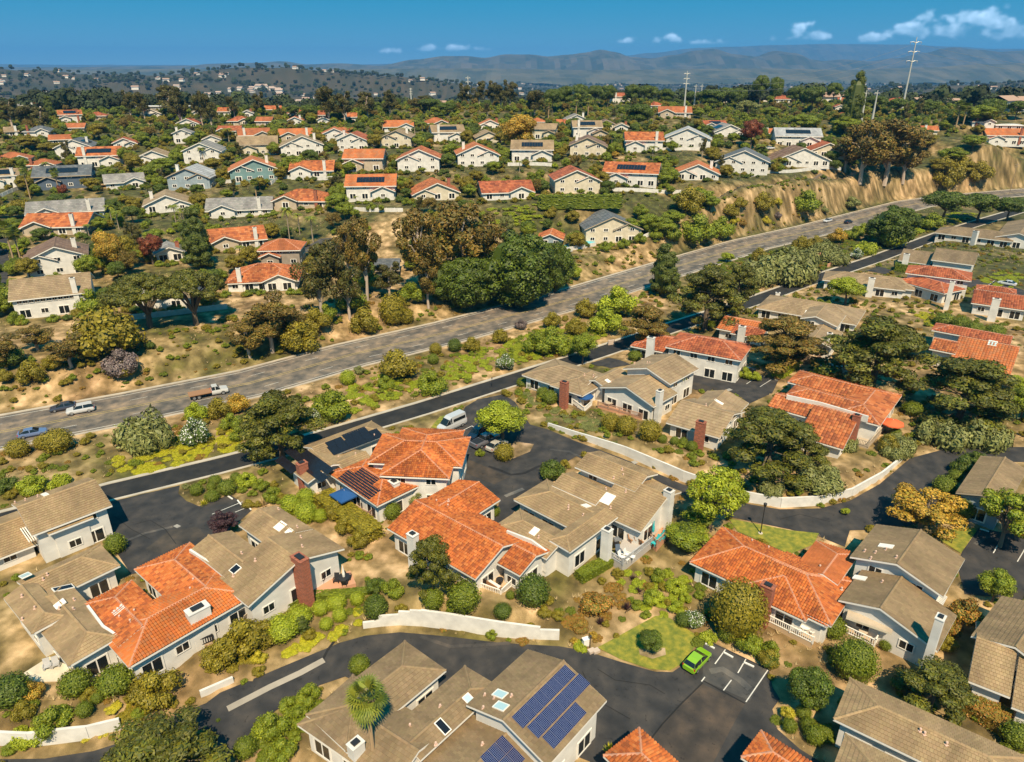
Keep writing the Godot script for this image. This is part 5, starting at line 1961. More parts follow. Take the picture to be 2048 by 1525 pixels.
func far_country() -> void:
	# beyond the hill: the haze-dimmed valley with its trees and towns, too far to count
	var blob := Shape.new()
	for i in 5:
		var q := Vector3(rng.randf_range(-0.3, 0.3), rng.randf_range(0.35, 0.75), rng.randf_range(-0.3, 0.3))
		leafy(blob, q, Vector3.ONE * 0.28, 40, 0.11, [[0.9, 0.9, 0.9], [0.7, 0.7, 0.7], [1, 1, 1]])
		core(blob, q, Vector3.ONE * 0.22, [[0.7, 0.7, 0.7], [0.7, 0.7, 0.7]])
	var home := Shape.new()
	home.box(Vector3(-0.5, -0.3, -0.35), Vector3(0.5, 0.3, 0.35), Color(0.72, 0.69, 0.62))
	for k in [[Vector3(-0.55, 0.28, 0.42), Vector3(0.55, 0.28, 0.42), Vector3(0.55, 0.52, 0), Vector3(-0.55, 0.52, 0)], [Vector3(0.55, 0.28, -0.42), Vector3(-0.55, 0.28, -0.42), Vector3(-0.55, 0.52, 0), Vector3(0.55, 0.52, 0)]]:
		home.quad(k[0], k[1], k[2], k[3], Color(0.36, 0.24, 0.18))
	var trees: Array[Transform3D] = []
	var tint := PackedColorArray()
	var homes: Array[Transform3D] = []
	for i in 26000:
		var a := rng.randf_range(-0.75, 0.75)
		var d := 640.0 * pow(11.0, pow(rng.randf(), 0.95))
		var x := sin(a) * d
		var z := -cos(a) * d
		var n := rolling.get_noise_2d(x * 2.6, z * 2.6)
		if i % 12 == 0:
			if n < 0.12:
				var k := rng.randf_range(11, 20)
				homes.append(Transform3D(Basis(Vector3.UP, rng.randf_range(-0.6, 0.6)) * Basis.from_scale(Vector3(k, k * 0.75, k)), Vector3(x, ground(x, z) + 1.5, z)))
			continue
		if n < -0.3 and rng.randf() < 0.6:
			continue
		var w := rng.randf_range(7, 17)
		trees.append(Transform3D(Basis(Vector3.UP, rng.randf() * TAU) * Basis.from_scale(Vector3(w, w * rng.randf_range(0.6, 1.3), w)), Vector3(x, ground(x, z) - 1.0, z)))
		tint.append(Color(0.035, 0.05, 0.018) * rng.randf_range(0.6, 1.7))
	copies("woodland", blob.mesh(mats.bark), trees, "far wooded valley fading into blue haze beyond the hilltop", "trees", tint)
	copies("distant_town", home.mesh(mats.bark), homes, "distant pale houses scattered through the hazy valley", "houses")
	for i in 26:
		var t := i / 25.0
		var x := lerpf(-980, -560, t) + rng.randf_range(-6, 6)
		var z := -2250.0 + 120.0 * sin(t * 9.0)
		var k := rng.randf_range(15, 22)
		var o := thing("bluff_house", "tiny white house in the row along the far bluff%s" % place_in(i, 26), "house", Vector3(x, ground(x, z) + 3.0, z), "white houses along the far bluff")
		o.rotation.y = rng.randf_range(-0.5, 0.5)
		var w := Shape.new()
		w.box(Vector3(-0.5, -0.5, -0.35) * k, Vector3(0.5, 0.28, 0.35) * k)
		part("wall", w.mesh(), mats.white, o)
		var r := Shape.new()
		for q in [1.0, -1.0]:
			r.quad(Vector3(-0.55 * q, 0.27, 0.42 * q) * k, Vector3(0.55 * q, 0.27, 0.42 * q) * k, Vector3(0.55 * q, 0.5, 0) * k, Vector3(-0.55 * q, 0.5, 0) * k, Color(0.4, 0.3, 0.24))
		part("roof", r.mesh(), mats.roof, o)


func cloud_cover() -> ImageTexture:
	# cumulus low over the mountains, computed from noise; each bank holds azimuth, elevation, breadth and height in degrees
	var w := 4096
	var im := Image.create(w, 2048, false, Image.FORMAT_RGBA8)
	im.fill(Color(1, 1, 1, 0))
	var n := FastNoiseLite.new()
	n.seed = 4
	n.frequency = 0.03
	n.fractal_octaves = 5
	var banks := CLOUDS.duplicate()
	var r := RandomNumberGenerator.new()
	r.seed = 9
	for i in 70:
		var az := r.randf_range(-180, 180)
		if absf(az) > 40.0:
			var s := r.randf_range(0.8, 5.0)
			banks.append(Vector4(az, r.randf_range(1.2, 4.5), s, s * 0.28))
	var deg := w / 360.0
	for b: Vector4 in banks:
		var cx := b.x * deg
		var cy := 1024.0 - b.y * deg
		for y in range(int(cy - b.w * deg * 1.3), int(cy + b.w * deg * 0.7)):
			for x in range(int(cx - b.z * deg * 1.3), int(cx + b.z * deg * 1.3)):
				var u := (x - cx) / (b.z * deg)
				var v := (cy - y) / (b.w * deg)
				var body := 1.0 - u * u - (v * v if v > 0 else v * v * 6.0)
				var a := smoothstep(0.18, 0.75, body * 0.75 + n.get_noise_2d(x * 1.6, y * 2.6) * 1.1)
				if a <= 0.0:
					continue
				var px := posmod(x, w)
				var old := im.get_pixel(px, y)
				if a > old.a:
					var lit := clampf(0.72 + v * 0.3 + n.get_noise_2d(x * 3.0 + 40.0, y * 3.0) * 0.3, 0.5, 1.0)
					im.set_pixel(px, y, Color(0.82 * lit, 0.86 * lit, 0.92 * lit, a * 0.85))
	return ImageTexture.create_from_image(im)


func _ready() -> void:
	var cam := Camera3D.new()
	cam.name = "camera"
	cam.position = EYE
	cam.rotation_degrees = Vector3(-23.8, 0, 0)
	cam.fov = 56.47
	cam.near = 0.5
	cam.far = 60000.0
	add_child(cam)
	cam.current = true
	var env := Environment.new()
	env.background_mode = Environment.BG_SKY
	var sky := ProceduralSkyMaterial.new()
	sky.sky_top_color = Color(0.0, 0.5, 0.65)
	sky.sky_horizon_color = Color(0.5, 0.65, 0.74)
	sky.sky_curve = 0.022
	sky.ground_horizon_color = Color(0.42, 0.55, 0.66)
	sky.ground_bottom_color = Color(0.25, 0.23, 0.17)
	sky.sun_angle_max = 2.0
	sky.sky_cover = cloud_cover()
	env.sky = Sky.new()
	env.sky.sky_material = sky
	env.tonemap_mode = Environment.TONE_MAPPER_LINEAR
	env.tonemap_exposure = 1.45
	env.fog_enabled = true
	env.fog_density = 0.000065
	env.fog_light_color = Color(0.34, 0.64, 0.9)
	env.sdfgi_enabled = true
	env.ssao_enabled = true
	env.ssil_enabled = true
	var we := WorldEnvironment.new()
	we.name = "surroundings"
	we.environment = env
	add_child(we)
	var sun := DirectionalLight3D.new()
	sun.name = "sun"
	sun.light_energy = 1.6
	sun.light_color = Color(1.0, 0.915, 0.78)
	sun.light_angular_distance = 0.5
	sun.shadow_enabled = true
	add_child(sun)
	sun.look_at_from_position(Vector3.ZERO, Vector3(-0.103, -0.943, -0.677), Vector3.UP)
	rng.seed = 20
	fine.seed = 3
	fine.frequency = 0.06
	fine.fractal_octaves = 4
	rolling.seed = 8
	rolling.frequency = 0.0016
	rolling.fractal_octaves = 5
	make_materials()
	mats.tail = plain(0.4, 0.012, 0.012, 0.3)
	make_grid()
	make_ground()
	make_road()
	make_struct()
	make_house()
	make_villa()
	make_plant()
	make_object()


func make_road() -> void:
	sheet("parking_lot", pts([-62.79, -91.39, -52.9, -96.64, -52.02, -94.09, -49.81, -91.85, -47.25, -90.41, -43.8, -93.76, -39.04, -89.51, -40.67, -84.13, -43.41, -81.19, -46.1, -76.32, -49.87, -74.8, -53.7, -78.89, -57.98, -84.51]), mats.asphalt, Color(0.088, 0.085, 0.084), 0.07, 1.2)
	sheet("parking_lot", pts([-10.77, -113.75, -12.43, -107.18, -9.89, -102.2, -9.03, -98.31, -5.01, -94.66, -3.05, -94.66, -1.84, -92.16, -2.86, -86.78, -1.73, -85.01, 1.22, -91.19, 6.29, -93.77, 5.28, -97.42, 6.23, -100.42, 10.68, -104.92, 12.94, -106.39, 18.03, -102.98, 22.24, -98.43, 26.76, -93.31, 31.16, -89.47, 32.47, -92.71, 27, -96.23, 18.97, -103.7, 11.1, -110.19, 6.55, -114.63, 3.32, -116.73, 0.59, -126.02, -1.92, -130.08, -6.88, -128.01, -9.16, -124.59, -10.1, -117.11]), mats.asphalt, Color(0.088, 0.085, 0.084), 0.07, 1.2)
	sheet("driveway", pts([32.01, -92.71, 35.39, -91.15, 40.15, -89.55, 46.11, -89.53, 51.29, -91.21, 57.87, -95.61, 66.15, -102.76, 72.45, -105.2, 80.08, -106.58, 88.76, -106.73, 85.55, -101.87, 79.75, -101.84, 73.91, -100.32, 68.41, -95.47, 65.15, -91.6, 65.31, -89.12, 55.6, -84.48, 48.4, -84.37, 46.23, -80.87, 43.62, -83.07, 40, -84.84, 32.22, -87.89, 30.41, -89.48]), mats.asphalt, Color(0.088, 0.085, 0.084), 0.07, 1.3)
	sheet("parking_lot", pts([67, -84.65, 72.97, -82.63, 64.06, -69.04, 61.18, -70.87, 57.4, -71.39, 59.64, -77.04, 61.74, -79.56]), mats.asphalt, Color(0.088, 0.085, 0.084), 0.07, 1.3)
	sheet("driveway", pts([-31.83, -57.08, -26.31, -60.53, -23.37, -62.33, -20.3, -64.17, -17.54, -65.24, -13.44, -65.76, -7.39, -65.1, -1.42, -64.28, 5.52, -63.75, 8.52, -63.06, 12.38, -61.45, 16.13, -60.03, 18.09, -59.95, 19.62, -61.05, 22.81, -64.81, 28.97, -60.1, 28.59, -57.73, 28.85, -56.08, 27.64, -54.84, 27.34, -52.41, 28.78, -50.05, 30.21, -48.62, 29.27, -46.24, 8.38, -46.37, 7.68, -48.79, -3.35, -53.72, -12.1, -56.28, -18.71, -59.39, -21.24, -58.26, -23.78, -56.44, -26.41, -53.65, -27.12, -51.87, -27.89, -50.43, -28.47, -47.95, -40.58, -46.99, -49.69, -47.72, -51.95, -48.97, -46.18, -49.14, -41.82, -49.96, -39.23, -51.09, -35.47, -54.13, -32.84, -55.74]), mats.asphalt, Color(0.088, 0.085, 0.084), 0.07, 1.1)
	sheet("parking_lot", pts([38.36, -138.72, 47.01, -137.04, 51.47, -138.22, 55.07, -134.25, 51.76, -128.09, 43.97, -121.91, 45.59, -124.09, 43.58, -129.68, 39.21, -129.05, 36.07, -131.05]), mats.asphalt, Color(0.088, 0.085, 0.084), 0.07, 1.4)
	sheet("driveway", pts([17.36, -146.14, 21.95, -149.13, 26.02, -143.49, 21.42, -141.67, 18.44, -143.97]), mats.asphalt, Color(0.088, 0.085, 0.084), 0.07, 1.4)
	sheet("driveway", pts([129.48, -199.66, 138.43, -203.27, 141.51, -197.73, 143.18, -189.46, 138.97, -183.08, 130.07, -194.27]), mats.asphalt, Color(0.088, 0.085, 0.084), 0.07, 1.8)
	sheet("driveway", pts([108.98, -213.93, 114.67, -217.98, 117.61, -211.63, 113.32, -208.99]), mats.asphalt, Color(0.088, 0.085, 0.084), 0.07, 1.8)
	sheet("street", pts([-68.03, -217.64, -62.64, -230.66, -51.69, -229.67, -49.14, -221.93, -58.74, -214.44]), mats.asphalt, Color(0.16, 0.15, 0.14), 0.07, 2.0)
	sheet("street", pts([-132.48, -170.44, -131.13, -179.03, -137.87, -190.36, -158.92, -222.57, -181.94, -244.43]), mats.asphalt, Color(0.088, 0.085, 0.084), 0.07, 2.0)
	sheet("asphalt_patch", pts([21.06, -58.26, 24.96, -55.61, 23.02, -53.1, 19.28, -47.99, 11.25, -47.99, 16.05, -53.8]), mats.asphalt, Color(0.13, 0.105, 0.085), 0.082, 1.1)
	sheet("asphalt_patch", pts([-9.15, -106, -0.32, -99.05, -2.87, -96.83, -9, -101.41]), mats.asphalt, Color(0.125, 0.1, 0.08), 0.082, 1.1)
	sheet("asphalt_patch", pts([-48.96, -84.34, -45.39, -85.25, -43.53, -83.26, -47.26, -78.93, -50.48, -79.98]), mats.asphalt, Color(0.115, 0.1, 0.085), 0.082, 1.1)
	sheet("asphalt_patch", pts([37.37, -134.02, 43.22, -129.45, 39.15, -128.81, 36.01, -130.81]), mats.asphalt, Color(0.1, 0.085, 0.07), 0.082, 1.1)
	sheet("asphalt_patch", pts([22.73, -64.51, 28.82, -59.97, 25.58, -55.91, 21.19, -58.8]), mats.asphalt, Color(0.145, 0.14, 0.135), 0.082, 1.1)
	sheet("asphalt_patch", pts([64.2, -72.16, 65.48, -71.22, 64.06, -69.04, 61.49, -70.86]), mats.asphalt, Color(0.1, 0.085, 0.07), 0.082, 1.1)
	sheet("lawn", pts([10.02, -63.5, 17.63, -68.37, 18.89, -68.52, 22.51, -64.82, 19.34, -61.06, 17.85, -60.16, 15.63, -60.38, 12.43, -61.81]), mats.cover, Color(0.42, 0.43, 0.05), 0.09, 0.9, 5.0)
	sheet("lawn", pts([31.9, -87.53, 39.92, -84.61, 43.78, -83.84, 42.17, -81.48, 38.11, -79.45, 32.36, -84.5]), mats.cover, Color(0.42, 0.43, 0.05), 0.09, 0.9, 5.0)
	sheet("lawn", pts([60.61, -84.23, 66.5, -84.77, 66.25, -83.98, 61.36, -79.26, 60, -82.03]), mats.cover, Color(0.42, 0.43, 0.05), 0.09, 0.9, 5.0)
	sheet("lawn", pts([-13.67, -120.58, -11.55, -121.5, -12.71, -115.22, -14.89, -115.95]), mats.cover, Color(0.42, 0.43, 0.05), 0.09, 0.9, 5.0)
	sheet("planting_bed", pts([14.79, -63.26, 17.91, -63.4, 17.83, -62.37, 16.17, -61.8, 14.82, -62.38]), mats.ground, Color(0.6, 0.46, 0.26), 0.13, 0.8)
	sheet("planting_bed", pts([-2.03, -104.61, 0.53, -110.5, 3.86, -109.46, 3.1, -106.95, -1.01, -103.78, -2.71, -104.63]), mats.ground, Color(0.5, 0.36, 0.2), 0.13, 0.8)
	ribbon("parking_line", pts([24.87, -63.02, 23.13, -60.98]), -0.06, 0.06, mats.paint, Color(0.75, 0.73, 0.68), 0.098)
	ribbon("parking_line", pts([26.83, -61.58, 25.36, -59.65]), -0.06, 0.06, mats.paint, Color(0.75, 0.73, 0.68), 0.098)
	ribbon("parking_line", pts([21.03, -58.6, 21.56, -59.2]), -0.06, 0.06, mats.paint, Color(0.75, 0.73, 0.68), 0.098)
	ribbon("parking_line", pts([23.13, -57.35, 24.38, -58.72]), -0.06, 0.06, mats.paint, Color(0.75, 0.73, 0.68), 0.098)
	ribbon("parking_line", pts([28.82, -59.97, 25.12, -55.8]), -0.06, 0.06, mats.paint, Color(0.75, 0.73, 0.68), 0.098)
	ribbon("parking_line", pts([-44.51, -88.38, -41.16, -91.74]), -0.06, 0.06, mats.paint, Color(0.75, 0.73, 0.68), 0.098)
	ribbon("parking_line", pts([-41.31, -88.96, -39.62, -90.56]), -0.06, 0.06, mats.paint, Color(0.75, 0.73, 0.68), 0.098)
	ribbon("parking_line", pts([-11.05, -112.65, -7.38, -116.53]), -0.06, 0.06, mats.paint, Color(0.75, 0.73, 0.68), 0.098)
	ribbon("parking_line", pts([-9.2, -110.5, -6.66, -113]), -0.06, 0.06, mats.paint, Color(0.75, 0.73, 0.68), 0.098)
	ribbon("parking_line", pts([-7.38, -116.53, -6.78, -115.58]), -0.06, 0.06, mats.paint, Color(0.75, 0.73, 0.68), 0.098)
	ribbon("parking_line", pts([48.05, -132.84, 52.17, -137.11]), -0.06, 0.06, mats.paint, Color(0.75, 0.73, 0.68), 0.098)
	ribbon("parking_line", pts([52.17, -137.11, 52.96, -135.99]), -0.06, 0.06, mats.paint, Color(0.75, 0.73, 0.68), 0.098)
	ribbon("parking_line", pts([50.29, -131.21, 54.12, -135.12]), -0.06, 0.06, mats.paint, Color(0.75, 0.73, 0.68), 0.098)
	ribbon("parking_line", pts([54.12, -135.12, 54.97, -134.26]), -0.06, 0.06, mats.paint, Color(0.75, 0.73, 0.68), 0.098)
	ribbon("parking_line", pts([69.72, -83.26, 65.77, -79.22]), -0.06, 0.06, mats.paint, Color(0.75, 0.73, 0.68), 0.098)
	ribbon("parking_line", pts([70.56, -79.99, 67.9, -77.43]), -0.06, 0.06, mats.paint, Color(0.75, 0.73, 0.68), 0.098)
	ribbon("parking_line", pts([133.41, -193.99, 140.63, -200.93]), -0.06, 0.06, mats.paint, Color(0.75, 0.73, 0.68), 0.098)
	ribbon("highway", MAIN, -7.6, 7.6, mats.asphalt, Color(0.4, 0.335, 0.265), 0.06)
	ribbon("lane_resurfacing", MAIN, -6.4, -3.7, mats.asphalt, Color(0.32, 0.27, 0.22), 0.068, 0.0, 1.6, Vector2(70, 26))
	ribbon("lane_resurfacing", MAIN, -3.4, -0.5, mats.asphalt, Color(0.47, 0.37, 0.275), 0.072, 0.0, 1.6, Vector2(44, 30))
	ribbon("lane_resurfacing", MAIN, 0.6, 3.4, mats.asphalt, Color(0.35, 0.295, 0.235), 0.068, 0.0, 1.6, Vector2(90, 40))
	ribbon("lane_resurfacing", MAIN, 3.6, 6.2, mats.asphalt, Color(0.29, 0.25, 0.205), 0.072, 0.0, 1.6, Vector2(52, 24))
	ribbon("road_marking", MAIN, -6.75, -6.6, mats.paint, Color(0.7, 0.68, 0.62), 0.084)
	ribbon("road_marking", MAIN, 6.6, 6.75, mats.paint, Color(0.7, 0.68, 0.62), 0.084)
	ribbon("road_marking", MAIN, -0.42, -0.28, mats.paint, Color(0.62, 0.46, 0.16), 0.084)
	ribbon("road_marking", MAIN, 0.28, 0.42, mats.paint, Color(0.62, 0.46, 0.16), 0.084)
	ribbon("road_marking", MAIN, -3.62, -3.5, mats.paint, Color(0.7, 0.68, 0.62), 0.084, 0.0, 1.5, Vector2(3, 9))
	ribbon("road_marking", MAIN, 3.5, 3.62, mats.paint, Color(0.7, 0.68, 0.62), 0.084, 0.0, 1.5, Vector2(3, 9))
	ribbon("kerb", MAIN, -8.3, -7.6, mats.paint, Color(0.56, 0.49, 0.39), 0.06, 0.12)
	ribbon("kerb", MAIN, 7.6, 8.1, mats.paint, Color(0.56, 0.49, 0.39), 0.06, 0.12)
	ribbon("side_road", SIDE, -2.5, 2.5, mats.asphalt, Color(0.045, 0.045, 0.046), 0.065)
	ribbon("kerb", SIDE, -3.25, -2.5, mats.paint, Color(0.56, 0.5, 0.41), 0.06, 0.1)
	ribbon("kerb", SIDE, 2.5, 3.0, mats.paint, Color(0.56, 0.5, 0.41), 0.045, 0.04)
	ribbon("gutter", pts([-30.31, -55.08, -26.66, -57.94, -23.87, -59.84, -21.6, -61.65]), -0.4, 0.4, mats.paint, Color(0.42, 0.37, 0.3), 0.1)
	sheet("swimming_pool", pts([15.22, -227.72, 21.02, -235.41, 28.12, -239.5, 27.84, -236.44, 22.32, -230.91, 17.09, -226.49]), mats.pool, Color(1, 1, 1), 0.5, 1.6)
	sheet("swimming_pool", pts([-37.92, -197.12, -33.8, -200.04, -33, -196.59, -36.83, -194]), mats.pool, Color(1, 1, 1), 0.5, 1.6)
	ribbon("road_stain", pts([-3.91, -102.36, -1.98, -101.08, -0.16, -99.66, 2.04, -100.08, 4.06, -101.89, 5.94, -103.08, 7.62, -104.76]), -0.28, 0.28, mats.asphalt, Color(0.03, 0.03, 0.032), 0.092)
	ribbon("crack_sealant", pts([-54.63, -85.73, -52.92, -86.73, -49.77, -84.57, -46.72, -81.14]), -0.06, 0.06, mats.asphalt, Color(0.035, 0.035, 0.035), 0.092)
	ribbon("crack_sealant", pts([-58.47, -87.58, -54.62, -84.52, -50.83, -82.22]), -0.05, 0.05, mats.asphalt, Color(0.035, 0.035, 0.035), 0.092)
	ribbon("crack_sealant", pts([-21.03, -64.31, -21.52, -63.07, -21.77, -61.65]), -0.15, 0.15, mats.asphalt, Color(0.03, 0.03, 0.03), 0.092)
	ribbon("crack_sealant", pts([9.69, -60.4, 11.47, -58.87, 15.25, -58.18, 16.67, -56.98]), -0.05, 0.05, mats.asphalt, Color(0.035, 0.035, 0.035), 0.092)
	ribbon("crack_sealant", pts([7.96, -60.06, 8.98, -56.34, 12.38, -53.8]), -0.05, 0.05, mats.asphalt, Color(0.035, 0.035, 0.035), 0.092)
	ribbon("crack_sealant", pts([21.32, -58.66, 24.96, -55.61]), -0.08, 0.08, mats.asphalt, Color(0.03, 0.03, 0.03), 0.092)
	ribbon("crack_sealant", pts([21.09, -58.39, 18.13, -55.67, 15.67, -53.18, 12.16, -49.1]), -0.08, 0.08, mats.asphalt, Color(0.03, 0.03, 0.03), 0.092)
	ribbon("crack_sealant", pts([39.36, -87.17, 42.67, -88.25, 46.33, -86.34]), -0.05, 0.05, mats.asphalt, Color(0.035, 0.035, 0.035), 0.092)
	ribbon("road_stain", pts([-10.96, -65.08, -7.27, -63.6, -3.77, -63.88, -0.24, -64.22]), -0.23, 0.23, mats.asphalt, Color(0.13, 0.12, 0.11), 0.092)
	ribbon("road_stain", pts([-54.33, -81.51, -52.18, -83.59, -48.96, -85.18]), -0.25, 0.25, mats.asphalt, Color(0.2, 0.19, 0.18), 0.092)
	ribbon("road_stain", pts([-1.08, -93.38, 0.31, -94.35, 1.81, -95.46]), -0.35, 0.35, mats.asphalt, Color(0.3, 0.29, 0.27), 0.092)
	ribbon("road_stain", pts([6.58, -107.6, 9.96, -106.57, 13.8, -102.42, 18.93, -97.81]), -0.25, 0.25, mats.asphalt, Color(0.14, 0.135, 0.13), 0.092)
	ribbon("road_stain", pts([22.31, -59.94, 23.79, -60.25, 25.31, -58.69, 26.05, -57.46]), -0.4, 0.4, mats.asphalt, Color(0.24, 0.23, 0.215), 0.092)
	ribbon("road_stain", pts([64.37, -81.13, 67.08, -82.75, 68.16, -81.64]), -0.25, 0.25, mats.asphalt, Color(0.16, 0.155, 0.15), 0.092)
	sheet("drain_cover", pts([-48.95, -85.3, -48.58, -85.79, -47.8, -85.32, -48.17, -84.83]), mats.paint, Color(0.4, 0.38, 0.34), 0.1, 1.0)
	sheet("drain_cover", pts([19.85, -102.9, 20.58, -103.32, 21.05, -102.55, 20.32, -102.13]), mats.paint, Color(0.4, 0.38, 0.34), 0.1, 1.0)
	sheet("drain_cover", pts([42.85, -129.94, 43.96, -130.66, 44.45, -129.91, 43.35, -129.2]), mats.paint, Color(0.4, 0.38, 0.34), 0.1, 1.0)


func make_struct() -> void:
	wall_line("tall white block retaining wall with stepped ends above the bottom drive", WALLS[0][1], true)
	wall_line("long curving white retaining wall along the upper driveway and bend", WALLS[1][1], false)
	wall_line("low white retaining wall at the lower left corner", WALLS[2][1], false)
	wall_line("short white wall end beside the bottom drive", WALLS[3][1], false)
	fence("white garden wall below the teal gabled house", pts([-116.73, -290.01, -93.09, -282.18, -91.87, -290.26, -70.15, -285.7]), 1.3, "white", 0)
	fence("white garden wall below the red-roofed solar house row", pts([-60.62, -250.42, -48.35, -244.44, -36.87, -242.83]), 1.3, "white", 0)
	fence("white wall with gate posts along the top of the bare tan bank", pts([-89.84, -159.02, -81.96, -161.99, -69.95, -166.89]), 1.3, "white", 0)
	fence("white pool wall above the highway bank", pts([12.12, -217.79, 18.57, -224.86, 28.02, -234.91]), 1.3, "white", 0)
	fence("long white wall below the two-storey tan solar house", pts([-1.61, -297.28, 16.09, -296.16]), 1.3, "white", 0)
	fence("white wall below the cream gabled houses at right", pts([98.17, -300.07, 121.77, -315.77, 147.65, -329.22]), 1.3, "white", 0)
	fence("low white wall below the orange solar house at centre right", pts([37.4, -270.25, 63.56, -272.8]), 1.3, "white", 0)
	fence("white fence at the left edge beside the navy house", pts([-191.55, -269.49, -191.16, -283.78]), 1.3, "white", 0)
	fence("white wall below the white gabled house at upper right", pts([64.48, -325.69, 90.91, -332.36]), 1.3, "white", 0)
	fence("pale garden wall behind the pool house garden", pts([43.93, -238.01, 55.06, -243.23]), 1.3, "white", 0)
	fence("upper orange timber retaining fence among the junipers", pts([100.1, -231.1, 109.53, -238.78]), 1.0, "terracotta", 0)
	fence("lower orange timber retaining fence beside the side road", pts([100.52, -221.6, 110.83, -230.09]), 1.2, "terracotta", 0)
	fence("dark wooden fence along the brown hillside top", pts([115.44, -298.44, 134.31, -319.41, 152.55, -324.99]), 1.1, "oldwood", 0)


func make_house() -> void:
	var h: Node3D
	h = condo("tan-roofed condominium with a large blue solar array above the curving drive", 0.49, "tan_dark", "white", [[5.33, -55.12, -0.87, -47.84, 7.29, 4.75, 5.35, 0.32, 0, 0], [-11.57, -56.25, -15.75, -51.35, 5.39, 3.35, 3.2, 0.32, 3.28, 3.28], [-4.24, -53.52, -9.82, -46.96, 5.09, 3.25, 1.79, 0.32, 2.52, 0], [-15.88, -51.16, -8.61, -46.28, 5.19, 3.75, 3.75, 0.32, 3.75, 0], [-0.24, -48.73, -5.12, -43, 4.89, 4.95, 3.7, 0.32, 0, 0]], 2)
	skylight(h, Vector3(-1.16, 6.45, -51.55), 0, 1, 1.5)
	skylight(h, Vector3(-1.05, 6.86, -49.73), 0, 1, 1.5)
	skylight(h, Vector3(-6.7, 4.79, -49.19), 2, 0.9, 1.6, "thermal")
	skylight(h, Vector3(-4.45, 4.92, -52.43), 2, 0.9, 0.9)
	vents(h, [-2.68, 6.03, -51.77, -1.73, 6.42, -51.03, -0.04, 6.85, -50.93, -2.76, 6.4, -49.9, -7.14, 4.8, -51.51, -9.88, 4.56, -49.45, -7.17, 4.66, -47.31, -2.78, 4.55, -47.4, -15.72, 5.12, -52.71])
	panels(h, Vector3(-0.89, 4.48, -46), 4, 3, 2, 1.05, 1.5, "solar")
	panels(h, Vector3(3.18, 7.02, -50.9), 0, 8, 1, 1.05, 1.48, "solar")
	panels(h, Vector3(4.6, 6.53, -50.22), 0, 8, 1, 1.05, 1.48, "solar")
	panels(h, Vector3(4.98, 6.05, -48.32), 0, 5, 1, 1.05, 1.48, "solar")
	chimney(h, -14.54, -46.73, -0.13, 5.69, 1.3, 1.0, -2.28, "white")
	h = condo("long tan hip-roofed condominium beside the yellow shrub and parking kerb", 1.01, "tan", "white", [[35.95, -50.84, 43.3, -45.28, 5.71, 3.2, 3.2, 0.32, 3.2, 3.2], [32.31, -44.68, 38, -40.38, 5.71, 2.6, 2.6, 0.32, 2.6, 0]], 2)
	vents(h, [38.64, 5.53, -48.1, 38.88, 5.49, -47.76, 40.33, 5.49, -46.65])
	h = condo("tan condominium stepping down the slope behind the clipped rusty hedge", 1.38, "tan", "white", [[50.6, -59.44, 53.63, -57.33, 6.28, 5.35, 5.35, 0.32, 0, 0], [53.89, -57.23, 56.5, -55.41, 5.98, 6.1, 6.1, 0.32, 0, 0]], 2)
	h = condo("tan gabled condominium half hidden behind autumn shrubs above the rusty hedge", 1.75, "tan_dark", "white", [[60.71, -63.76, 53.26, -57.3, 6.95, 3.95, 3.95, 0.32, 0, 0]], 2)
	h = condo("two-level tan gabled condominium with striped awning and white chimney", 1.73, "tan_dark", "white", [[52.64, -75.81, 46.1, -68.93, 8.63, 5.15, 5.4, 0.32, 0, 0], [47, -68.72, 41.75, -63.2, 6.93, 4.4, 6.35, 0.32, 0, 0]], 2)
	skylight(h, Vector3(47.1, 7.9, -73.31), 0, 0.9, 1.7, "white_cloth")
	skylight(h, Vector3(42.72, 5.67, -69.94), 1, 0.9, 1.5, "white_cloth")
	vents(h, [44.37, 7.33, -73, 45.27, 7.71, -72.21, 46.66, 7.97, -72.5, 46.75, 8.48, -70.29, 44.14, 7.71, -71.04, 44.45, 6.45, -68.2, 39.78, 5.37, -68.21])
	chimney(h, 45.69, -59.01, 0.79, 9.53, 1.1, 0.8, -2.33, "white")
	deck(h, pts([39.17, -64.64, 40.91, -66.28, 43.55, -64.64, 41.65, -62.38]), 2.13, "deck", [[3, 0], [2, 3]], "trim", 1.6)
	pergola(h, Vector3(50.66, 4.93, -70.31), Vector3(52.19, 4.93, -67.38), Vector3(49.04, 4.93, -68.57), 8)
	h = condo("orange clay-tiled condominium with brick chimney and balustraded white terrace", 1.61, "orange", "white", [[30.01, -75.46, 36.11, -70.08, 6.31, 5.45, 3.8, 0.32, 4.63, 4.63], [32.73, -72.61, 35.98, -69.74, 6.36, 4.95, 4.95, 0.32, 0, 4.95], [33.26, -70.1, 33.51, -69.88, 5.91, 4.35, 4.35, 0.32, 4.35, 4.35], [41.52, -73.91, 38.12, -70.06, 6.21, 3.45, 1.9, 0.32, 2.67, 0, "orange_plain"]], 2)
	vents(h, [31.9, 5.37, -77.7, 33.64, 5.34, -76.31, 38.44, 5.94, -71.68])
	chimney(h, 30.25, -66.89, 0.8, 7.21, 1.5, 1.1, -0.72, "brick")
	deck(h, pts([30.88, -66.61, 33.79, -67.94, 36.28, -65.16, 34.86, -63.03]), 1.91, "deck", [[3, 0]], "trim", 1.6)
	h = condo("large orange-tiled condominium with white chimney and balcony sofa behind the white wall", 2.05, "orange", "white", [[-13.67, -84.49, -1.12, -73.92, 7.45, 5.25, 5.25, 0.36, 0, 0], [-4.87, -90.07, -10.3, -83.62, 6.95, 4.15, 4.15, 0.32, 0, 0], [0.21, -75.42, 3.07, -73.01, 6.65, 3.25, 3.25, 0.32, 0, 0]], 2)
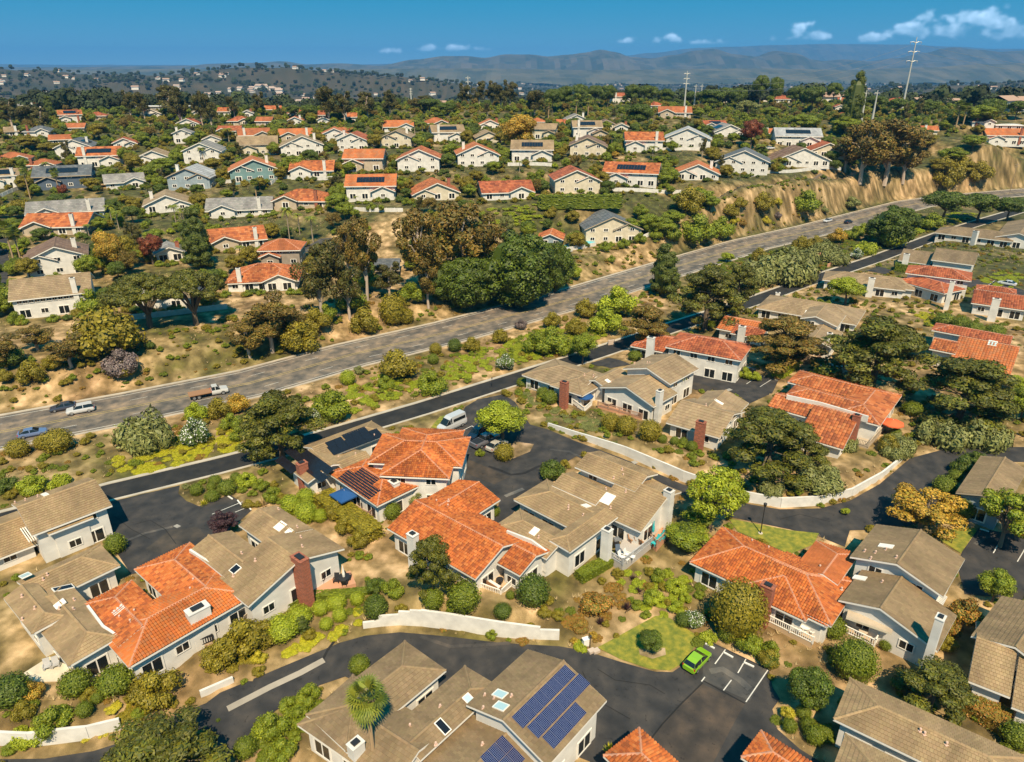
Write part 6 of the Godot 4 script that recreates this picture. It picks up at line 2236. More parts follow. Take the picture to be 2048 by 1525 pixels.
	vents(h, [-10.75, 6.43, -85.6, -8.97, 7.03, -84.81, -8.98, 6.7, -84])
	chimney(h, -12.78, -75.39, 1.9, 8.35, 1.25, 1.0, -0.7, "white")
	deck(h, pts([-4.26, -71.83, -3.4, -72.92, -1.41, -74.61, 0.45, -72.92, -1.41, -70.33]), 2.55, "deck", [[3, 4], [4, 0]], "trim", 1.6)
	parapet(h, [Vector3(-0.67, 6.65, -78.47), Vector3(2.56, 6.65, -76.39), Vector3(4.49, 6.05, -74.89)], 3.5)
	parapet(h, [Vector3(-6.45, 5.05, -83.28), Vector3(-3.4, 5.05, -83.85)], 3.5)
	h = condo("wide tan-roofed condominium with grey sun deck of wooden garden chairs", 2.37, "tan", "white", [[16.06, -89.96, 22.04, -84.8, 7.97, 7.1, 3.91, 0.32, 0, 0], [11.67, -95.9, 19.7, -88.97, 8.57, 3.25, 3.25, 0.32, 0, 0], [7.59, -92.33, 13.55, -87.19, 6.97, 2.55, 2.7, 0.32, 0, 0]], 2)
	skylight(h, Vector3(13.55, 6.54, -86.23), 0, 2.0, 2.0, "white_cloth")
	vents(h, [16.34, 7.27, -86.81, 13.91, 6.16, -84.34, 16.35, 8.38, -91.06, 14.96, 7.76, -89.71, 13.7, 6.65, -88.39, 16.37, 8.04, -89.98])
	chimney(h, 22.05, -84.85, 1.56, 8.87, 1.2, 1.0, -0.81, "white")
	deck(h, pts([13.36, -77.47, 16.3, -83.09, 19.3, -80.8, 14.63, -76.04]), 2.87, "grey_deck", [[2, 3], [3, 0]], "grey", 1.6)
	deck(h, pts([19.29, -81.53, 21.52, -84.74, 22.07, -82.99, 19.9, -80.11]), 2.77, "terracotta", [[2, 3], [3, 0]], "redwood", 1.6)
	h = condo("tan hip-roofed condominium with white chimney beside the grey sun deck", 2.12, "tan", "white", [[5.55, -87.96, 11.69, -82.32, 6.62, 3.75, 3.75, 0.32, 3.75, 0], [7.15, -76.92, 13.17, -83.47, 6.92, 2, 1.5, 0.32, 1.75, 0], [1.47, -81.02, 6.54, -76.36, 6.42, 3.15, 2.75, 0.32, 2.95, 0]], 2)
	skylight(h, Vector3(3.02, 6.22, -78.74), 2, 1.0, 1.3, "white_cloth")
	skylight(h, Vector3(10.44, 6.36, -84.57), 0, 1.0, 1.4, "white_cloth")
	vents(h, [7.99, 6.33, -84.48, 7.96, 6.21, -84.01, 9.88, 6.25, -82.42, 9.38, 5.95, -81.6, 3.54, 6.07, -77.63, 5.3, 6.22, -76.67])
	chimney(h, 12.56, -77.58, 1.23, 7.52, 1.2, 1.0, -0.72, "white")
	h = condo("two-storey orange hip-roofed condominium beside the car park", 2.28, "orange", "white", [[-16.93, -98.5, -11.9, -98.08, 9.28, 4.75, 4.75, 0.32, 4.75, 4.75], [-13.99, -95.51, -13.59, -100.32, 9.28, 5.25, 5.25, 0.32, 5.25, 5.25]], 2)
	h = condo("orange-tiled condominium with dark roof panels and blue garden parasol", 2.25, "orange", "white", [[-19.31, -90.9, -23.08, -94.64, 6.85, 3.75, 3.75, 0.32, 3.75, 3.75], [-17.21, -96.46, -15.65, -94.91, 5.65, 2, 1.5, 0.32, 0, 0]], 2)
	panels(h, Vector3(-22.88, 6.01, -90.75), 0, 7, 1, 1.2, 2.3, "thermal")
	panels(h, Vector3(-22.02, 6.48, -91.96), 0, 4, 1, 1.2, 2.0, "thermal")
	chimney(h, -17.56, -90.45, 1.72, 6.85, 1.5, 1.1, 2.36, "white")
	deck(h, pts([-25.15, -90.52, -23.17, -92.42, -19.72, -89.1, -21.04, -87.16]), 2.65, "deck", [[3, 0], [2, 3]], "redwood", 1.6)
	h = condo("tan condominium carrying black pool-heating panels and a brick chimney", 2.32, "tan", "white", [[-32.27, -100.25, -24.88, -107.34, 7.02, 3, 3, 0.32, 0, 3], [-32.49, -100.14, -27.81, -95.26, 6.82, 4.4, 4.4, 0.32, 0, 0], [-27.38, -96.37, -23.55, -100.03, 6.52, 3.3, 3.3, 0.32, 0, 0]], 2)
	vents(h, [-27.81, 5.79, -99.1, -24.94, 6.55, -98.82, -23.18, 6.26, -105.67])
	panels(h, Vector3(-25.89, 6.34, -103.45), 0, 6, 1, 1.6, 2.2, "thermal")
	panels(h, Vector3(-26.3, 6.86, -105.3), 0, 3, 1, 1.5, 1.5, "thermal")
	panels(h, Vector3(-29.07, 6.81, -102.41), 0, 2, 1, 1.5, 1.3, "thermal")
	panels(h, Vector3(-35.62, 5.49, -97.42), 1, 4, 1, 1.4, 1.5, "thermal")
	panels(h, Vector3(-33.06, 6.14, -97.66), 1, 7, 1, 1.4, 1.4, "thermal")
	panels(h, Vector3(-30.54, 6.48, -96.57), 1, 6, 1, 1.4, 1.4, "thermal")
	panels(h, Vector3(-30.11, 6.01, -93.98), 1, 4, 1, 1.4, 1.4, "thermal")
	chimney(h, -32.48, -95.08, 1.76, 7.32, 1.5, 1.1, 0.76, "brick")
	deck(h, pts([-31.98, -93.98, -31.04, -94.9, -28.89, -92.62, -29.25, -90.42]), 2.72, "deck", [[3, 0], [2, 3]], "redwood", 1.6)
	h = condo("two-storey tan gabled condominium with white slatted pergola beside the side road", 2.32, "tan", "white", [[-59.47, -87, -66.27, -80, 9.22, 3.9, 5.5, 0.32, 0, 0], [-60.56, -84.48, -64.38, -80.55, 8.32, 4.7, 4.7, 0.32, 0, 0], [-72.29, -77.39, -67.5, -82.31, 6.22, 5.4, 5.4, 0.32, 0, 0]], 2)
	skylight(h, Vector3(-65.03, 8.61, -84), 0, 0.7, 2.2, "white_cloth")
	vents(h, [-67.05, 8.4, -82.89, -68.27, 8.21, -82.46, -65.72, 8.56, -83.54])
	pergola(h, Vector3(-66.71, 5.82, -79.81), Vector3(-63.65, 5.82, -76.86), Vector3(-64.99, 5.82, -81.39), 9)
	h = condo("sprawling tan hip-roofed condominium with patio of two grey wicker chairs", 2.02, "tan", "white", [[-54.3, -72.99, -58.66, -67.78, 6.52, 2.04, 3.7, 0.32, 2.87, 0], [-58.38, -67.42, -52.8, -62.75, 6.72, 2, 1.5, 0.32, 0, 1.75], [-53.71, -65.96, -46.61, -60.01, 6.52, 3, 2.25, 0.32, 2.63, 2.63]], 2)
	skylight(h, Vector3(-53.63, 6.11, -67.55), 2, 1.0, 2.2, "thermal")
	skylight(h, Vector3(-52.04, 6.48, -64.4), 2, 1.0, 1.2, "white_cloth")
	skylight(h, Vector3(-58.84, 6.81, -68.99), 0, 1.1, 1.7)
	vents(h, [-56.64, 6.4, -69.6, -56.75, 6.28, -68.89, -57.15, 6.53, -65.6, -54.37, 6.59, -63.55, -51.13, 6.11, -65.47, -50.12, 6.34, -63.66, -51.72, 6.38, -63.71, -55.09, 6.13, -62.25])
	deck(h, pts([-53.53, -58.29, -52.14, -60.66, -48.05, -58.73, -49.05, -57.15, -52.24, -56.94]), 2.32, "cream", [], "trim", 1.6)
	parapet(h, [Vector3(-49.06, 6.22, -64.57), Vector3(-45.55, 6.22, -61.27), Vector3(-43.27, 5.92, -60.03)], 3.5)
	h = condo("bright orange clay-tiled condominium with broad white chimney and long terrace", 2, "orange_warm", "white", [[-40.72, -61.82, -36.38, -66.94, 6.7, 4.1, 4.1, 0.32, 4.1, 4.1], [-46.22, -65.41, -40.77, -60.78, 6.6, 2.85, 2.95, 0.32, 2.9, 0, "orange"], [-42.28, -72.29, -35.75, -66.75, 6.6, 3.6, 3.6, 0.32, 3.6, 0, "orange"]], 2)
	skylight(h, Vector3(-44.85, 6.41, -63.47), 1, 0.9, 1.3)
	vents(h, [-42.9, 6.45, -63.21, -44.22, 6.28, -62.41, -42.59, 6.43, -61.61, -38.27, 6.2, -67.23, -38.37, 6.49, -68.51])
	chimney(h, -35.72, -63.25, 1.23, 7, 2.4, 1.3, 0.81, "white")
	deck(h, pts([-42.01, -59.28, -39.14, -63.13, -36, -65.44, -34.68, -63.13, -39.32, -59.87]), 2.2, "deck", [[3, 4], [4, 0]], "black", 1.6)
	h = condo("tan gabled condominium with tall brick chimney and patio dining table", 2.05, "tan", "white", [[-31.25, -74.74, -25.88, -70.2, 8.25, 7.25, 6.5, 0.32, 0, 0], [-39.74, -76.86, -33.17, -71.31, 7.05, 2.6, 3.05, 0.32, 0, 0], [-35.12, -82.85, -28.47, -77.23, 7.15, 3.2, 2.6, 0.32, 0, 0]], 2)
	skylight(h, Vector3(-30.9, 7.03, -78.78), 2, 1.4, 1.4, "white_cloth")
	skylight(h, Vector3(-29.36, 7.05, -77.57), 2, 0.9, 0.9, "white_cloth")
	skylight(h, Vector3(-33.96, 6.66, -70.38), 1, 1.2, 1.2, "thermal")
	vents(h, [-34.2, 6.78, -73.28, -31.7, 7.3, -71.24, -27.46, 7.12, -76.18, -26.56, 7.54, -73.68, -28.71, 6.81, -78.82, -32.67, 6.49, -83.49, -33.89, 6.43, -69.38])
	chimney(h, -25.73, -69.97, 1.06, 8.85, 2.1, 1.2, -0.7, "brick")
	deck(h, pts([-25.89, -71.89, -24.49, -73.57, -21.39, -75.77, -20.14, -73.21, -24.82, -71.12]), 2.2, "terracotta", [], "trim", 1.6)
	parapet(h, [Vector3(-41.38, 6.45, -74.66), Vector3(-38.98, 6.35, -73.01), Vector3(-35.22, 6.25, -70.64), Vector3(-33.03, 5.65, -68.98), Vector3(-31.91, 5.05, -67.54)], 3.5)
	h = condo("low tan condominium with brick chimney facing the pale groundcover slope", 3.23, "tan", "white", [[9.89, -133.13, 16.43, -127.54, 7.73, 5.6, 5.6, 0.32, 5.6, 0], [12.88, -127.09, 16.01, -130.75, 7.53, 3.9, 3.9, 0.32, 3.9, 0]], 1)
	vents(h, [14.29, 7.52, -128.5, 15.98, 7.67, -127.68])
	chimney(h, 9.94, -122.97, 2.61, 8.63, 1.5, 1.0, -0.71, "brick")
	deck(h, pts([11.56, -124.23, 12.87, -125.53, 15.31, -122.96, 13.58, -120.07]), 3.63, "deck", [[3, 0], [2, 3]], "trim", 1.6)
	h = condo("tan condominium with white front gable, crowded patio and white chimney", 3.46, "tan", "white", [[26.67, -125.19, 21.05, -119.34, 9.16, 5.85, 6.2, 0.32, 0, 0], [32.82, -132.28, 25.72, -124.88, 10.66, 5.4, 5.4, 0.32, 0, 0], [21.73, -131.32, 16.07, -125.42, 7.86, 1.5, 2, 0.32, 0, 0]], 1)
	skylight(h, Vector3(18.67, 7.36, -125.85), 2, 0.9, 1.3, "white_cloth")
	vents(h, [26.59, 9.94, -129.02, 26.88, 10.21, -128.14, 24.38, 9.08, -130.63, 19.15, 7.4, -125.3])
	chimney(h, 26.6, -115.93, 2.96, 10.06, 1.2, 0.9, -2.35, "white")
	deck(h, pts([16.41, -122.27, 19.26, -124.61, 26.02, -120.01, 23.91, -117.03]), 3.86, "terracotta", [[3, 0], [2, 3]], "redwood", 1.6)
	h = condo("tan gabled condominium with red-brick chimney behind clipped balls", 3.53, "tan", "white", [[30.56, -115.65, 38.43, -109.96, 8.23, 6.15, 6.15, 0.32, 0, 0], [39.75, -119.83, 34.6, -112.7, 8.33, 3.5, 4.45, 0.32, 0, 0]], 1)
	skylight(h, Vector3(37.1, 8.11, -114.98), 1, 0.7, 1.7, "white_cloth")
	vents(h, [34.34, 8.31, -113.21])
	chimney(h, 31.54, -105.45, 3.21, 9.13, 1.5, 1.0, -0.63, "brick")
	h = condo("big red-orange tiled condominium with white ridge walls on the hill", 4.23, "orange", "white", [[57.75, -124.61, 65.91, -118.05, 9.23, 3.6, 3.6, 0.32, 3.6, 0], [66.21, -117.68, 61.27, -111.55, 9.23, 3.9, 3.9, 0.32, 3.9, 3.9], [54.23, -118.62, 61.44, -112.82, 9.03, 2.8, 2.8, 0.32, 2.8, 0], [52.49, -111.09, 58.24, -106.47, 9.43, 7.25, 7.25, 0.42, 0, 0], [48.13, -117.7, 53.89, -113.07, 8.53, 3.65, 3.65, 0.32, 0, 0]], 1)
	chimney(h, 69.93, -119.29, 4.01, 6.78, 1.1, 0.9, -0.68, "white")
	chimney(h, 57.56, -105.91, 3.66, 10.13, 1.2, 0.9, -0.68, "brick")
	deck(h, pts([58.41, -106.15, 61.25, -109.96, 66.48, -112.21, 59.91, -104.78]), 4.63, "beige", [[2, 3], [3, 0]], "beige", 1.6)
	parapet(h, [Vector3(49.45, 9.23, -115.76), Vector3(54.36, 9.23, -112.63), Vector3(60.2, 9.23, -107.21)], 1.2)
	h = condo("two-storey red-tiled condominium with tall white chimney and garage", 3.64, "red", "white", [[39.58, -142.37, 44.26, -139.68, 10.64, 5.25, 5.25, 0.32, 5.25, 5.25], [33.61, -149.52, 37.61, -147.21, 8.14, 5.35, 5.35, 0.32, 5.35, 5.35]], 1)
	chimney(h, 29.09, -139.39, 3.08, 11.54, 1.5, 1.0, -0.52, "white")
	h = condo("orange-tiled condominium with white chimney behind the two-storey red-tiled one", 3.68, "orange_warm", "white", [[51.37, -163.11, 59.74, -157.35, 8.28, 5.25, 5.25, 0.32, 0, 0], [52.49, -157.53, 58.39, -153.47, 8.08, 3.55, 3.55, 0.32, 0, 0, "red"]], 1)
	chimney(h, 52.54, -153, 3.26, 9.18, 1.5, 1.0, -0.6, "white")
	h = condo("large tan condominium with deck behind the leaning grey-green pine", 4.59, "tan", "white", [[71.26, -174.57, 79.97, -168.82, 9.29, 6.65, 6.65, 0.32, 6.65, 6.65], [75.15, -163.06, 69.64, -154.72, 10.99, 3.3, 4.95, 0.32, 0, 0], [71.89, -154.75, 65.52, -145.11, 9.19, 2.85, 4.28, 0.32, 0, 0]], 1)
	skylight(h, Vector3(72.95, 7.61, -167.18), 0, 1.2, 2.0, "white_cloth")
	chimney(h, 70.88, -182.47, 4.19, 8.29, 1.1, 0.9, -0.36, "white")
	chimney(h, 69.27, -145.58, 4, 10.19, 1.1, 0.9, -0.36, "white")
	deck(h, pts([61.69, -145.7, 66.97, -149.98, 69.29, -146.47, 65.56, -141.63]), 5.09, "deck", [[3, 0], [2, 3]], "redwood", 1.6)
	h = condo("tan hip-roofed condominium with blue door and cream parasol by the drive", 5.18, "tan", "white", [[95.08, -198.22, 106.63, -192.38, 9.68, 5.2, 5.2, 0.32, 5.2, 5.2], [101.84, -192.94, 104.42, -191.64, 9.38, 4.6, 4.6, 0.32, 4.6, 4.6]], 1)
	chimney(h, 98.34, -188.56, 4.71, 10.58, 1.6, 1.0, -0.47, "white")
	h = condo("red-tiled two-level condominium with white terrace walls", 5.55, "red", "white", [[116.47, -194.64, 121.45, -191.54, 12.35, 5, 5, 0.32, 5, 5], [113.49, -191.64, 116.03, -186.45, 10.05, 4.55, 4.55, 0.32, 4.55, 4.55]], 1)
	chimney(h, 112.38, -175.71, 5.17, 13.25, 1.1, 0.9, -0.56, "white")
	h = condo("grey-brown condominium with white chimney and small slatted court", 6.09, "tan_dark", "white", [[124.32, -222.99, 131.44, -217.76, 10.49, 7.05, 7.05, 0.32, 0, 0], [130.07, -215.46, 139.09, -208.84, 12.49, 6.9, 6.9, 0.32, 0, 0]], 1)
	chimney(h, 119.93, -212.66, 5.65, 11.39, 1.6, 1.0, -0.61, "white")
	h = condo("tan condominium with white chimney and big white gable at the far bend", 6.78, "tan_dark", "white", [[159.02, -254.04, 168.31, -246.53, 11.18, 5.9, 5.9, 0.32, 5.9, 5.9], [191.98, -264.78, 170.98, -238.85, 12.08, 6.65, 6.65, 0.32, 0, 0]], 1)
	chimney(h, 158.69, -242.53, 6.56, 12.08, 1.6, 1.0, -1.11, "white")
	h = condo("red-tiled condominium with white chimney above the round hedge row", 5.92, "red", "white", [[119.3, -177.14, 129.45, -170.62, 10.72, 6.2, 6.2, 0.32, 0, 0], [124.79, -180.46, 128.3, -178.2, 10.82, 2.35, 2.35, 0.32, 2.35, 2.35]], 1)
	chimney(h, 118.17, -166.26, 5.35, 11.62, 1.7, 1.0, -0.57, "white")
	h = condo("long orange and red tiled condominium with teal skylight behind tall pines", 5.49, "orange", "white", [[97.77, -149.92, 107.07, -142.53, 10.49, 3, 3, 0.32, 3, 0, "red"], [95.14, -141.88, 103.6, -135.16, 10.89, 9.35, 9.35, 0.4, 0, 0, "orange_warm"], [90.5, -142.9, 94.33, -139.85, 10.09, 4, 4, 0.32, 0, 0]], 1)
	skylight(h, Vector3(99.65, 10.73, -137.78), 1, 1.6, 1.6)
	h = condo("tan gabled condominium behind the weeping green tree by the upper car park", 3, "tan_dark", "bluegrey", [[76.6, -96.06, 66.62, -85.48, 7.7, 3.1, 3.1, 0.32, 0, 0]], 2)
	h = condo("orange hip roof beside the spiky yucca at the bottom edge", 0.44, "orange", "white", [[11.96, -46.1, 14.4, -43, 5.04, 2.45, 2.45, 0.32, 2.45, 2.45]], 2)
	h = condo("second orange hip roof beside the brown asphalt patch at the bottom edge", 0.58, "orange", "white", [[24.05, -46.15, 27.84, -42.43, 5.18, 2, 2, 0.32, 2, 2]], 2)


func make_villa() -> void:
	villa("white house, plain orange roof in the middle rows of the hillside", -230.58, -342.16, 22.5, -0.43, 14.03, 11.92, "p", 1, "orange_plain", "white", 34, 0)
	villa("two-storey white house, tan roof, solar panels, in the front row above the highway", -199.63, -289.01, 20.03, -0.35, 10.39, 9, "p", 2, "tan", "white", 7, 0)
	villa("two-storey white house, orange roof, solar panels, near the hilltop", -266.42, -456.2, 32.91, -0.52, 11.92, 10.13, "p", 2, "orange", "white", 39, 0)
	villa("beige house, red-brown roof near the hilltop, leftmost", -260.34, -475.07, 33.42, -0.33, 10.34, 9, "p", 1, "red", "beige", 36, 0)
	villa("beige house, plain orange roof in the upper rows of the hillside, second from right", -241.35, -416.36, 30.72, -0.26, 9.57, 9, "p", 1, "orange_plain", "beige", 0, 0)
	villa("white house, dark slate roof in the upper rows of the hillside", -252.14, -401.76, 29.96, -0.13, 12.75, 10.84, "p", 1, "slate", "white", 34, 0)
	villa("beige house, tan roof in the upper rows of the hillside", -265.79, -398.85, 30.05, -0.51, 6.12, 9, "p", 1, "tan", "beige", 6, 0)
	villa("beige house, plain orange roof in the upper rows of the hillside, leftmost", -234.31, -388.17, 26.98, -0.47, 9.83, 9, "p", 1, "orange_plain", "beige", 0, 0)
	villa("white gabled house, tan roof near the hilltop, leftmost", -285.72, -465.62, 32.68, -0.31, 7.07, 8, "f", 1, "tan", "white", 38, 0)
	villa("two-storey white gabled house, dark slate roof, solar panels, in the middle rows of the hillside", -214.28, -367.34, 23.41, -0.24, 15.38, 14, "f", 2, "slate", "white", 7, 0)
	villa("two-storey white house, orange roof, solar panels, in the middle rows of the hillside", -184.8, -333.25, 23, -0.32, 16.93, 14, "p", 2, "orange", "white", 3, 0)
	villa("white gabled house, red-brown roof in the upper rows of the hillside", -196.75, -378.57, 26.26, -0.4, 10.06, 9.56, "f", 1, "red", "white", 0, 0)
	villa("beige house, plain orange roof in the middle rows of the hillside", -205.62, -323.96, 22.14, -0.24, 10.83, 9.2, "p", 1, "orange_plain", "beige", 34, 0)
	villa("two-storey dark blue house, dark slate roof, solar panels, in the front row above the highway", -177.38, -290.77, 19.99, -0.36, 19.46, 14, "p", 2, "slate", "navy", 5, 0)
	villa("white house, grey roof in the front row above the highway, second from right", -154.87, -291.76, 19.59, -0.5, 13.71, 11.65, "p", 1, "grey", "white", 0, 0)
	villa("two-storey pale blue gabled house, pale grey roof in the front row above the highway", -125.55, -287.73, 20.03, -0.08, 14.87, 14, "f", 2, "pale", "bluegrey", 2, 0)
	villa("two-storey white gabled house, grey roof in the upper rows of the hillside", -168.95, -385.07, 28, -0.21, 8.65, 8.22, "f", 2, "grey", "white", 2, 0)
	villa("white gabled house, tan roof in the middle rows of the hillside", -162.19, -336.4, 24.03, -0.28, 13.77, 13.09, "f", 1, "tan", "white", 4, 0)
	villa("two-storey white gabled house, grey roof in the middle rows of the hillside", -137.57, -331.68, 25.24, -0.17, 14.9, 14, "f", 2, "grey", "white", 32, 0)
	villa("two-storey cream house, tan roof in the middle rows of the hillside", -119.6, -351.26, 25.99, -0.25, 17.34, 14, "p", 2, "tan", "cream", 4, 0)
	villa("two-storey white gabled house, tan roof in the middle rows of the hillside", -98.46, -349.4, 25.92, -0.31, 17.78, 14, "f", 2, "tan", "white", 6, 0)
	villa("beige house, warm orange roof in the upper rows of the hillside, leftmost", -111.06, -384.54, 29.32, -0.33, 15.95, 13.55, "p", 1, "orange_warm", "beige", 6, 0)
	villa("beige house, plain orange roof in the upper rows of the hillside, rightmost", -131.84, -382.42, 29.75, -0.38, 15.03, 12.78, "p", 1, "orange_plain", "beige", 2, 0)
	villa("beige house, red-brown roof in the upper rows of the hillside", -150.61, -402.05, 30.19, -0.07, 11.44, 9.72, "p", 1, "red", "beige", 4, 0)
	villa("white gabled house, tan roof in the upper rows of the hillside, leftmost", -152.48, -379.61, 27.76, -0.29, 8.53, 8.1, "f", 1, "tan", "white", 32, 0)
	villa("two-storey teal gabled house, warm orange roof in the front row above the highway", -102.59, -291.94, 22.44, -0.35, 16.22, 14, "f", 2, "orange_warm", "teal", 6, 0)
	villa("white house, orange roof in the front row above the highway, rightmost", -80.23, -297.08, 23.46, -0.12, 16.43, 13.97, "p", 1, "orange", "white", 6, 0)
	villa("two-storey white gabled house, warm orange roof in the upper rows of the hillside", -90.13, -380.97, 27.88, -0.2, 13.15, 12.49, "f", 2, "orange_warm", "white", 0, 0)
	villa("beige house, red-brown roof near the hilltop, rightmost", -158.63, -440.43, 32.66, -0.2, 12.46, 10.59, "p", 1, "red", "beige", 32, 0)
	villa("beige house, plain orange roof near the hilltop, leftmost", -142.34, -435.57, 32.8, -0.01, 8.55, 9, "p", 1, "orange_plain", "beige", 0, 0)
	villa("white gabled house, orange roof near the hilltop", -123.59, -429.98, 33.48, -0.22, 8.7, 8.26, "f", 1, "orange", "white", 6, 0)
	villa("beige house, plain orange roof near the hilltop, second from left", -130.38, -459.85, 35.57, -0.36, 10.98, 9.33, "p", 1, "orange_plain", "beige", 38, 0)
	villa("white gabled house, grey roof near the hilltop, leftmost", -159.35, -455.87, 35.97, -0.27, 6.9, 8, "f", 1, "grey", "white", 38, 0)
	villa("white house, orange roof near the hilltop, third from right", -155.99, -495.78, 36.1, -0.36, 9.67, 9, "p", 1, "orange", "white", 6, 0)
	villa("white house, orange roof near the hilltop, second from left", -174.95, -465.53, 36.43, -0.17, 9.09, 9, "p", 1, "orange", "white", 6, 0)
	villa("white house, red-brown roof near the hilltop, leftmost", -113.88, -444.9, 35.62, -0.21, 7.25, 9, "p", 1, "red", "white", 2, 0)
	villa("white gabled house, red-brown roof near the hilltop, second from left", -107.25, -429.69, 34.04, -0.16, 6.08, 8, "f", 1, "red", "white", 38, 0)
	villa("white gabled house, tan roof near the hilltop, second from right", -228.03, -479, 34.89, -0.34, 10.13, 9.63, "f", 1, "tan", "white", 34, 0)
	villa("white gabled house, tan roof near the hilltop, rightmost", -201.53, -486.36, 34.78, -0.45, 7.36, 8, "f", 1, "tan", "white", 32, 0)
	villa("white gabled house, red-brown roof near the hilltop, leftmost", -189.18, -440.83, 31.47, -0.22, 11.14, 10.58, "f", 1, "red", "white", 2, 0)
	villa("white house, tan roof near the hilltop, second from right", -311.63, -587.28, 33.05, -0.13, 15.24, 12.95, "p", 1, "tan", "white", 4, 0)
	villa("white house, grey roof near the hilltop, rightmost", -319.3, -582.3, 33.63, -0.45, 12.61, 10.72, "p", 1, "grey", "white", 0, 0)
	villa("white house, tan roof near the hilltop, leftmost", -330.95, -577.47, 34.08, -0.39, 11.26, 9.57, "p", 1, "tan", "white", 2, 0)
	villa("white house, plain orange roof near the hilltop, leftmost", -349.8, -561.52, 34.67, -0.18, 12.77, 10.85, "p", 1, "orange_plain", "white", 0, 0)
	villa("white house, orange roof near the hilltop, leftmost", -341.2, -565.86, 34.63, -0.45, 10.43, 9, "p", 1, "orange", "white", 38, 0)
	villa("white house, grey roof near the hilltop, leftmost", -353.26, -553.53, 34.89, -0.55, 10.2, 9, "p", 1, "grey", "white", 6, 0)
	villa("grey house, flat white roof near the hilltop", -238.37, -521.24, 36.81, -0.06, 37.09, 14, "p", 1, "white", "grey", 8, 0)
	villa("beige house, orange roof in the front row above the highway, rightmost", -75.36, -263.13, 17.43, 0.03, 19, 14, "p", 1, "orange", "beige", 38, 0)
	villa("white gabled house, tan roof in the front row above the highway", -123.69, -258.83, 16.83, -0.4, 14.56, 13.83, "f", 1, "tan", "white", 2, 0)
	villa("two-storey white gabled house, red-brown roof in the middle rows of the hillside", -75.36, -357.38, 27.44, 0.03, 13.8, 13.11, "f", 2, "red", "white", 2, 0)
	villa("white house, orange roof in the upper rows of the hillside", -88, -392.31, 30.19, -0.32, 9.02, 9, "p", 1, "orange", "white", 0, 0)
	villa("two-storey cream gabled house, tan roof in the upper rows of the hillside", -53.78, -353.83, 28.92, 0.02, 13.64, 12.96, "f", 2, "tan", "cream", 6, 0)
	villa("white house, warm orange roof in the upper rows of the hillside", -61.51, -408.18, 31.88, -0.16, 15.52, 13.19, "p", 1, "orange_warm", "white", 0, 0)
	villa("beige house, plain orange roof near the hilltop, third from right", -44.18, -435.37, 31.84, -0.1, 14.19, 12.06, "p", 1, "orange_plain", "beige", 32, 0)
	villa("two-storey white house, tan roof, solar panels, in the upper rows of the hillside, leftmost", -32, -368, 30.03, -0.22, 15.26, 12.97, "p", 2, "tan", "white", 3, 0)
	villa("cream gabled house, tan roof in the upper rows of the hillside", -12.3, -366.33, 30.01, -0.18, 12.62, 11.99, "f", 1, "tan", "cream", 0, 0)
	villa("white gabled house, warm orange roof near the hilltop", -12.72, -428.34, 31.35, -0.08, 12.11, 11.5, "f", 1, "orange_warm", "white", 38, 0)
	villa("two-storey cream house, tan roof in the upper rows of the hillside", 16.47, -372.26, 31.1, 0.23, 11.4, 9.69, "p", 2, "tan", "cream", 0, 0)
	villa("white house, plain orange roof near the hilltop, second from right", 15.18, -450.36, 31.51, -0.01, 8.84, 9, "p", 1, "orange_plain", "white", 32, 0)
	villa("white house, orange roof near the hilltop, rightmost", 29.54, -439.88, 31.18, -0.07, 6.72, 9, "p", 1, "orange", "white", 6, 0)
	villa("white gabled house, grey roof near the hilltop, rightmost", 38.93, -461.98, 32.06, -0.06, 13.48, 12.81, "f", 1, "grey", "white", 6, 0)
	villa("two-storey white house, tan roof, solar panels, in the upper rows of the hillside, rightmost", 36.79, -371.39, 32.07, -0.01, 13.77, 11.7, "p", 2, "tan", "white", 3, 0)
	villa("cream gabled house, brown roof near the hilltop", 49.01, -394.98, 33.81, 0.04, 9.98, 9.48, "f", 1, "brown", "cream", 0, 0)
	villa("white gabled house, tan roof in the upper rows of the hillside, rightmost", 55.86, -384.16, 33.53, 0.1, 6.62, 8, "f", 1, "tan", "white", 38, 0)
	villa("beige gabled house, brown roof in the upper rows of the hillside", 42.29, -367.34, 31.63, -0.15, 7.47, 8, "f", 1, "brown", "beige", 4, 0)
	villa("two-storey beige house, warm orange roof in the middle rows of the hillside", -58.24, -293.93, 26.17, -0.02, 14.93, 12.69, "p", 2, "orange_warm", "beige", 4, 0)
	villa("two-storey white gabled house, orange roof in the middle rows of the hillside", -36.16, -292.31, 26.38, -0.05, 15.23, 14, "f", 2, "orange", "white", 4, 0)
	villa("two-storey white gabled house, warm orange roof in the middle rows of the hillside", -14.92, -303.78, 26.74, -0.14, 15.8, 14, "f", 2, "orange_warm", "white", 2, 0)
	villa("two-storey white house, tan roof, solar panels, in the middle rows of the hillside", 8.54, -311.5, 27.72, 0.04, 16.74, 14, "p", 2, "tan", "white", 1, 0)
	villa("two-storey cream gabled house, brown roof in the middle rows of the hillside", 32.29, -318.95, 28.64, 0.11, 14.27, 13.55, "f", 2, "brown", "cream", 2, 0)
	villa("two-storey white house, orange roof in the middle rows of the hillside", 58.09, -330.42, 29.58, 0.08, 15.9, 13.51, "p", 2, "orange", "white", 6, 0)
	villa("two-storey white gabled house, pale grey roof in the upper rows of the hillside", 80.15, -342.33, 29.61, 0.23, 18.73, 14, "f", 2, "pale", "white", 32, 0)
	villa("two-storey white house, warm orange roof, solar panels, in the front row above the highway", -51.25, -267, 19.8, -0.09, 17.29, 14, "p", 2, "orange_warm", "white", 33, 0)
	villa("cream gabled house, orange roof in the front row above the highway", -28.07, -264.61, 20.05, -0.23, 15.35, 14, "f", 1, "orange", "cream", 38, 0)
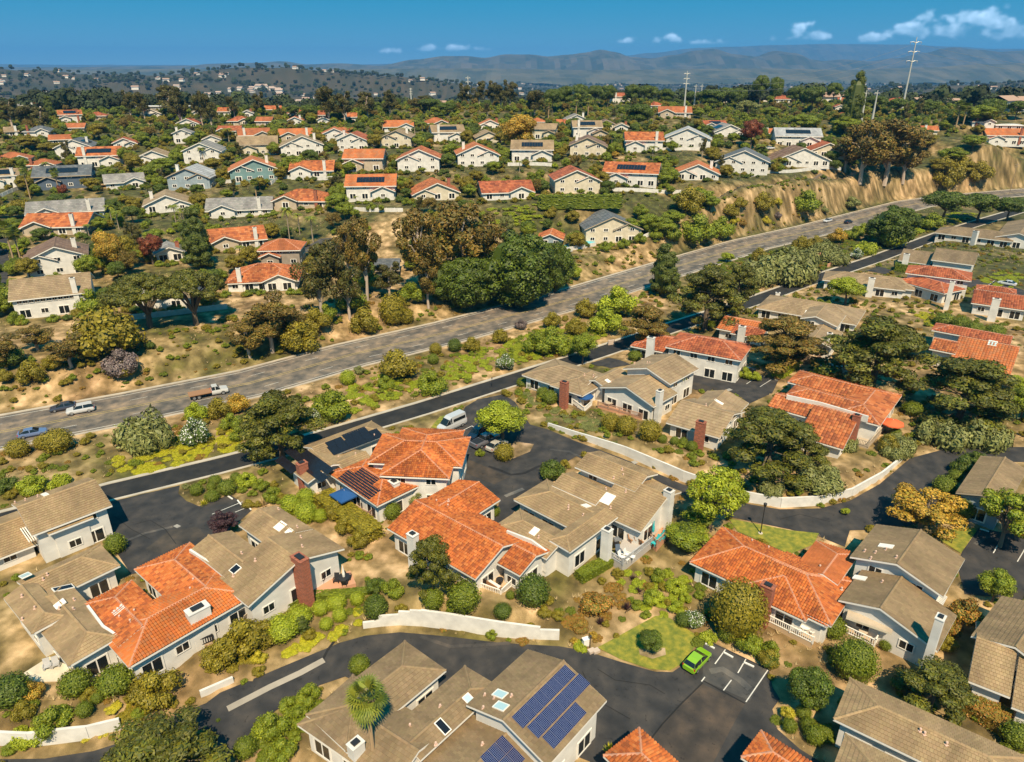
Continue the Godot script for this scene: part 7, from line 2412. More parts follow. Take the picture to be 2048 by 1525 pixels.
	villa("white house, red-brown roof in the front row above the highway", -2.62, -267.02, 19.83, -0.19, 18.47, 14, "p", 1, "red", "white", 0, 0)
	villa("two-storey cream gabled house, red-brown roof in the front row above the highway", 22.73, -271.45, 21.23, -0.1, 15.69, 14, "f", 2, "red", "cream", 32, 0)
	villa("two-storey white house, orange roof, solar panels, in the front row above the highway", 46.84, -285.83, 21.8, 0.27, 20.3, 14, "p", 2, "orange", "white", 5, 0)
	villa("white house, orange roof near the hilltop, second from right", -94.83, -443.22, 34.65, -0.17, 7.23, 9, "p", 1, "orange", "white", 2, 0)
	villa("two-storey white house, red-brown roof near the hilltop", 80.86, -572.61, 38.89, -0.06, 12.95, 11.01, "p", 2, "red", "white", 2, 0)
	villa("white house, red-brown roof near the hilltop, second from left", 102.95, -545.63, 36.28, -0.02, 7.09, 9, "p", 1, "red", "white", 34, 0)
	villa("beige house, plain orange roof near the hilltop, second from right", 96.73, -451.15, 36.66, 0.15, 18.5, 14, "p", 1, "orange_plain", "beige", 6, 0)
	villa("white gabled house, warm orange roof in the front row above the highway", 73.88, -293.02, 22.87, 0.2, 16.26, 14, "f", 1, "orange_warm", "white", 6, 0)
	villa("two-storey white gabled house, dark slate roof in the front row above the highway", 97.89, -311.59, 23.05, 0.31, 19.81, 14, "f", 2, "slate", "white", 36, 0)
	villa("white gabled house, brown roof in the middle rows of the hillside", 127.35, -329.85, 23.71, 0.02, 23.63, 14, "f", 1, "brown", "white", 36, 0)
	villa("two-storey white house, pale grey roof, solar panels, in the upper rows of the hillside", 134.52, -354.34, 29.38, 0.18, 20.13, 14, "p", 2, "pale", "white", 33, 0)
	villa("cream gabled house, red-brown roof in the middle rows of the hillside", 143.65, -342.18, 26.29, 0.08, 16.04, 14, "f", 1, "red", "cream", 0, 0)
	villa("beige house, warm orange roof in the upper rows of the hillside, rightmost", 142.28, -412.84, 28.13, 0.02, 10.41, 9, "p", 1, "orange_warm", "beige", 2, 0)
	villa("white gabled house, grey roof, solar panels, in the upper rows of the hillside", 105.24, -369.27, 32.44, -0.02, 14.89, 14, "f", 1, "grey", "white", 1, 0)
	villa("white house, red-brown roof, solar panels, near the hilltop", 114.75, -428.65, 31.07, -0.03, 12.15, 10.33, "p", 1, "red", "white", 5, 0)
	villa("cream house, orange roof in the upper rows of the hillside", 233.63, -421.21, 28.93, 0.28, 7.85, 9, "p", 1, "orange", "cream", 2, 0)
	villa("white house, plain orange roof near the hilltop, rightmost", 262.45, -421.87, 33.39, 0.23, 11.05, 9.39, "p", 1, "orange_plain", "white", 34, 0)
	villa("two-storey white house, warm orange roof in the upper rows of the hillside", 271.44, -414.71, 24.75, 0.18, 20.01, 14, "p", 2, "orange_warm", "white", 38, 0)
	villa("beige house, dark slate roof, solar panels, near the hilltop", 265.96, -433.92, 36.67, 0.25, 9.43, 9, "p", 1, "slate", "beige", 35, 0)
	villa("beige house, plain orange roof near the hilltop, rightmost", 223.55, -499.7, 32.95, 0.25, 11.94, 10.15, "p", 1, "orange_plain", "beige", 38, 0)
	villa("white house, tan roof near the hilltop, rightmost", 306.97, -463.22, 37.8, 0.24, 8.04, 9, "p", 1, "tan", "white", 2, 0)
	villa("white house, red-brown roof near the hilltop, third from right", 220.24, -616.31, 38.04, 0.07, 11.96, 10.17, "p", 1, "red", "white", 34, 0)
	villa("white gabled house, red-brown roof near the hilltop, second from right", 225.98, -611.95, 38.03, 0.35, 7.36, 8, "f", 1, "red", "white", 6, 0)
	villa("white house, red-brown roof near the hilltop, second from right", 248.73, -575.87, 38.18, 0.2, 5.23, 9, "p", 1, "red", "white", 2, 0)
	villa("white gabled house, red-brown roof near the hilltop, rightmost", 224.99, -522.96, 36.35, 0.17, 6, 8, "f", 1, "red", "white", 0, 0)
	villa("white house, red-brown roof near the hilltop, rightmost", 281.57, -562.06, 38.37, 0.24, 6.68, 9, "p", 1, "red", "white", 38, 0)
	villa("white house, red-brown roof near the hilltop, third from left", 211.91, -602.73, 38.3, 0.01, 5.47, 9, "p", 1, "red", "white", 36, 0)
	villa("white house, flat white roof near the hilltop", 276.46, -422, 31.66, 0.17, 13.81, 11.74, "p", 1, "white", "white", 8, 0)
	villa("long white house with a row of upper windows beside the stone pines", -111.19, -166.57, 9.35, -0.45, 15.77, 13.41, "p", 2, "tan", "white", 22, 1)
	villa("brown-roofed white house with double garage and blue roof panels", -123.58, -190.65, 12.34, -0.5, 13.57, 12.89, "f", 2, "brown", "white", 6, 1)
	villa("beige house, orange roof in the front row above the highway, leftmost", -145.35, -230.86, 14.85, -0.13, 18.92, 14, "p", 1, "orange", "beige", 6, 0)
	villa("white house, grey roof in the front row above the highway, leftmost", -156.22, -252.73, 15.28, -0.42, 22.87, 14, "p", 1, "grey", "white", 6, 0)
	villa("white house, grey roof in the front row above the highway, rightmost", -96.87, -257.48, 15.37, -0.23, 21.48, 14, "p", 1, "grey", "white", 6, 0)
	villa("beige house, orange roof in the front row above the highway, second from right", -87.62, -225.02, 11.51, -0.44, 15.98, 13.58, "p", 1, "orange", "beige", 6, 0)
	villa("white gabled house, grey roof in the front row above the highway", -100.3, -205.18, 11.88, -0.47, 7.55, 8, "f", 1, "grey", "white", 38, 1)
	villa("white house, orange roof in the front row above the highway, leftmost", -66.95, -188.48, 9.12, -0.17, 17.56, 14, "h", 1, "orange", "white", 2, 1)
	villa("two-storey taupe house, plain orange roof in the front row above the highway", -67.31, -206.33, 10.45, -0.09, 11.05, 9.39, "h", 2, "orange_plain", "taupe", 4, 1)
	villa("white house, tan roof in the front row above the highway", -85.99, -172.96, 8.94, -0.06, 13.5, 11.48, "p", 1, "tan", "white", 2, 1)
	villa("big cream gabled house with slate roof and swimming pool above the highway", 32.8, -244.48, 9.18, -0.12, 18.13, 14, "f", 2, "slate", "cream", 0, 0)
	villa("pale blue gabled house, orange roof in the front row above the highway", 12.92, -232.93, 9.82, 0.14, 7.5, 8, "f", 1, "orange", "bluegrey", 4, 1)
	villa("dark house, dark slate roof in the front row above the highway", -35.86, -200.93, 8.26, -0.1, 6.12, 9, "p", 1, "slate", "dark", 0, 1)


func make_plant() -> void:
	grove(0, 0, [-39, -105.1, 13.6, 12.1])
	grove(0, 1, [-9.6, -69, 6.4, 8.9])
	grove(0, 2, [-33.2, -46.6, 11.5, 6.9])
	grove(0, 3, [40.4, -97.7, 16.4, 10.6, 47.1, -99.7, 7.7, 6])
	grove(0, 4, [47.7, -165.8, 16.7, 15.9, 56.9, -172.1, 11.5, 14.3])
	grove(0, 5, [70.6, -127.2, 19.7, 15.1])
	grove(0, 6, [81.2, -115.3, 18.7, 12.2])
	grove(0, 7, [43.6, -54.1, 8.9, 5.8])
	grove(1, 4, [57.8, -141.4, 17.3, 11.1])
	grove(1, 8, [30.2, -153.1, 11.6, 10.6])
	grove(2, 4, [42.3, -192.1, 9.6, 15.1])
	grove(2, 9, [-25.2, -65.9, 2.2, 2.2])
	grove(2, 10, [-88.2, -197.2, 10.2, 17])
	grove(2, 11, [183.6, -407.8, 13, 30.3])
	grove(2, 12, [-279.4, -458.5, 7.9, 15.5])
	grove(3, 13, [-18.5, -181.7, 12, 11.6, -11.2, -182, 17.4, 15.1, 1.5, -183.9, 21.6, 21.4, 12.3, -195.8, 10, 15.6])
	grove(3, 14, [133.4, -248.6, 17.7, 15])
	grove(4, 15, [-54.3, -149.9, 11.3, 13.6, -50.3, -153.9, 8.1, 9.6, -37.6, -177.2, 9.4, 22.7])
	grove(4, 13, [-23.6, -179.8, 13.2, 24.7, -21.8, -177.2, 7.8, 14.1, -13.4, -185.2, 16.9, 26.2, -6.2, -195.1, 11.3, 18.2])
	grove(4, 16, [-45.5, -193.8, 8.4, 16.7])
	grove(4, 17, [-101.4, -131.2, 7, 7.1, -89.8, -133.5, 8.2, 6.9, -58.3, -146.7, 8.9, 8.6])
	grove(4, 18, [153.2, -321.1, 20.9, 27.4, 169.3, -331.6, 25, 29.8, 181.1, -338.2, 18.6, 23.1])
	grove(4, 19, [149.6, -329.8, 13.5, 15.9])
	grove(4, 20, [-100.4, -140.2, 7.4, 5.3])
	grove(5, 15, [-45.8, -162.9, 11.1, 20.4, -39.9, -166.1, 8.6, 17.3, -32, -178.9, 7.9, 10.6])
	grove(5, 21, [-152.8, -458.8, 9.1, 14, -103.2, -427.1, 14.2, 20.4, -94.7, -427.4, 12.5, 17.8, -86.4, -451.6, 12, 16.1, -76.4, -473.2, 11.9, 16.8, -60.6, -499.8, 15.8, 9.8])
	grove(5, 22, [-284.7, -428.3, 14.2, 16.6, -268.1, -417.5, 13.3, 13.9, -255.5, -409.4, 10.9, 13.4, -192.8, -438.1, 12.8, 22.3, -169, -423.7, 10.7, 19.6])
	grove(5, 12, [-239.3, -474.9, 9.4, 16.5, -227.1, -467.3, 10.5, 16.6, -210.7, -468.7, 18, 20.6, -182.1, -443.1, 10, 19, -165, -450, 8.9, 13.2])
	grove(5, 23, [-33.6, -543.8, 12.2, 16.5, -22.3, -512.9, 10.1, 18, -14.4, -561.4, 13.3, 18.9, -7.5, -519.4, 10.3, 15.8, -1.5, -556.8, 12.5, 19.1, 14.3, -469.7, 14.3, 17.3])
	grove(6, 24, [-83.1, -154.1, 17.2, 13.9])
	grove(6, 17, [-73.4, -156.2, 16.3, 14.5])
	grove(7, 25, [16.3, -63, 3.3, 3.1])
	grove(7, 26, [30.9, -54.4, 5.2, 6.3])
	grove(7, 18, [170.6, -282.8, 18.8, 14.1, 186.9, -286.6, 17.1, 13.2, 194, -279.8, 13.7, 9.6])
	grove(7, 27, [-164.4, -261.5, 9.1, 6.5])
	grove(7, 10, [-145.5, -218.9, 6.2, 4.1])
	grove(7, 23, [26.4, -494.9, 14.4, 16.5, 35.1, -502, 13.2, 17.3, 47.9, -535.3, 14.1, 17.1, 60.3, -552.5, 14.5, 16, 67.8, -539.6, 14.2, 16.9])
	grove(7, 28, [85.1, -543.8, 12.2, 17.4, 98.8, -554.5, 16, 16, 111.6, -554.4, 13.1, 14.4, 135.8, -579.8, 15.3, 12.9, 146.2, -563.1, 22.3, 16.9, 164.6, -587.5, 17, 16.6, 171.1, -576.2, 14.4, 16.7, 187.3, -576.5, 13.7, 26, 197.1, -571.8, 12, 23.8, 209.5, -562.8, 12.6, 17])
	grove(7, 29, [207.5, -526, 18, 19.1, 234.1, -556, 13.1, 17.4, 225.4, -504.9, 14.7, 18.3, 241.7, -504.7, 14.6, 12.2, 247.6, -488.7, 14.9, 13.3, 263, -481.5, 15.9, 11.6, 327.9, -582.4, 16.9, 11.9, 267.5, -422, 14.5, 14.1, 294.5, -442, 13.5, 12])
	grove(7, 30, [65.1, -389.8, 15.6, 14.2])
	grove(7, 21, [-128.8, -448.2, 8.9, 9, -117.5, -439.4, 11.6, 9.3, -52.9, -488.7, 16.1, 9.7, -40.2, -471.6, 13.7, 8.2])
	grove(8, 31, [15.6, -145.4, 6.2, 8.2])
	grove(8, 32, [60, -70, 4.5, 5])
	grove(8, 33, [24, -80.6, 6.6, 4, 26.7, -85, 5, 3.7])
	grove(8, 6, [93.2, -116.3, 7.3, 6.5])
	grove(8, 10, [-111.6, -182.6, 6.6, 7.3, -112.7, -193.8, 5.6, 7.1])
	grove(8, 27, [-179.6, -296.6, 8.1, 6.4, -148.8, -300.3, 11.3, 6.8, -147.9, -303, 8.3, 6.8, -147.2, -311.3, 11, 6.6, -105.7, -268.6, 5.6, 4.2])
	grove(8, 34, [-172.6, -328.6, 5.8, 8.2])
	grove(8, 22, [-221.2, -383.7, 10.3, 6.5])
	grove(8, 35, [-88.4, -298.9, 10.6, 7.3, -78, -298.3, 6.9, 5, -60.3, -248.1, 8.6, 7.1, -63.2, -285.8, 5.8, 5.3])
	grove(8, 36, [-7.6, -285.8, 6.2, 5.7])
	grove(8, 37, [-25.8, -320.7, 10.8, 7.5, 18.4, -315.8, 8.5, 7.2, 23.2, -340.7, 6.9, 4.1])
	grove(8, 38, [-31.7, -303.2, 8.2, 5.6])
	grove(8, 39, [54.8, -345.5, 9.3, 5.6])
	grove(8, 28, [176.3, -516.1, 14.3, 8.6])
	grove(8, 11, [161.8, -415.6, 17.2, 10.3, 179.6, -404, 16.2, 9.7])
	grove(8, 30, [101.8, -344, 6, 5.9])
	grove(8, 40, [40.3, -241.8, 8.5, 6.1, 46.9, -241.3, 10.2, 6.8, 51.9, -239.9, 8.5, 7.8, 55.4, -245.9, 8.6, 5.3, 62.3, -258.9, 10.8, 7.2, 67.4, -261.8, 10.9, 6.5, 71.5, -259.4, 7.2, 5.7])
	grove(8, 16, [-56.3, -241, 6.7, 6.2])
	grove(8, 29, [260.6, -419.4, 16.7, 11.4])
	grove(8, 18, [209.8, -352.9, 14.4, 8.6, 221.7, -357.7, 12.5, 7.5])
	grove(9, 3, [28.5, -84.8, 9.4, 10.9])
	grove(10, 41, [-1.7, -110.2, 10.2, 8.7])
	grove(10, 42, [88.8, -181.5, 10.7, 8.3])
	grove(10, 40, [70, -226.7, 4.9, 3.6])
	grove(10, 43, [97.9, -125.3, 4.9, 4.3])
	grove(10, 3, [49.2, -88, 1.5, 1.3])
	grove(11, 44, [58.2, -83.9, 11, 6.6, 70.6, -82.1, 4.2, 4.4])
	grove(12, 10, [-108.4, -188.1, 8.4, 12.4])
	grove(12, 37, [3.1, -327.7, 18.8, 18.2, 43.4, -311.3, 3.8, 3.5])
	grove(12, 45, [-23.4, -230.3, 4.9, 4.5])
	grove(12, 38, [-37.6, -340.9, 4.6, 5.3])
	grove(12, 35, [-102.7, -289.2, 4.4, 3.2])
	grove(13, 10, [-126.3, -181, 6.6, 6.5, -131.4, -200.9, 6.5, 6.5, -107, -192, 8.3, 10.9])
	grove(13, 34, [-243.7, -375.6, 12.6, 7.6, -229.7, -368.4, 11.2, 6.7, -182.3, -332, 11.3, 6.8, -123.6, -320, 7.8, 5.9])
	grove(13, 22, [-215.3, -390.3, 12, 9.5])
	grove(13, 27, [-217.1, -317.4, 7.8, 6.9, -164.8, -283.8, 7, 5.3, -160.3, -312.1, 8.5, 7.8, -125.4, -310, 8.4, 6.7])
	grove(13, 38, [-94, -363.8, 8.3, 8.5, -63.4, -344, 8.3, 8.1])
	grove(13, 46, [-57.6, -376, 10.1, 6.8])
	grove(13, 47, [-5.7, -352, 7.1, 6])
	grove(13, 37, [38, -340.3, 6.9, 6.7])
	grove(13, 39, [65.6, -329.4, 5.8, 6.1, 85.8, -311.4, 6.3, 5.8, 117.5, -322.6, 6.6, 5])
	grove(13, 48, [196.9, -377.1, 15.2, 13.9, 204.8, -373, 15.1, 9])
	grove(13, 18, [204.1, -349.5, 13.4, 8.5, 215.2, -351.6, 14.4, 8.6, 226.9, -354.3, 12.1, 7.6])
	grove(13, 35, [-96, -276.8, 5.7, 5.2, -68.6, -273.7, 4.9, 5.2])
	grove(14, 10, [-101.8, -197.6, 7.4, 9.9])
	grove(14, 39, [108.8, -339.5, 11, 14.7])
	grove(14, 27, [-168.8, -272.6, 4.1, 6.7])
	grove(15, 49, [-40.9, -83.3, 4.8, 4])
	grove(16, 44, [67.5, -80.6, 9, 9.3])
	grove(17, 28, [155.6, -501.1, 18.3, 13])
	grove(17, 50, [-1.5, -233.2, 4.9, 7])
	grove(18, 51, [-13.1, -46.9, 4.1, 12.5])
	grove(18, 23, [21.9, -452.6, 5.4, 14.5, 40, -471.9, 6.9, 15.1, 48.3, -480.7, 6.4, 13.3])
	grove(18, 11, [248.3, -420.6, 7.8, 13.5, 251, -419, 7.2, 12.9])
	grove(18, 27, [-181.5, -272.4, 4.1, 12.9, -171.7, -275, 3.8, 10.8, -134.5, -268, 4.1, 6.6])
	grove(18, 35, [-95.5, -270.3, 4.1, 7.2])
	grove(18, 10, [-137.7, -192.8, 4.7, 12.7, -136.8, -194.4, 4.2, 10.8])
	grove(18, 37, [8.7, -306.3, 3.7, 5.7])
	grove(19, 52, [31.8, -126.8, 4.5, 6.4])
	grove(19, 22, [-143.1, -377.3, 7.1, 7.8])
	grove(19, 46, [-125, -398.5, 6.9, 8, -119.5, -392.7, 6.8, 7.4, -83.7, -386, 5.7, 6.8, -69.6, -403.6, 5.9, 6.6, -49.4, -381.2, 6.6, 8.6, -45.4, -379.4, 6.1, 7.6])
	grove(19, 34, [-135.8, -324.8, 4.4, 7.3])
	grove(19, 47, [-26.9, -387.8, 6.2, 5.8, -22.5, -382.7, 6.6, 7.9])
	grove(19, 37, [44, -328.4, 4.9, 9.4])
	grove(19, 39, [51.8, -333.2, 4.5, 6.8, 59.3, -311.7, 5.5, 6.4, 111.3, -332.7, 6.3, 6.4, 113.3, -321.1, 4.4, 3.8, 118.4, -320.7, 4.8, 4.6])
	grove(19, 10, [-134.1, -224.5, 3.2, 4.2, -131.1, -233.8, 4.3, 8.4, -127.9, -231.3, 3.9, 7.1])
	grove(19, 16, [-110, -233.6, 4.6, 9.3, -107.6, -233, 3.9, 8.3, -79.8, -205.6, 3.8, 5.1, -69.9, -222.1, 4.7, 14.3, -70.3, -234.9, 4.3, 8.1, -64.2, -227.8, 5.5, 9.5])
	grove(19, 38, [-77, -311.7, 4.2, 6])
	grove(19, 27, [-198.1, -312.5, 3.8, 6.1])
	grove(20, 53, [-48.9, -93.8, 2.2, 2, -47.2, -95.1, 1.6, 1.4, -45.9, -92.3, 2.4, 1.7, -47.4, -97.1, 2.2, 1.5, -44.3, -94.2, 3, 2.4, -44.3, -97.8, 1.8, 1.6])
	grove(20, 54, [-54.2, -79.6, 3, 2.8])
	grove(20, 55, [-17.8, -87.9, 2.9, 2.7])
	grove(20, 56, [-2.7, -88.5, 1.9, 1.8])
	grove(20, 1, [-9.6, -68, 2.8, 2.6, -7.6, -67.4, 1, 0.9, -5.8, -67.6, 4.1, 3.8, -0.2, -69.7, 1.2, 1.1])
	grove(20, 57, [-46.2, -55.7, 3.4, 2.7, -43.8, -52.9, 1.7, 1.6, -43.4, -54.5, 1.4, 1.2, -42.4, -56.4, 4.1, 2.6])
	grove(20, 2, [-26.6, -49.9, 2.3, 2.1, -17.2, -60.2, 2.4, 2.2])
	grove(20, 58, [38.1, -65, 3, 2.7])
	grove(20, 59, [43.3, -62.9, 1.6, 1.5])
	grove(20, 26, [28.5, -52.3, 1.6, 1.5, 30.5, -53.9, 1.7, 1.5, 30.4, -52.3, 1.7, 1.6, 30.6, -51, 2.3, 2, 31.7, -51.4, 1.7, 1.6])
	grove(20, 7, [50.1, -50.1, 3.1, 2.8])
	grove(20, 44, [66.4, -93.1, 3.5, 3.2, 70.3, -96.9, 2.2, 1.8, 65.9, -87.4, 3.8, 3.5])
	grove(20, 5, [48.7, -119.2, 1.5, 1.4, 50.7, -102.9, 2.2, 1.5])
	grove(20, 6, [66.8, -109.4, 2.1, 1.9, 73.9, -117.7, 3.7, 2.6])
	grove(20, 60, [25.4, -64.5, 2.1, 2])
	grove(20, 15, [-17.4, -145, 2.6, 2.4])
	grove(20, 8, [27.3, -146.1, 3.1, 2.3])
	grove(20, 52, [27, -126.2, 2.2, 2])
	grove(20, 31, [2.2, -134.4, 2.7, 1.9, 4.2, -132.7, 2.3, 1.6, 6.1, -128.2, 2.6, 2.1, 7.4, -125.3, 3.3, 2.7])
	grove(20, 61, [25.8, -107.2, 1.7, 1.6, 27.8, -106.8, 1.7, 1.6, 29.3, -106.8, 1.7, 1.6, 30.3, -104.8, 2, 1.9])
	grove(20, 43, [105.1, -163.6, 4.9, 3.4, 106.8, -159.4, 4.7, 3.8, 107.7, -155.9, 4.7, 3.7, 111.2, -154.1, 4.6, 3.7])
	grove(20, 40, [92.1, -237, 2.4, 2.2])
	grove(21, 26, [37.9, -59.2, 5, 4.7])
	grove(22, 61, [17.5, -112, 3.5, 3.3, 20, -110.2, 3.8, 3.5, 23.7, -108, 4.1, 3.8])
	grove(22, 17, [-83.3, -104.7, 3.9, 3.1, -80.8, -107.2, 2.7, 2.5, -77.7, -106.6, 5.3, 4])
	grove(22, 15, [-29.7, -168.8, 7.2, 7.9, -26.9, -169.9, 4.5, 4.2, -17.3, -149.9, 2.9, 2.7])
	grove(22, 62, [-1.3, -104.7, 3.4, 3.1])
	grove(23, 60, [26.8, -65.7, 6.6, 7.3])
	grove(24, 1, [-1.1, -66.7, 2.2, 1.7, 2.6, -69.1, 4.3, 3.9])
	grove(24, 57, [-52, -54.3, 4.1, 3.3])
	grove(24, 9, [-16.6, -67.9, 3, 2.8, -16.6, -68.1, 2.7, 2.5])
	grove(24, 15, [-13.1, -151.7, 3.3, 3])
	grove(24, 25, [20.8, -67, 1.9, 1.8])
	grove(24, 33, [24.3, -81.1, 4.1, 3.8])
	grove(25, 9, [-27.3, -65.1, 4.3, 2.6, -25.8, -67.1, 3.3, 2.3, -23.6, -68.7, 2.2, 1.8, -22.4, -66.4, 1.7, 1.5, -21.9, -69.7, 2.7, 1.9, -21, -67.6, 1.9, 1.8, -19.4, -70.4, 1.9, 1.7])
	grove(25, 15, [-33.9, -134.2, 3.4, 3.1])
	grove(25, 0, [-32.9, -89.1, 3.3, 3, -31.2, -91.2, 3, 2.8])
	grove(25, 49, [-30.1, -87, 3.4, 3.1])
	grove(25, 55, [-28.1, -87, 2.2, 2])
	grove(26, 2, [-24.7, -52.1, 3.6, 3.3, -22.8, -49.6, 3, 2.7, -23.4, -54.9, 2.6, 2.4, -22.3, -53.5, 2.6, 2.4, -22, -56.2, 2.7, 2.5])
	grove(26, 53, [-39.4, -95.3, 2.7, 2.4, -36.7, -92.1, 3, 2.8])
	grove(26, 57, [-46.4, -51.8, 3.9, 3.2])
	grove(26, 60, [27.6, -62.9, 3.2, 3, 29.8, -62.1, 2.5, 2.3])
	grove(26, 15, [-45.1, -163.2, 6, 5.5, -40.3, -170, 7.5, 6.9, -25.7, -132.3, 3.7, 3.4, -26.1, -178.2, 6.8, 6.2, -16.1, -131.4, 6.1, 5.6, -1.4, -144.2, 3.9, 3.6])
	grove(26, 0, [-33.9, -120.1, 7.9, 6.3])
	grove(26, 17, [-51.1, -115.1, 4.2, 3.8, -48.6, -111.3, 3.4, 3.1])
	grove(26, 13, [5.8, -150.6, 6.8, 6.2, 9.1, -152.2, 8, 7.2, 12.1, -151.8, 5.3, 4.8, 25.7, -215.8, 1.9, 1.7, 31.4, -220.8, 2.8, 2.6])
	grove(26, 25, [19.1, -74.6, 2.3, 2.2])
	grove(26, 9, [-14.8, -70.3, 3, 2.7])
	grove(26, 40, [30, -226.9, 4.2, 3.9, 36.6, -231.4, 4.3, 3.9, 42.7, -235.2, 4.3, 4, 48.4, -238.6, 4.7, 4.3, 54.1, -240.8, 7.5, 6.9, 65.3, -247.6, 14.6, 11.7, 75.8, -257.1, 9.4, 8.6, 118.5, -289.5, 14.4, 10.1, 124.2, -256.9, 6.2, 5.7])
	grove(26, 14, [132.7, -247.3, 12.6, 10])
	grove(26, 18, [160.5, -272.9, 9.9, 7])
	grove(26, 63, [-38.1, -185.4, 6.7, 6.2])
	grove(26, 10, [-101.3, -163.8, 7.2, 6.6])
	grove(26, 20, [-119.2, -162, 7.1, 6.6])
	grove(26, 4, [60.4, -149.7, 4.5, 4.1])
	grove(26, 62, [-5.5, -105.9, 1.7, 1.6])
	grove(27, 53, [-42, -96.3, 3.3, 3])
	grove(27, 17, [-58.7, -118.1, 4.8, 4.4])
	grove(27, 13, [18.5, -207, 5.7, 5.2, 23, -164.2, 8.8, 7, 26.9, -175, 10.8, 9.7])
	grove(27, 18, [129.4, -261.6, 5.9, 5.4])
	grove(27, 54, [-74.9, -94.7, 4.7, 3.3])
	grove(27, 25, [17.8, -70.6, 3, 2.4, 21.1, -72.7, 2.8, 2.3, 20.5, -69.2, 2.5, 1.7, 21.9, -71, 1.8, 1.6])
	grove(27, 62, [-11.5, -93.8, 4, 3.2])
	grove(27, 5, [60.9, -130.7, 3.6, 3.3, 64.7, -135.2, 4.1, 3.8])
	grove(27, 8, [48.6, -136.1, 3.1, 2.9, 50.2, -134.6, 2.7, 2.5])
	grove(28, 64, [-32.7, -60.4, 4, 3.7, -31, -62.6, 5.5, 5])
	grove(28, 9, [-29, -64.3, 3.5, 3.2, -21.3, -80.9, 3, 2.8])
	grove(28, 57, [-49.8, -52.6, 2.4, 2.2, -40.8, -55.5, 1.3, 1.2, -38, -55.7, 5.2, 4.4])
	grove(28, 65, [11.7, -74.1, 1.2, 1.1, 13.9, -75.3, 1.7, 1.6])
	grove(28, 15, [-53.3, -154, 5.7, 5.3, -48.8, -151.7, 9.5, 8.1, -46.6, -159.5, 7.1, 6.5, -35.9, -163.6, 7.5, 6.9, -24.2, -137.5, 9.2, 6.9, -9.3, -151.8, 4.3, 4])
	grove(28, 13, [-2.7, -157, 4.2, 3.9, 9.9, -167, 5, 4.6, 15.4, -162, 5.5, 5.1, 19, -174.8, 5.9, 5.4])
	grove(28, 17, [-99.2, -127.2, 3.3, 3.1, -95, -128.6, 5.3, 4.9, -92.7, -132.2, 3.8, 3.5, -84.4, -139.1, 14.5, 11.6, -79.6, -134.5, 4.5, 4.2, -55, -119.6, 4.7, 4.3])
	grove(28, 40, [62.8, -255.9, 11, 10.1, 66.1, -249.8, 7, 6.5, 80, -263.7, 7.3, 5.1, 84.6, -267.8, 6.7, 4.7, 80.1, -226.6, 5.8, 5.4, 95.3, -274.1, 8.7, 8, 97.9, -238, 7.1, 6.5, 105.6, -245.2, 5.2, 4.8])
	grove(28, 6, [63, -104.3, 3.7, 3.4])
	grove(28, 55, [-26, -87.9, 3.2, 3, -23.8, -84.2, 3.3, 3])
	grove(28, 26, [29.1, -60.8, 2.6, 2.4])
	grove(28, 7, [50, -62.5, 2.5, 2.3])
	grove(28, 18, [206.6, -347.6, 14.2, 12.8, 211.2, -351, 14.3, 13.1, 225.3, -353.3, 12.5, 11.5])
	grove(29, 2, [-30.8, -53.7, 0.5, 0.5])
	grove(29, 26, [29.1, -60.6, 2.3, 2.1])
	grove(29, 9, [-17.3, -71.7, 2.7, 2.4])
	grove(29, 54, [-78.8, -94.5, 3.4, 2.7])
	grove(29, 17, [-101.1, -132.2, 6, 5.5, -77.9, -142.9, 2.2, 2])
	grove(29, 33, [6.5, -98.3, 4.8, 3.8, 11.6, -89, 3.3, 3])
	grove(29, 6, [75.3, -100.6, 3.6, 3.3])
	grove(29, 44, [72.1, -98.5, 3.7, 3.4])
	grove(29, 65, [14.7, -78.9, 1.4, 1.3])
	grove(30, 57, [-50.5, -55, 2.8, 2.3])
	grove(30, 17, [-52.1, -121.6, 4.9, 4.5])
	grove(30, 25, [7.3, -64.3, 1.1, 1, 9.7, -65.1, 1.2, 1.1])
	grove(30, 40, [115.5, -251, 6.7, 6.2])
	grove(30, 66, [69.9, -270.5, 6.3, 5.8])
	grove(31, 2, [-28.9, -61.3, 1.9, 1.8])
	grove(31, 26, [28.8, -53.8, 1.9, 1.7])
	grove(31, 40, [81.9, -263.7, 4.1, 3.7, 97.3, -273.4, 3.8, 3.5, 103.3, -280.5, 3.9, 3.6])
	grove(31, 15, [-32.3, -138.7, 1.1, 1])
	grove(31, 41, [-12.7, -110.4, 1.6, 1.5])
	grove(32, 32, [53.8, -65.6, 4.4, 5.2])
	grove(32, 25, [8.2, -66.2, 2.4, 1.4, 10.6, -69.4, 4.6, 2.8])
	grove(32, 40, [85.8, -265.6, 3.7, 3.4])
	grove(32, 59, [51.7, -65.1, 3, 2.7])
	grove(33, 17, [-55.4, -109.4, 5, 6])
	grove(33, 60, [22.2, -67, 2.7, 2.4])
	grove(33, 40, [114.2, -232.2, 4.6, 4.3])
	grove(33, 15, [-1.4, -143.1, 4.4, 4])
	grove(33, 0, [-37.3, -118.9, 3, 2.8])
	grove(34, 15, [-32.4, -138.9, 2.5, 2.3])
	grove(34, 53, [-51.4, -95.7, 1.3, 1.2])
	grove(34, 55, [-14.1, -91.2, 3.6, 2.9])
	grove(34, 18, [129.1, -297, 3.7, 3.4, 145.7, -309.9, 9, 5.4])
	grove(35, 17, [-80.4, -134.8, 7.4, 6.8])
	grove(35, 13, [2.2, -165.7, 3.2, 2.9])
	grove(35, 40, [103.3, -278.3, 3.5, 3.2])
	grove(36, 3, [39.6, -92, 4.6, 1.8, 47.4, -93.8, 9.2, 2.8])
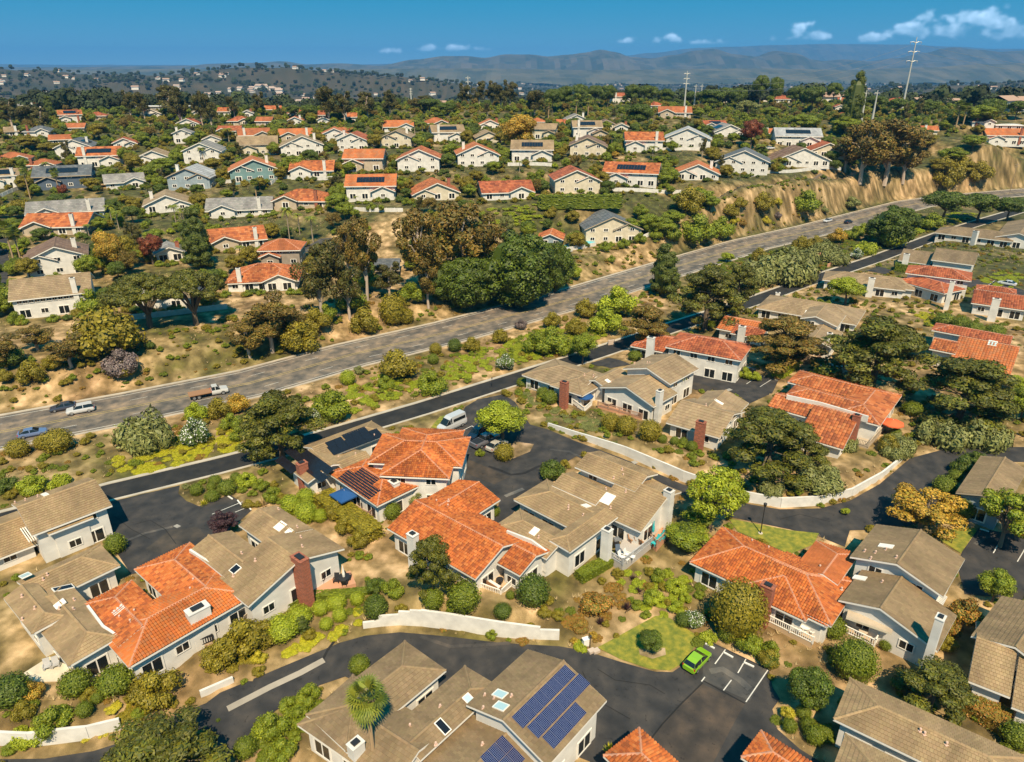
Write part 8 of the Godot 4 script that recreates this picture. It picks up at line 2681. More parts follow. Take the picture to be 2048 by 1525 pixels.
	grove(36, 6, [63.4, -102.9, 5.3, 2.6, 65.3, -104.8, 6, 3, 74.2, -107.7, 8.9, 4.5, 81.5, -107.8, 9.6, 4.8])
	grove(36, 40, [81, -207.5, 19.4, 8.7, 91.4, -220.5, 13.2, 6.6, 104.7, -235.7, 9, 4.5, 104.2, -226.2, 10.3, 4.1])
	grove(36, 17, [-64.2, -109.1, 11.4, 5.7])
	grove(36, 42, [65.3, -197.5, 8.6, 4.3, 72.8, -203.6, 13.2, 6.6])
	grove(36, 5, [56.2, -105.5, 5.9, 2.4])
	grove(37, 57, [-49.1, -51.2, 4, 1.4])
	grove(37, 17, [-71.5, -96.5, 4, 2])
	grove(37, 60, [23.4, -64.7, 2.5, 1])
	grove(37, 25, [8, -63.7, 2.3, 0.7, 18.8, -68.6, 1.5, 0.4])
	grove(37, 14, [120.4, -238.5, 9.2, 3.7])
	grove(38, 65, [15.9, -74.7, 1.3, 1.2])
	grove(38, 25, [10.8, -67.1, 1.6, 1.5, 14.3, -69.4, 1.9, 1.7, 16.2, -72.4, 1.4, 1.3])
	grove(39, 53, [-37.7, -90.8, 2.3, 2.1])
	grove(40, 67, [9.7, -49.8, 1.7, 1.6])
	grove(40, 53, [-46.7, -90.8, 1.7, 1.5])
	grove(41, 47, [42.2, -352.6, 2.2, 1.8])
	grove(41, 22, [-263.8, -388.7, 3.6, 3.3])
	grove(42, 22, [-184, -432.2, 1.8, 1.5, -144.6, -386.9, 3.2, 2.2])
	grove(41, 29, [225.9, -512.7, 5.2, 5.6, 274.5, -479, 6.1, 5.3])
	grove(43, 39, [61.1, -305.2, 6.6, 4.9, 66.1, -303.1, 5.6, 5.4])
	grove(42, 34, [-201.9, -353.7, 2.6, 2.3])
	grove(44, 38, [-113.6, -364, 1.6, 2.8, -66.7, -347.3, 2, 4.7])
	grove(44, 47, [-3.9, -354.7, 2.1, 4.8])
	grove(43, 22, [-274.8, -391.2, 7.1, 5.4, -234.4, -396, 3.8, 3.7])
	grove(45, 29, [219.2, -523.9, 4.5, 3.7, 253.7, -425.4, 2.5, 1.8, 286.7, -472, 4.5, 3.1])
	grove(46, 10, [-124, -171, 2.7, 1.9])
	grove(45, 37, [-20.7, -341.4, 4.1, 2.7, -6, -302.4, 1.8, 1.2])
	grove(46, 39, [57, -306.5, 2.8, 2.3, 62.5, -321, 1.3, 1, 115, -338, 3.7, 2.6])
	grove(46, 22, [-147.9, -373.6, 1.5, 1])
	grove(46, 27, [-171.4, -267.7, 3.6, 3.3, -161.8, -270.5, 3.1, 2.5])
	grove(44, 22, [-229.6, -410.4, 1.6, 3.5, -183.3, -399.2, 4.4, 7.9, -167.9, -393.8, 3.2, 5.7, -155.1, -387.2, 3, 6.9])
	grove(42, 29, [190.5, -415.2, 4, 2.9, 238.3, -456.1, 3.3, 2.6, 284.2, -525.3, 4.5, 3.9])
	grove(47, 35, [-80.4, -246.6, 1.9, 2.8, -55.4, -256.7, 2.1, 3.1])
	grove(44, 35, [-63.8, -265.9, 5.2, 9.1, -31.1, -241.3, 3.1, 5.8])
	grove(47, 29, [188.4, -421.9, 2.4, 4.2, 255.1, -532.3, 3.3, 5.4])
	grove(45, 10, [-157.4, -234, 2.1, 1.5, -120.1, -225.4, 4.4, 3.7])
	grove(42, 36, [-13, -282.3, 3.8, 2.6, 7.2, -260.3, 3.1, 2.7, 33.8, -260.7, 3.3, 2.6])
	grove(44, 21, [-138.3, -450.6, 3.9, 8.8])
	grove(46, 29, [188.4, -417.2, 4.2, 3.1])
	grove(47, 30, [125.9, -346.9, 1.4, 2.6])
	grove(48, 36, [-13.6, -277.8, 6.6, 5.2, -11.1, -255, 3.1, 2.6])
	grove(46, 38, [-51.4, -335.4, 1.9, 1.4, -48.5, -344.4, 1.8, 1.3])
	grove(41, 21, [-149.3, -489.2, 2.5, 2.4, -53.5, -528.2, 5.4, 5.8, -43.9, -454.9, 7.1, 5.7])
	grove(49, 27, [-187.6, -284, 1.7, 1.3, -173.2, -309.6, 3, 2.5, -125.6, -246.2, 2.2, 1.8, -134.1, -275.5, 2.6, 2.4, -114.4, -255.1, 2.1, 1.9, -110.9, -289.9, 2.9, 2.2])
	grove(48, 21, [-158.5, -463.3, 4.5, 4.5, -129.4, -433.9, 4, 3.1, -139.2, -497.7, 6.6, 5.1, -126.1, -549.3, 6, 4.6, -75.6, -505.8, 4.8, 4.4])
	grove(47, 27, [-112.5, -244.9, 2.1, 3.1])
	grove(42, 23, [-34.4, -435, 3.8, 3.4, -27.3, -553.4, 6, 4.1])
	grove(45, 22, [-284.1, -409.4, 3.4, 2.1, -259.9, -383.9, 2.4, 1.8, -176.6, -378.1, 3.1, 2.1])
	grove(46, 23, [-10.2, -454.1, 2.5, 1.8, 7.7, -520.7, 4.1, 3.6, 51.4, -469.9, 2.6, 2.3])
	grove(49, 28, [121.1, -442, 3.8, 3.6, 165.8, -446.8, 4, 3])
	grove(44, 28, [83.7, -522.4, 5.5, 9.9, 178.9, -532.7, 3.5, 7.6])
	grove(43, 21, [-106.8, -547.5, 7.1, 6.5])
	grove(45, 11, [143.1, -362.8, 3.7, 2.6, 159, -402, 4.7, 3.2, 175.5, -387.3, 2.6, 1.9])
	grove(42, 27, [-174.8, -249, 5.8, 5.2, -106.2, -276.4, 2.5, 1.9])
	grove(49, 30, [135, -429.4, 4.3, 3.8, 136.8, -417.4, 4.3, 4, 153.6, -419.2, 3.8, 3.3])
	grove(47, 46, [-130, -411.9, 3.6, 6.6, -60.7, -393.6, 2.1, 3.1])
	grove(41, 10, [-159.2, -238.1, 2.5, 2.5, -145, -214.8, 2.6, 2.5, -104.1, -182.8, 5.7, 6.1, -127, -239, 6.6, 6.6])
	grove(48, 46, [-119.2, -406.2, 5.2, 4.7])
	grove(43, 11, [197.6, -411.7, 5.5, 4.8, 202.4, -385.5, 6.2, 5.2, 214.8, -409.3, 4.5, 3.5])
	grove(44, 23, [-15.2, -466.4, 4.3, 7.7, -4.6, -499.4, 3.4, 6.2, 22.3, -466.8, 5.2, 10, 61.4, -458, 4.1, 7.5])
	grove(44, 10, [-114.2, -212.7, 5.1, 9.3])
	grove(46, 21, [-114, -428.1, 1.3, 1.2])
	grove(41, 28, [156.3, -454.4, 4.8, 4.7])
	grove(43, 27, [-151.8, -277.3, 2.7, 2.2])
	grove(47, 45, [-22.3, -237.6, 2.5, 4.4])
	grove(47, 28, [120.6, -435.7, 4.1, 7.9])
	grove(41, 27, [-158.4, -277.5, 3.8, 3.6, -131.8, -271.9, 5.6, 5.2, -116.4, -268.3, 5.7, 5.8])
	grove(49, 21, [-145, -492.5, 2.9, 2.4, -124.2, -500.4, 4, 3.7])
	grove(49, 23, [-23.6, -557.5, 2.6, 1.8, -10, -557.6, 3.2, 2.3])
	grove(48, 34, [-166.9, -373.5, 2.5, 2])
	grove(44, 39, [81.2, -316.3, 3.5, 8.4, 86.9, -306.4, 2.9, 6.5])
	grove(45, 36, [7.8, -269, 3.3, 2.5, 36.8, -267.2, 2.1, 1.7, 40.4, -277.4, 2.7, 2.1])
	grove(48, 16, [-89.9, -201.6, 6.6, 6.4, -77.3, -194, 6, 6])
	grove(49, 34, [-213.1, -377.7, 3.8, 3.1, -180.1, -373.5, 4.3, 3])
	grove(44, 30, [80.5, -352.2, 5.2, 12.1])
	grove(46, 12, [-272.7, -498, 3, 2.8, -226.7, -442.6, 2.5, 2.3, -214.5, -539.9, 2.5, 2])
	grove(46, 37, [-19.8, -324.9, 3, 2.7])
	grove(42, 35, [-37.9, -262.2, 2.1, 1.5])
	grove(43, 36, [24.8, -261.6, 3.4, 2.5])
	grove(48, 12, [-304.3, -510.4, 6.1, 5.1, -214, -445.7, 6.1, 6.2, -208, -447.3, 6.8, 5])
	grove(44, 12, [-251.1, -441.8, 2.5, 4.9])
	grove(49, 29, [216.2, -521.6, 3.5, 3.1, 243.2, -480.7, 3.2, 2.5])
	grove(45, 47, [27.3, -354.1, 3.8, 2.5])
	grove(47, 37, [2.9, -289.1, 3, 4.9])
	grove(46, 36, [-4.5, -249.1, 1.4, 1.3, 33.6, -265.7, 4.1, 3.4])
	grove(43, 12, [-302.6, -481.3, 6.7, 6.3])
	grove(43, 47, [-0.8, -392.3, 3.9, 2.7, 31.3, -353, 3, 2.6])
	grove(43, 29, [169.9, -442.8, 6.3, 5.4])
	grove(45, 28, [168, -548.7, 4.5, 3.4])
	grove(45, 12, [-182.3, -436.6, 2.2, 1.5])
	grove(46, 47, [-31.1, -393, 3, 2.4, -18, -351.4, 2, 1.4])
	grove(49, 22, [-207.8, -421.2, 2.9, 2.5, -158.4, -379.6, 2.3, 1.8])
	grove(49, 12, [-252.7, -448.5, 2.2, 1.7])
	grove(44, 29, [232.6, -447.4, 5.4, 11.9, 254.1, -473.5, 5.3, 12.6])
	grove(42, 68, [19.4, -245.8, 3.4, 2.5])
	grove(41, 37, [-27.1, -326.1, 5.2, 4.6])
	grove(42, 66, [50.2, -267.8, 2.7, 1.9])
	grove(41, 11, [234.5, -427.8, 4.6, 4.5, 212.7, -381.4, 4.8, 4])
	grove(42, 30, [156.7, -410.5, 5.5, 4])
	grove(47, 34, [-164.4, -315.9, 2.4, 4.4])
	grove(46, 11, [238.3, -425.9, 2.3, 2.1])
	grove(41, 12, [-247.2, -486, 5, 4.7, -217.4, -444.9, 4.6, 4.7])
	grove(42, 10, [-149.5, -206.3, 3.6, 3.3, -143.9, -204, 4.9, 3.8])
	grove(45, 46, [-69.1, -387.5, 2.8, 2.1, -40.7, -363.9, 3.4, 2.2])
	grove(47, 23, [25.3, -583, 2.6, 5.3])
	grove(41, 30, [60.3, -350.7, 4.8, 4.5, 98.5, -419.7, 6.4, 4.9])
	grove(43, 37, [-16.2, -291.8, 2.6, 1.9])
	grove(48, 37, [5.5, -295.1, 3.5, 2.8])
	grove(48, 35, [-21.2, -240.8, 5, 4.6])
	grove(42, 38, [-42.5, -300.7, 4.5, 4])
	grove(49, 35, [-47.9, -245.3, 3.7, 3.4])
	grove(48, 29, [183.6, -427.7, 5.9, 4.9])
	grove(43, 30, [106.9, -344.9, 6.8, 5.1])
	grove(48, 11, [168.7, -417.4, 4.8, 3.8])
	grove(48, 38, [-107.2, -357.4, 6.7, 5.2])
	grove(42, 46, [-116.4, -372.2, 3.2, 3, -71.6, -381.1, 4, 3.7])
	grove(49, 46, [-43.6, -375.4, 3.4, 2.6])
	grove(44, 27, [-139.3, -290.4, 3.4, 7.8, -104.2, -271.2, 3.2, 6.8])
	grove(47, 10, [-117.1, -215.4, 2.4, 4.4])
	grove(48, 27, [-204.8, -284.3, 4.5, 4.1, -142.2, -264.9, 5.5, 4.4])
	grove(47, 38, [-80.6, -314.2, 2.5, 3.7])
	grove(47, 11, [165.3, -384.7, 3.4, 5.9])
	grove(49, 37, [35.3, -303.9, 1.4, 1])
	grove(42, 21, [-72.4, -548.9, 4.1, 3.6])
	grove(43, 34, [-205.3, -376.1, 6.9, 4.9])
	grove(41, 36, [11.1, -267, 3.9, 3.9])
	grove(48, 30, [72.2, -384.3, 5.8, 4.7])
	grove(46, 35, [-69.8, -294, 1.7, 1.3])
	grove(41, 38, [-86.2, -315.2, 7.2, 6.8])
	grove(44, 34, [-197.9, -329.2, 4.9, 11.4, -120.8, -329.3, 4.2, 8])
	grove(45, 21, [-122.4, -556.2, 4.8, 3.1])
	grove(45, 35, [-39.1, -269.5, 2.7, 2, -35.6, -277, 2.1, 1.5])
	grove(46, 28, [163.8, -522.5, 3.9, 2.7])
	grove(45, 23, [0.9, -534.1, 4.9, 4, 20.3, -483.2, 3, 2.2])
	grove(43, 46, [-44.8, -352.5, 4.8, 3.6])
	grove(43, 35, [-94.4, -280.6, 3.1, 2.9, -34.7, -283.2, 3.3, 2.4])
	grove(43, 10, [-96.8, -181.2, 4.8, 3.9, -111.2, -219.9, 7.1, 5.2])
	plant("hedge", "hedge:hedge", 11.38, -76.45, 1.73, 1.26, "long clipped green hedge by the tan hip-roofed condominium beside the sun deck", "hedge", "", 0.66, 6.74)
	plant("hedge", "hedge:hedge", -28.62, -69.09, 1.24, 0.78, "long clipped green hedge by the topiary garden", "hedge", "", 0.67, 7.03)
	plant("hedge", "hedge:hedge", -22.14, -71.54, 1.27, 0.8, "further long clipped green hedge by the topiary garden", "hedge", "", 0.11, 8.38)
	plant("hedge", "hedge:rust", 48.78, -53.81, 2.92, 1.64, "broad clipped rust-topped hedge by the tan condominium behind the rusty hedge", "hedge", "", -0.87, 4.94)
	plant("hedge", "hedge:olive", -24.08, -87.09, 3.23, 2, "tall olive clipped hedge by the orange condominium with the blue parasol", "hedge", "", -0.79, 13.81)
	plant("hedge", "hedge:hedge", 51.49, -170.61, 2.03, 1.86, "flat-topped hedge by the orange condominium behind the red-tiled one", "hedge", "", 0.97, 7.74)
	plant("hedge", "hedge:hedge", 120.59, -212.31, 3.98, 2.25, "clipped green hedge by the grey-brown condominium with the slatted court", "hedge", "", -0.48, 6.64)
	plant("hedge", "hedge:bright", 57.96, -138.61, 2.76, 2.23, "bright green boxed hedge by the orange condominium behind the red-tiled one", "hedge", "", 0.8, 7.57)
	plant("hedge", "hedge:hedge", 23.95, -252.17, 3.86, 4.43, "long dark green hedge by the pool house", "hedge", "", 0.07, 28.94)
	plant("hedge", "hedge:hedge", 100.32, -289.18, 2.78, 2.08, "low green hedge by the brown hillside", "hedge", "", -0.29, 11.97)
	scatter("ground_cover", pts([-67.41, -104.82, -64.13, -110.88, -56.56, -112.93, -53.93, -116.71, -48.81, -112.62, -46.86, -109.39, -56.31, -102.84, -64.09, -99.23]), "mat:lime", 0.55, 1.0, 0.55, "lime green groundcover on the bank between the two roads at left", "ground cover")
	scatter("ground_cover", pts([-38.54, -126.06, -28.09, -138.76, -19.17, -135.26, -8.59, -153.93, -2.81, -155.81, 9.46, -167.17, 22.16, -169.29, 22.5, -161.4, 11.62, -152.15, -7.91, -139.46, -22.46, -129.03, -34.39, -117.89, -38.36, -117.12]), "mat:bright", 0.4, 1.0, 0.6, "bright green groundcover on the long bank beside the highway", "ground cover")
	scatter("ground_cover", pts([1.62, -130.77, 7.5, -126.65, 14.48, -117.9, 19.47, -107.85, 18.5, -106.55, 7.84, -114.9, 3.48, -123.72]), "mat:grey", 0.35, 0.9, 0.45, "pale grey-green groundcover below the low tan condominium", "ground cover")
	scatter("ground_cover", pts([7.99, -71.19, 10.75, -73.37, 14.44, -74.29, 14.66, -68.28, 10.12, -64.39, 5.98, -64.42]), "mat:rust", 0.35, 0.8, 0.5, "mottled yellow and green planting on the slope above the lawn", "ground cover")
	scatter("ground_cover", pts([13.64, -75.66, 18.44, -76.63, 23.68, -74.7, 23.31, -71.12, 19.62, -69.09, 14.84, -69.52]), "mat:bright", 0.3, 0.8, 0.5, "green groundcover round the lime shrubs on the middle slope", "ground cover")
	scatter("ground_cover", pts([102.6, -172.19, 109.69, -175.91, 107.57, -164.18, 115.23, -156.11, 112.93, -147.21, 108.21, -150.38, 101.22, -158.14]), "mat:lime", 0.3, 1.0, 0.5, "lime groundcover on the open ground under the round hedge row", "ground cover")
	scatter("ground_cover", pts([-28.1, -63.74, -23.38, -67.25, -18.09, -70.14, -17.23, -67.75, -22.59, -63.91, -26.59, -62.52]), "mat:lime", 0.45, 0.8, 0.45, "yellow-green groundcover among the topiary", "ground cover")
	scatter("ground_cover", pts([-43.91, -51.16, -43.05, -52.63, -41.46, -55.17, -40.18, -55.64, -40.87, -52.93, -41.66, -51.4]), "mat:yellow", 0.7, 0.8, 0.4, "yellow-green creeping groundcover beside the dark pine at lower left", "ground cover")
	scatter("ground_cover", pts([137.38, -202.25, 147.73, -209.94, 152.23, -206.3, 143.37, -192.7, 134.49, -194.39]), "mat:bright", 0.35, 1.1, 0.5, "green groundcover on the grassy plot beside the white car", "ground cover")
	scatter("ground_cover", pts([-9.38, -249.75, 9.95, -256.56, 12.16, -244.19, -2.34, -237.98, -10.04, -243.26]), "mat:bright", 0.25, 1.3, 0.6, "green groundcover below the hillside hedge across the highway", "ground cover")
	scatter("ground_cover", pts([-26.96, -52.16, -24.68, -54.88, -21.42, -56.77, -20.5, -55.18, -21.82, -52.17, -20.04, -49.29, -26.51, -49.32]), "mat:hedge", 0.3, 1.0, 0.6, "green planting beside the lower tan condominium", "ground cover")
	scatter("ground_cover", pts([-41.98, -55.2, -37.27, -55.96, -33.72, -59.52, -29.54, -63.68, -27.04, -63.07, -32.72, -58.06, -36.32, -53.69, -39.55, -52.89]), "mat:olive", 0.25, 1.0, 0.5, "olive groundcover between the shrubs at lower left", "ground cover")
	scatter("ground_cover", pts([68.48, -229.97, 92.4, -242.24, 129.42, -263.53, 123.02, -241.43, 111.44, -230.31, 67.49, -194.08, 54.57, -188.09]), "mat:hedge", 0.2, 1.2, 0.5, "green planting among the shrubs behind the highway kerb", "ground cover")
	scatter("ground_cover", pts([129.42, -263.53, 133.83, -249.47, 150.05, -263.84, 172.8, -281.16, 195.09, -298.77, 185.29, -303.62, 152.75, -280.58]), "mat:bright", 0.22, 1.2, 0.5, "bright planting on the bank below the dome tree", "ground cover")


func make_object() -> void:
	small("wheel_stop", "pale wheel stop beside the green hatchback", "wheel stop", Vector3(23.19, 0.96, -63.52), -0.73, [["block", "white_cloth", Vector3(-0.58, 0.05, -0.09), Vector3(0.58, 0.19, 0.09)]], "concrete wheel stops at the head of parking bays")
	small("wheel_stop", "pale wheel stop in the middle bay right of the green hatchback", "wheel stop", Vector3(24.98, 0.95, -62.14), -0.74, [["block", "white_cloth", Vector3(-0.56, 0.05, -0.09), Vector3(0.56, 0.19, 0.09)]], "concrete wheel stops at the head of parking bays")
	small("wheel_stop", "pale wheel stop in the cracked bay farthest right of the green hatchback", "wheel stop", Vector3(26.9, 0.95, -60.69), -0.62, [["block", "white_cloth", Vector3(-0.57, 0.05, -0.09), Vector3(0.57, 0.19, 0.09)]], "concrete wheel stops at the head of parking bays")
	small("wheel_stop", "pale wheel stop below the round shrubs, upper left bay", "wheel stop", Vector3(-43.36, 2.4, -92.66), -0.69, [["block", "white_cloth", Vector3(-0.64, 0.05, -0.09), Vector3(0.64, 0.19, 0.09)]], "concrete wheel stops at the head of parking bays")
	small("wheel_stop", "pale wheel stop below the round shrubs, middle bay", "wheel stop", Vector3(-41.54, 2.37, -91.4), -0.9, [["block", "white_cloth", Vector3(-0.76, 0.05, -0.09), Vector3(0.76, 0.19, 0.09)]], "concrete wheel stops at the head of parking bays")
	small("wheel_stop", "pale wheel stop below the round shrubs, lower right bay", "wheel stop", Vector3(-39.47, 2.34, -89.9), -0.83, [["block", "white_cloth", Vector3(-0.53, 0.05, -0.09), Vector3(0.53, 0.19, 0.09)]], "concrete wheel stops at the head of parking bays")
	small("wheel_stop", "pale wheel stop under the golden tree", "wheel stop", Vector3(67.45, 2.54, -84.08), -0.66, [["block", "white_cloth", Vector3(-0.56, 0.05, -0.09), Vector3(0.56, 0.19, 0.09)]], "concrete wheel stops at the head of parking bays")
	small("garden_sofa", "brown wicker sofa with white cushions on the orange condominium balcony", "sofa", Vector3(-2.34, 2.55, -72.01), -0.75, [["seat", "wood", Vector3(-1.0, 0.0, -0.4), Vector3(1.0, 0.4, 0.4)], ["cushion", "white_cloth", Vector3(-0.95, 0.4, -0.35), Vector3(0.95, 0.52, 0.35)], ["backrest", "wood", Vector3(-1.0, 0.4, 0.3), Vector3(1.0, 0.8, 0.42)]])
	table("low black coffee table on the balcony in front of the wicker sofa", Vector3(-1.56, 2.55, -72.65), 0.5, "black")
	chair("garden_chair", "wooden garden chair nearest the wall on the grey sun deck", Vector3(16.58, 2.87, -81.03), 0.6, "wood", "wooden chairs on the sun deck", false)
	chair("garden_chair", "middle wooden garden chair on the grey sun deck", Vector3(17.44, 2.87, -80.8), 1.2, "wood", "wooden chairs on the sun deck", false)
	chair("garden_chair", "wooden garden chair nearest the rail corner on the grey sun deck", Vector3(17.98, 2.87, -80.32), 2.2, "wood", "wooden chairs on the sun deck", false)
	chair("sun_lounger", "white lounger with navy cushion by the white chimney on the sun deck", Vector3(14.41, 2.87, -78.48), 0.2, "navy", "white loungers on the sun deck", true)
	chair("sun_lounger", "white lounger at the corner of the sun deck railing", Vector3(14.7, 2.87, -77.25), 0.9, "white_cloth", "white loungers on the sun deck", true)
	chair("sun_lounger", "white lounger in the middle of the sun deck", Vector3(15.53, 2.87, -77.69), 1.0, "white_cloth", "white loungers on the sun deck", true)
	small("barbecue", "round-lidded grey barbecue beside the white chimney on the sun deck", "barbecue", Vector3(14.36, 2.87, -80.44), 0.3, [["stand", "black", Vector3(-0.35, 0, -0.25), Vector3(0.35, 0.75, 0.25)], ["lid", "metal", Vector3(-0.4, 0.75, -0.3), Vector3(0.4, 1.1, 0.3)], ["shelf", "metal", Vector3(0.4, 0.7, -0.25), Vector3(0.8, 0.76, 0.25)]])
	chair("deck_chair", "turquoise deck chair nearer the tall parasol", Vector3(20.08, 2.77, -80.93), -0.8, "teal_cloth", "turquoise deck chairs", true)
	chair("deck_chair", "turquoise deck chair nearer the dark round tree", Vector3(21.04, 2.77, -81.89), -0.8, "teal_cloth", "turquoise deck chairs", true)
	parasol("closed turquoise parasol against the white gable of the wide tan condominium", Vector3(19.79, 2.77, -82.49), 1.2, "teal_cloth", false, false, 2.6)
	table("round glass-topped table with white chairs on the orange condominium terrace", Vector3(34.67, 1.91, -65.08), 0.65, "white_cloth")
	chair("garden_chair", "white metal chair left of the terrace table", Vector3(33.97, 1.91, -65.84), 1.2, "white_cloth", "white chairs round the terrace table", false)
	chair("garden_chair", "white metal chair behind the terrace table", Vector3(35.34, 1.91, -65.84), -2.4, "white_cloth", "white chairs round the terrace table", false)
	chair("garden_chair", "white metal chair right of the terrace table", Vector3(35.29, 1.91, -64.56), -1.3, "white_cloth", "white chairs round the terrace table", false)
	chair("garden_chair", "white metal chair in front of the terrace table", Vector3(33.91, 1.91, -64.63), 0.3, "white_cloth", "white chairs round the terrace table", false)
	table("beige patio table on the deck under the striped awning", Vector3(40.99, 2.13, -63.95), 0.5, "beige")
	small("awning", "beige scalloped awning over the glass door of the two-level condominium", "awning", Vector3(41.56, 4.43, -64.18), -0.57, [["canopy", "beige", Vector3(-2.4, 0, -0.3), Vector3(2.4, 0.06, 1.1)], ["valance", "cream", Vector3(-2.4, -0.22, 1.06), Vector3(2.4, 0.02, 1.12)]])
	parasol("large square blue parasol over the wooden deck", Vector3(-24.95, 2.65, -89.95), 2.3, "blue_cloth", true, true, 2.9)
	small("barbecue", "covered black barbecue on the wooden deck under the orange eave", "barbecue", Vector3(-22.15, 2.65, -90.09), 0.5, [["body", "black", Vector3(-0.6, 0, -0.35), Vector3(0.6, 0.9, 0.35)], ["hood", "black", Vector3(-0.5, 0.9, -0.3), Vector3(0.5, 1.25, 0.3)]])
	small("bench", "slatted wooden bench against the wall of the two-storey tan condominium", "bench", Vector3(-59.38, 2.32, -80.99), 0.55, [["seat", "wood", Vector3(-0.9, 0.4, -0.25), Vector3(0.9, 0.48, 0.25)], ["backrest", "wood", Vector3(-0.9, 0.5, -0.3), Vector3(0.9, 0.95, -0.22)], ["leg", "wood", Vector3(-0.85, 0, -0.25), Vector3(-0.75, 0.4, 0.25)], ["leg", "wood", Vector3(0.75, 0, -0.25), Vector3(0.85, 0.4, 0.25)]])
	chair("wicker_chair", "grey wicker armchair nearer the glass doors", Vector3(-51.23, 2.32, -58.8), 0.5, "grey", "grey wicker armchairs", false)
	chair("wicker_chair", "grey wicker armchair nearer the patio corner", Vector3(-50.46, 2.32, -59.09), 0.5, "grey", "grey wicker armchairs", false)
	table("round patio table crowded with beige chairs on the long terrace", Vector3(-31.59, 2.2, -67.64), 0.7, "beige")
	chair("garden_chair", "beige cushioned chair behind the crowded terrace table", Vector3(-32.37, 2.2, -68.16), 0.0, "beige", "beige chairs on the long terrace", false)
	chair("garden_chair", "beige cushioned chair right of the crowded terrace table", Vector3(-30.7, 2.2, -66.78), 2.1, "beige", "beige chairs on the long terrace", false)
	chair("garden_chair", "beige cushioned chair in front of the crowded terrace table", Vector3(-32.27, 2.2, -66.61), 4.2, "beige", "beige chairs on the long terrace", false)
	parasol("closed white parasol beside the broad white chimney", Vector3(-36.17, 2.2, -62.56), 1.0, "white_cloth", false, false, 2.4)
	parasol("closed white parasol at the left end of the long terrace", Vector3(-38.2, 2.2, -61.42), 1.0, "white_cloth", false, false, 2.4)
	table("round black patio table under a closed parasol beside the brick chimney wall", Vector3(-21.7, 2.2, -73.57), 0.8, "black")
	parasol("closed pale parasol standing through the round black table", Vector3(-21.7, 2.2, -73.57), 1.0, "white_cloth", false, false, 2.4)
	chair("patio_chair", "black metal chair left of the black table", Vector3(-22.67, 2.2, -73.39), 0.0, "black", "black metal patio chairs", false)
	chair("patio_chair", "black metal chair right of the black table", Vector3(-21.16, 2.2, -74.11), 1.6, "black", "black metal patio chairs", false)
	chair("patio_chair", "black metal chair in front of the black table", Vector3(-21.49, 2.2, -72.86), 3.2, "black", "black metal patio chairs", false)
	chair("patio_chair", "black metal chair alone by the white wall", Vector3(-24.57, 2.2, -73.39), 4.800000000000001, "black", "black metal patio chairs", false)
	small("barbecue", "black kettle barbecue on the walk beside the glass door", "barbecue", Vector3(-28.59, 2.05, -70.28), 0.6, [["stand", "black", Vector3(-0.4, 0, -0.25), Vector3(0.4, 0.8, 0.25)], ["lid", "black", Vector3(-0.5, 0.8, -0.3), Vector3(0.5, 1.15, 0.3)]])
	table("long pale patio table on the crowded gable patio", Vector3(18.62, 3.86, -122.48), 0.9, "beige")
	chair("sun_lounger", "dark lounger in the middle of the crowded patio", Vector3(22.05, 3.86, -121.03), 1.3, "black", "dark loungers on the crowded patio", true)
	chair("sun_lounger", "dark lounger at the right end of the crowded patio", Vector3(23.66, 3.86, -119.81), 1.3, "black", "dark loungers on the crowded patio", true)
	chair("sun_lounger", "brown lounger beside the pale table of the crowded patio", Vector3(20.05, 3.86, -122.27), 1.3, "wood", "dark loungers on the crowded patio", true)
	parasol("navy parasol on the small white-railed deck of the low tan condominium", Vector3(14.05, 3.63, -123.17), 1.6, "blue_cloth", true, false, 2.4)
	parasol("open coral orange parasol on the deck of the big red-orange condominium", Vector3(66.33, 4.63, -110.21), 1.9, "orange_cloth", true, false, 2.4)
	parasol("open cream parasol beside the tan condominium with the blue door", Vector3(106, 5.18, -191.39), 1.9, "white_cloth", true, true, 2.4)
	car("parked_car", "hatch", Color(0.26, 0.5, 0.015), 21.09, -61.1, 0.8, "bright green hatchback parked beside the round lawn", "car", 0.09)
	car("camper_van", "van", Color(0.55, 0.56, 0.57), -11.04, -115.64, -2.33, "silver high-roofed camper van in the end parking bay", "van", 0.09)
	car("parked_car", "suv", Color(0.012, 0.016, 0.03), -6.27, -112.65, -2.06, "black car with turquoise sunshade parked between van and pickup", "car", 0.09)
	car("pickup_truck", "pickup", Color(0.16, 0.16, 0.18), -4.7, -110.07, 0.79, "grey crew-cab pickup parked under the bright tree", "pickup truck", 0.09)
	car("parked_car", "sedan", Color(0.5, 0.47, 0.41), -2.6, -108.51, 0.87, "pale silver car half hidden by the round shrub", "car", 0.09)
	car("parked_car", "suv", Color(0.012, 0.014, 0.02), 49.41, -137.64, 0.7, "black car parked beside the variegated shrubs in the upper car park", "car", 0.09)
	car("parked_car", "sedan", Color(0.7, 0.7, 0.7), 141.09, -196.28, 2.23, "white car parked in the far right car park", "car", 0.09)
	car("parked_car", "sedan", Color(0.05, 0.09, 0.16), -66.51, -224.76, 1.61, "blue car parked at the cul-de-sac kerb", "car", 0.09)
	car("parked_car", "sedan", Color(0.7, 0.7, 0.68), 118.7, -341.57, 0.41, "white car in the driveway of the slate-roofed house", "car", 0.09)
	car("parked_car", "suv", Color(0.02, 0.02, 0.025), 96.86, -345.95, 0.42, "black car on the upper street beside the solar-roofed house", "car", 0.09)
	car("car", "sedan", Color(0.05, 0.06, 0.09), -86.01, -122.34, -2.64, "dark car in the outer lane at the left of the highway", "car", 0.08)
	car("car", "suv", Color(0.62, 0.62, 0.62), -82, -121.11, -2.64, "white car in the inner lane beside the dark one", "car", 0.08)
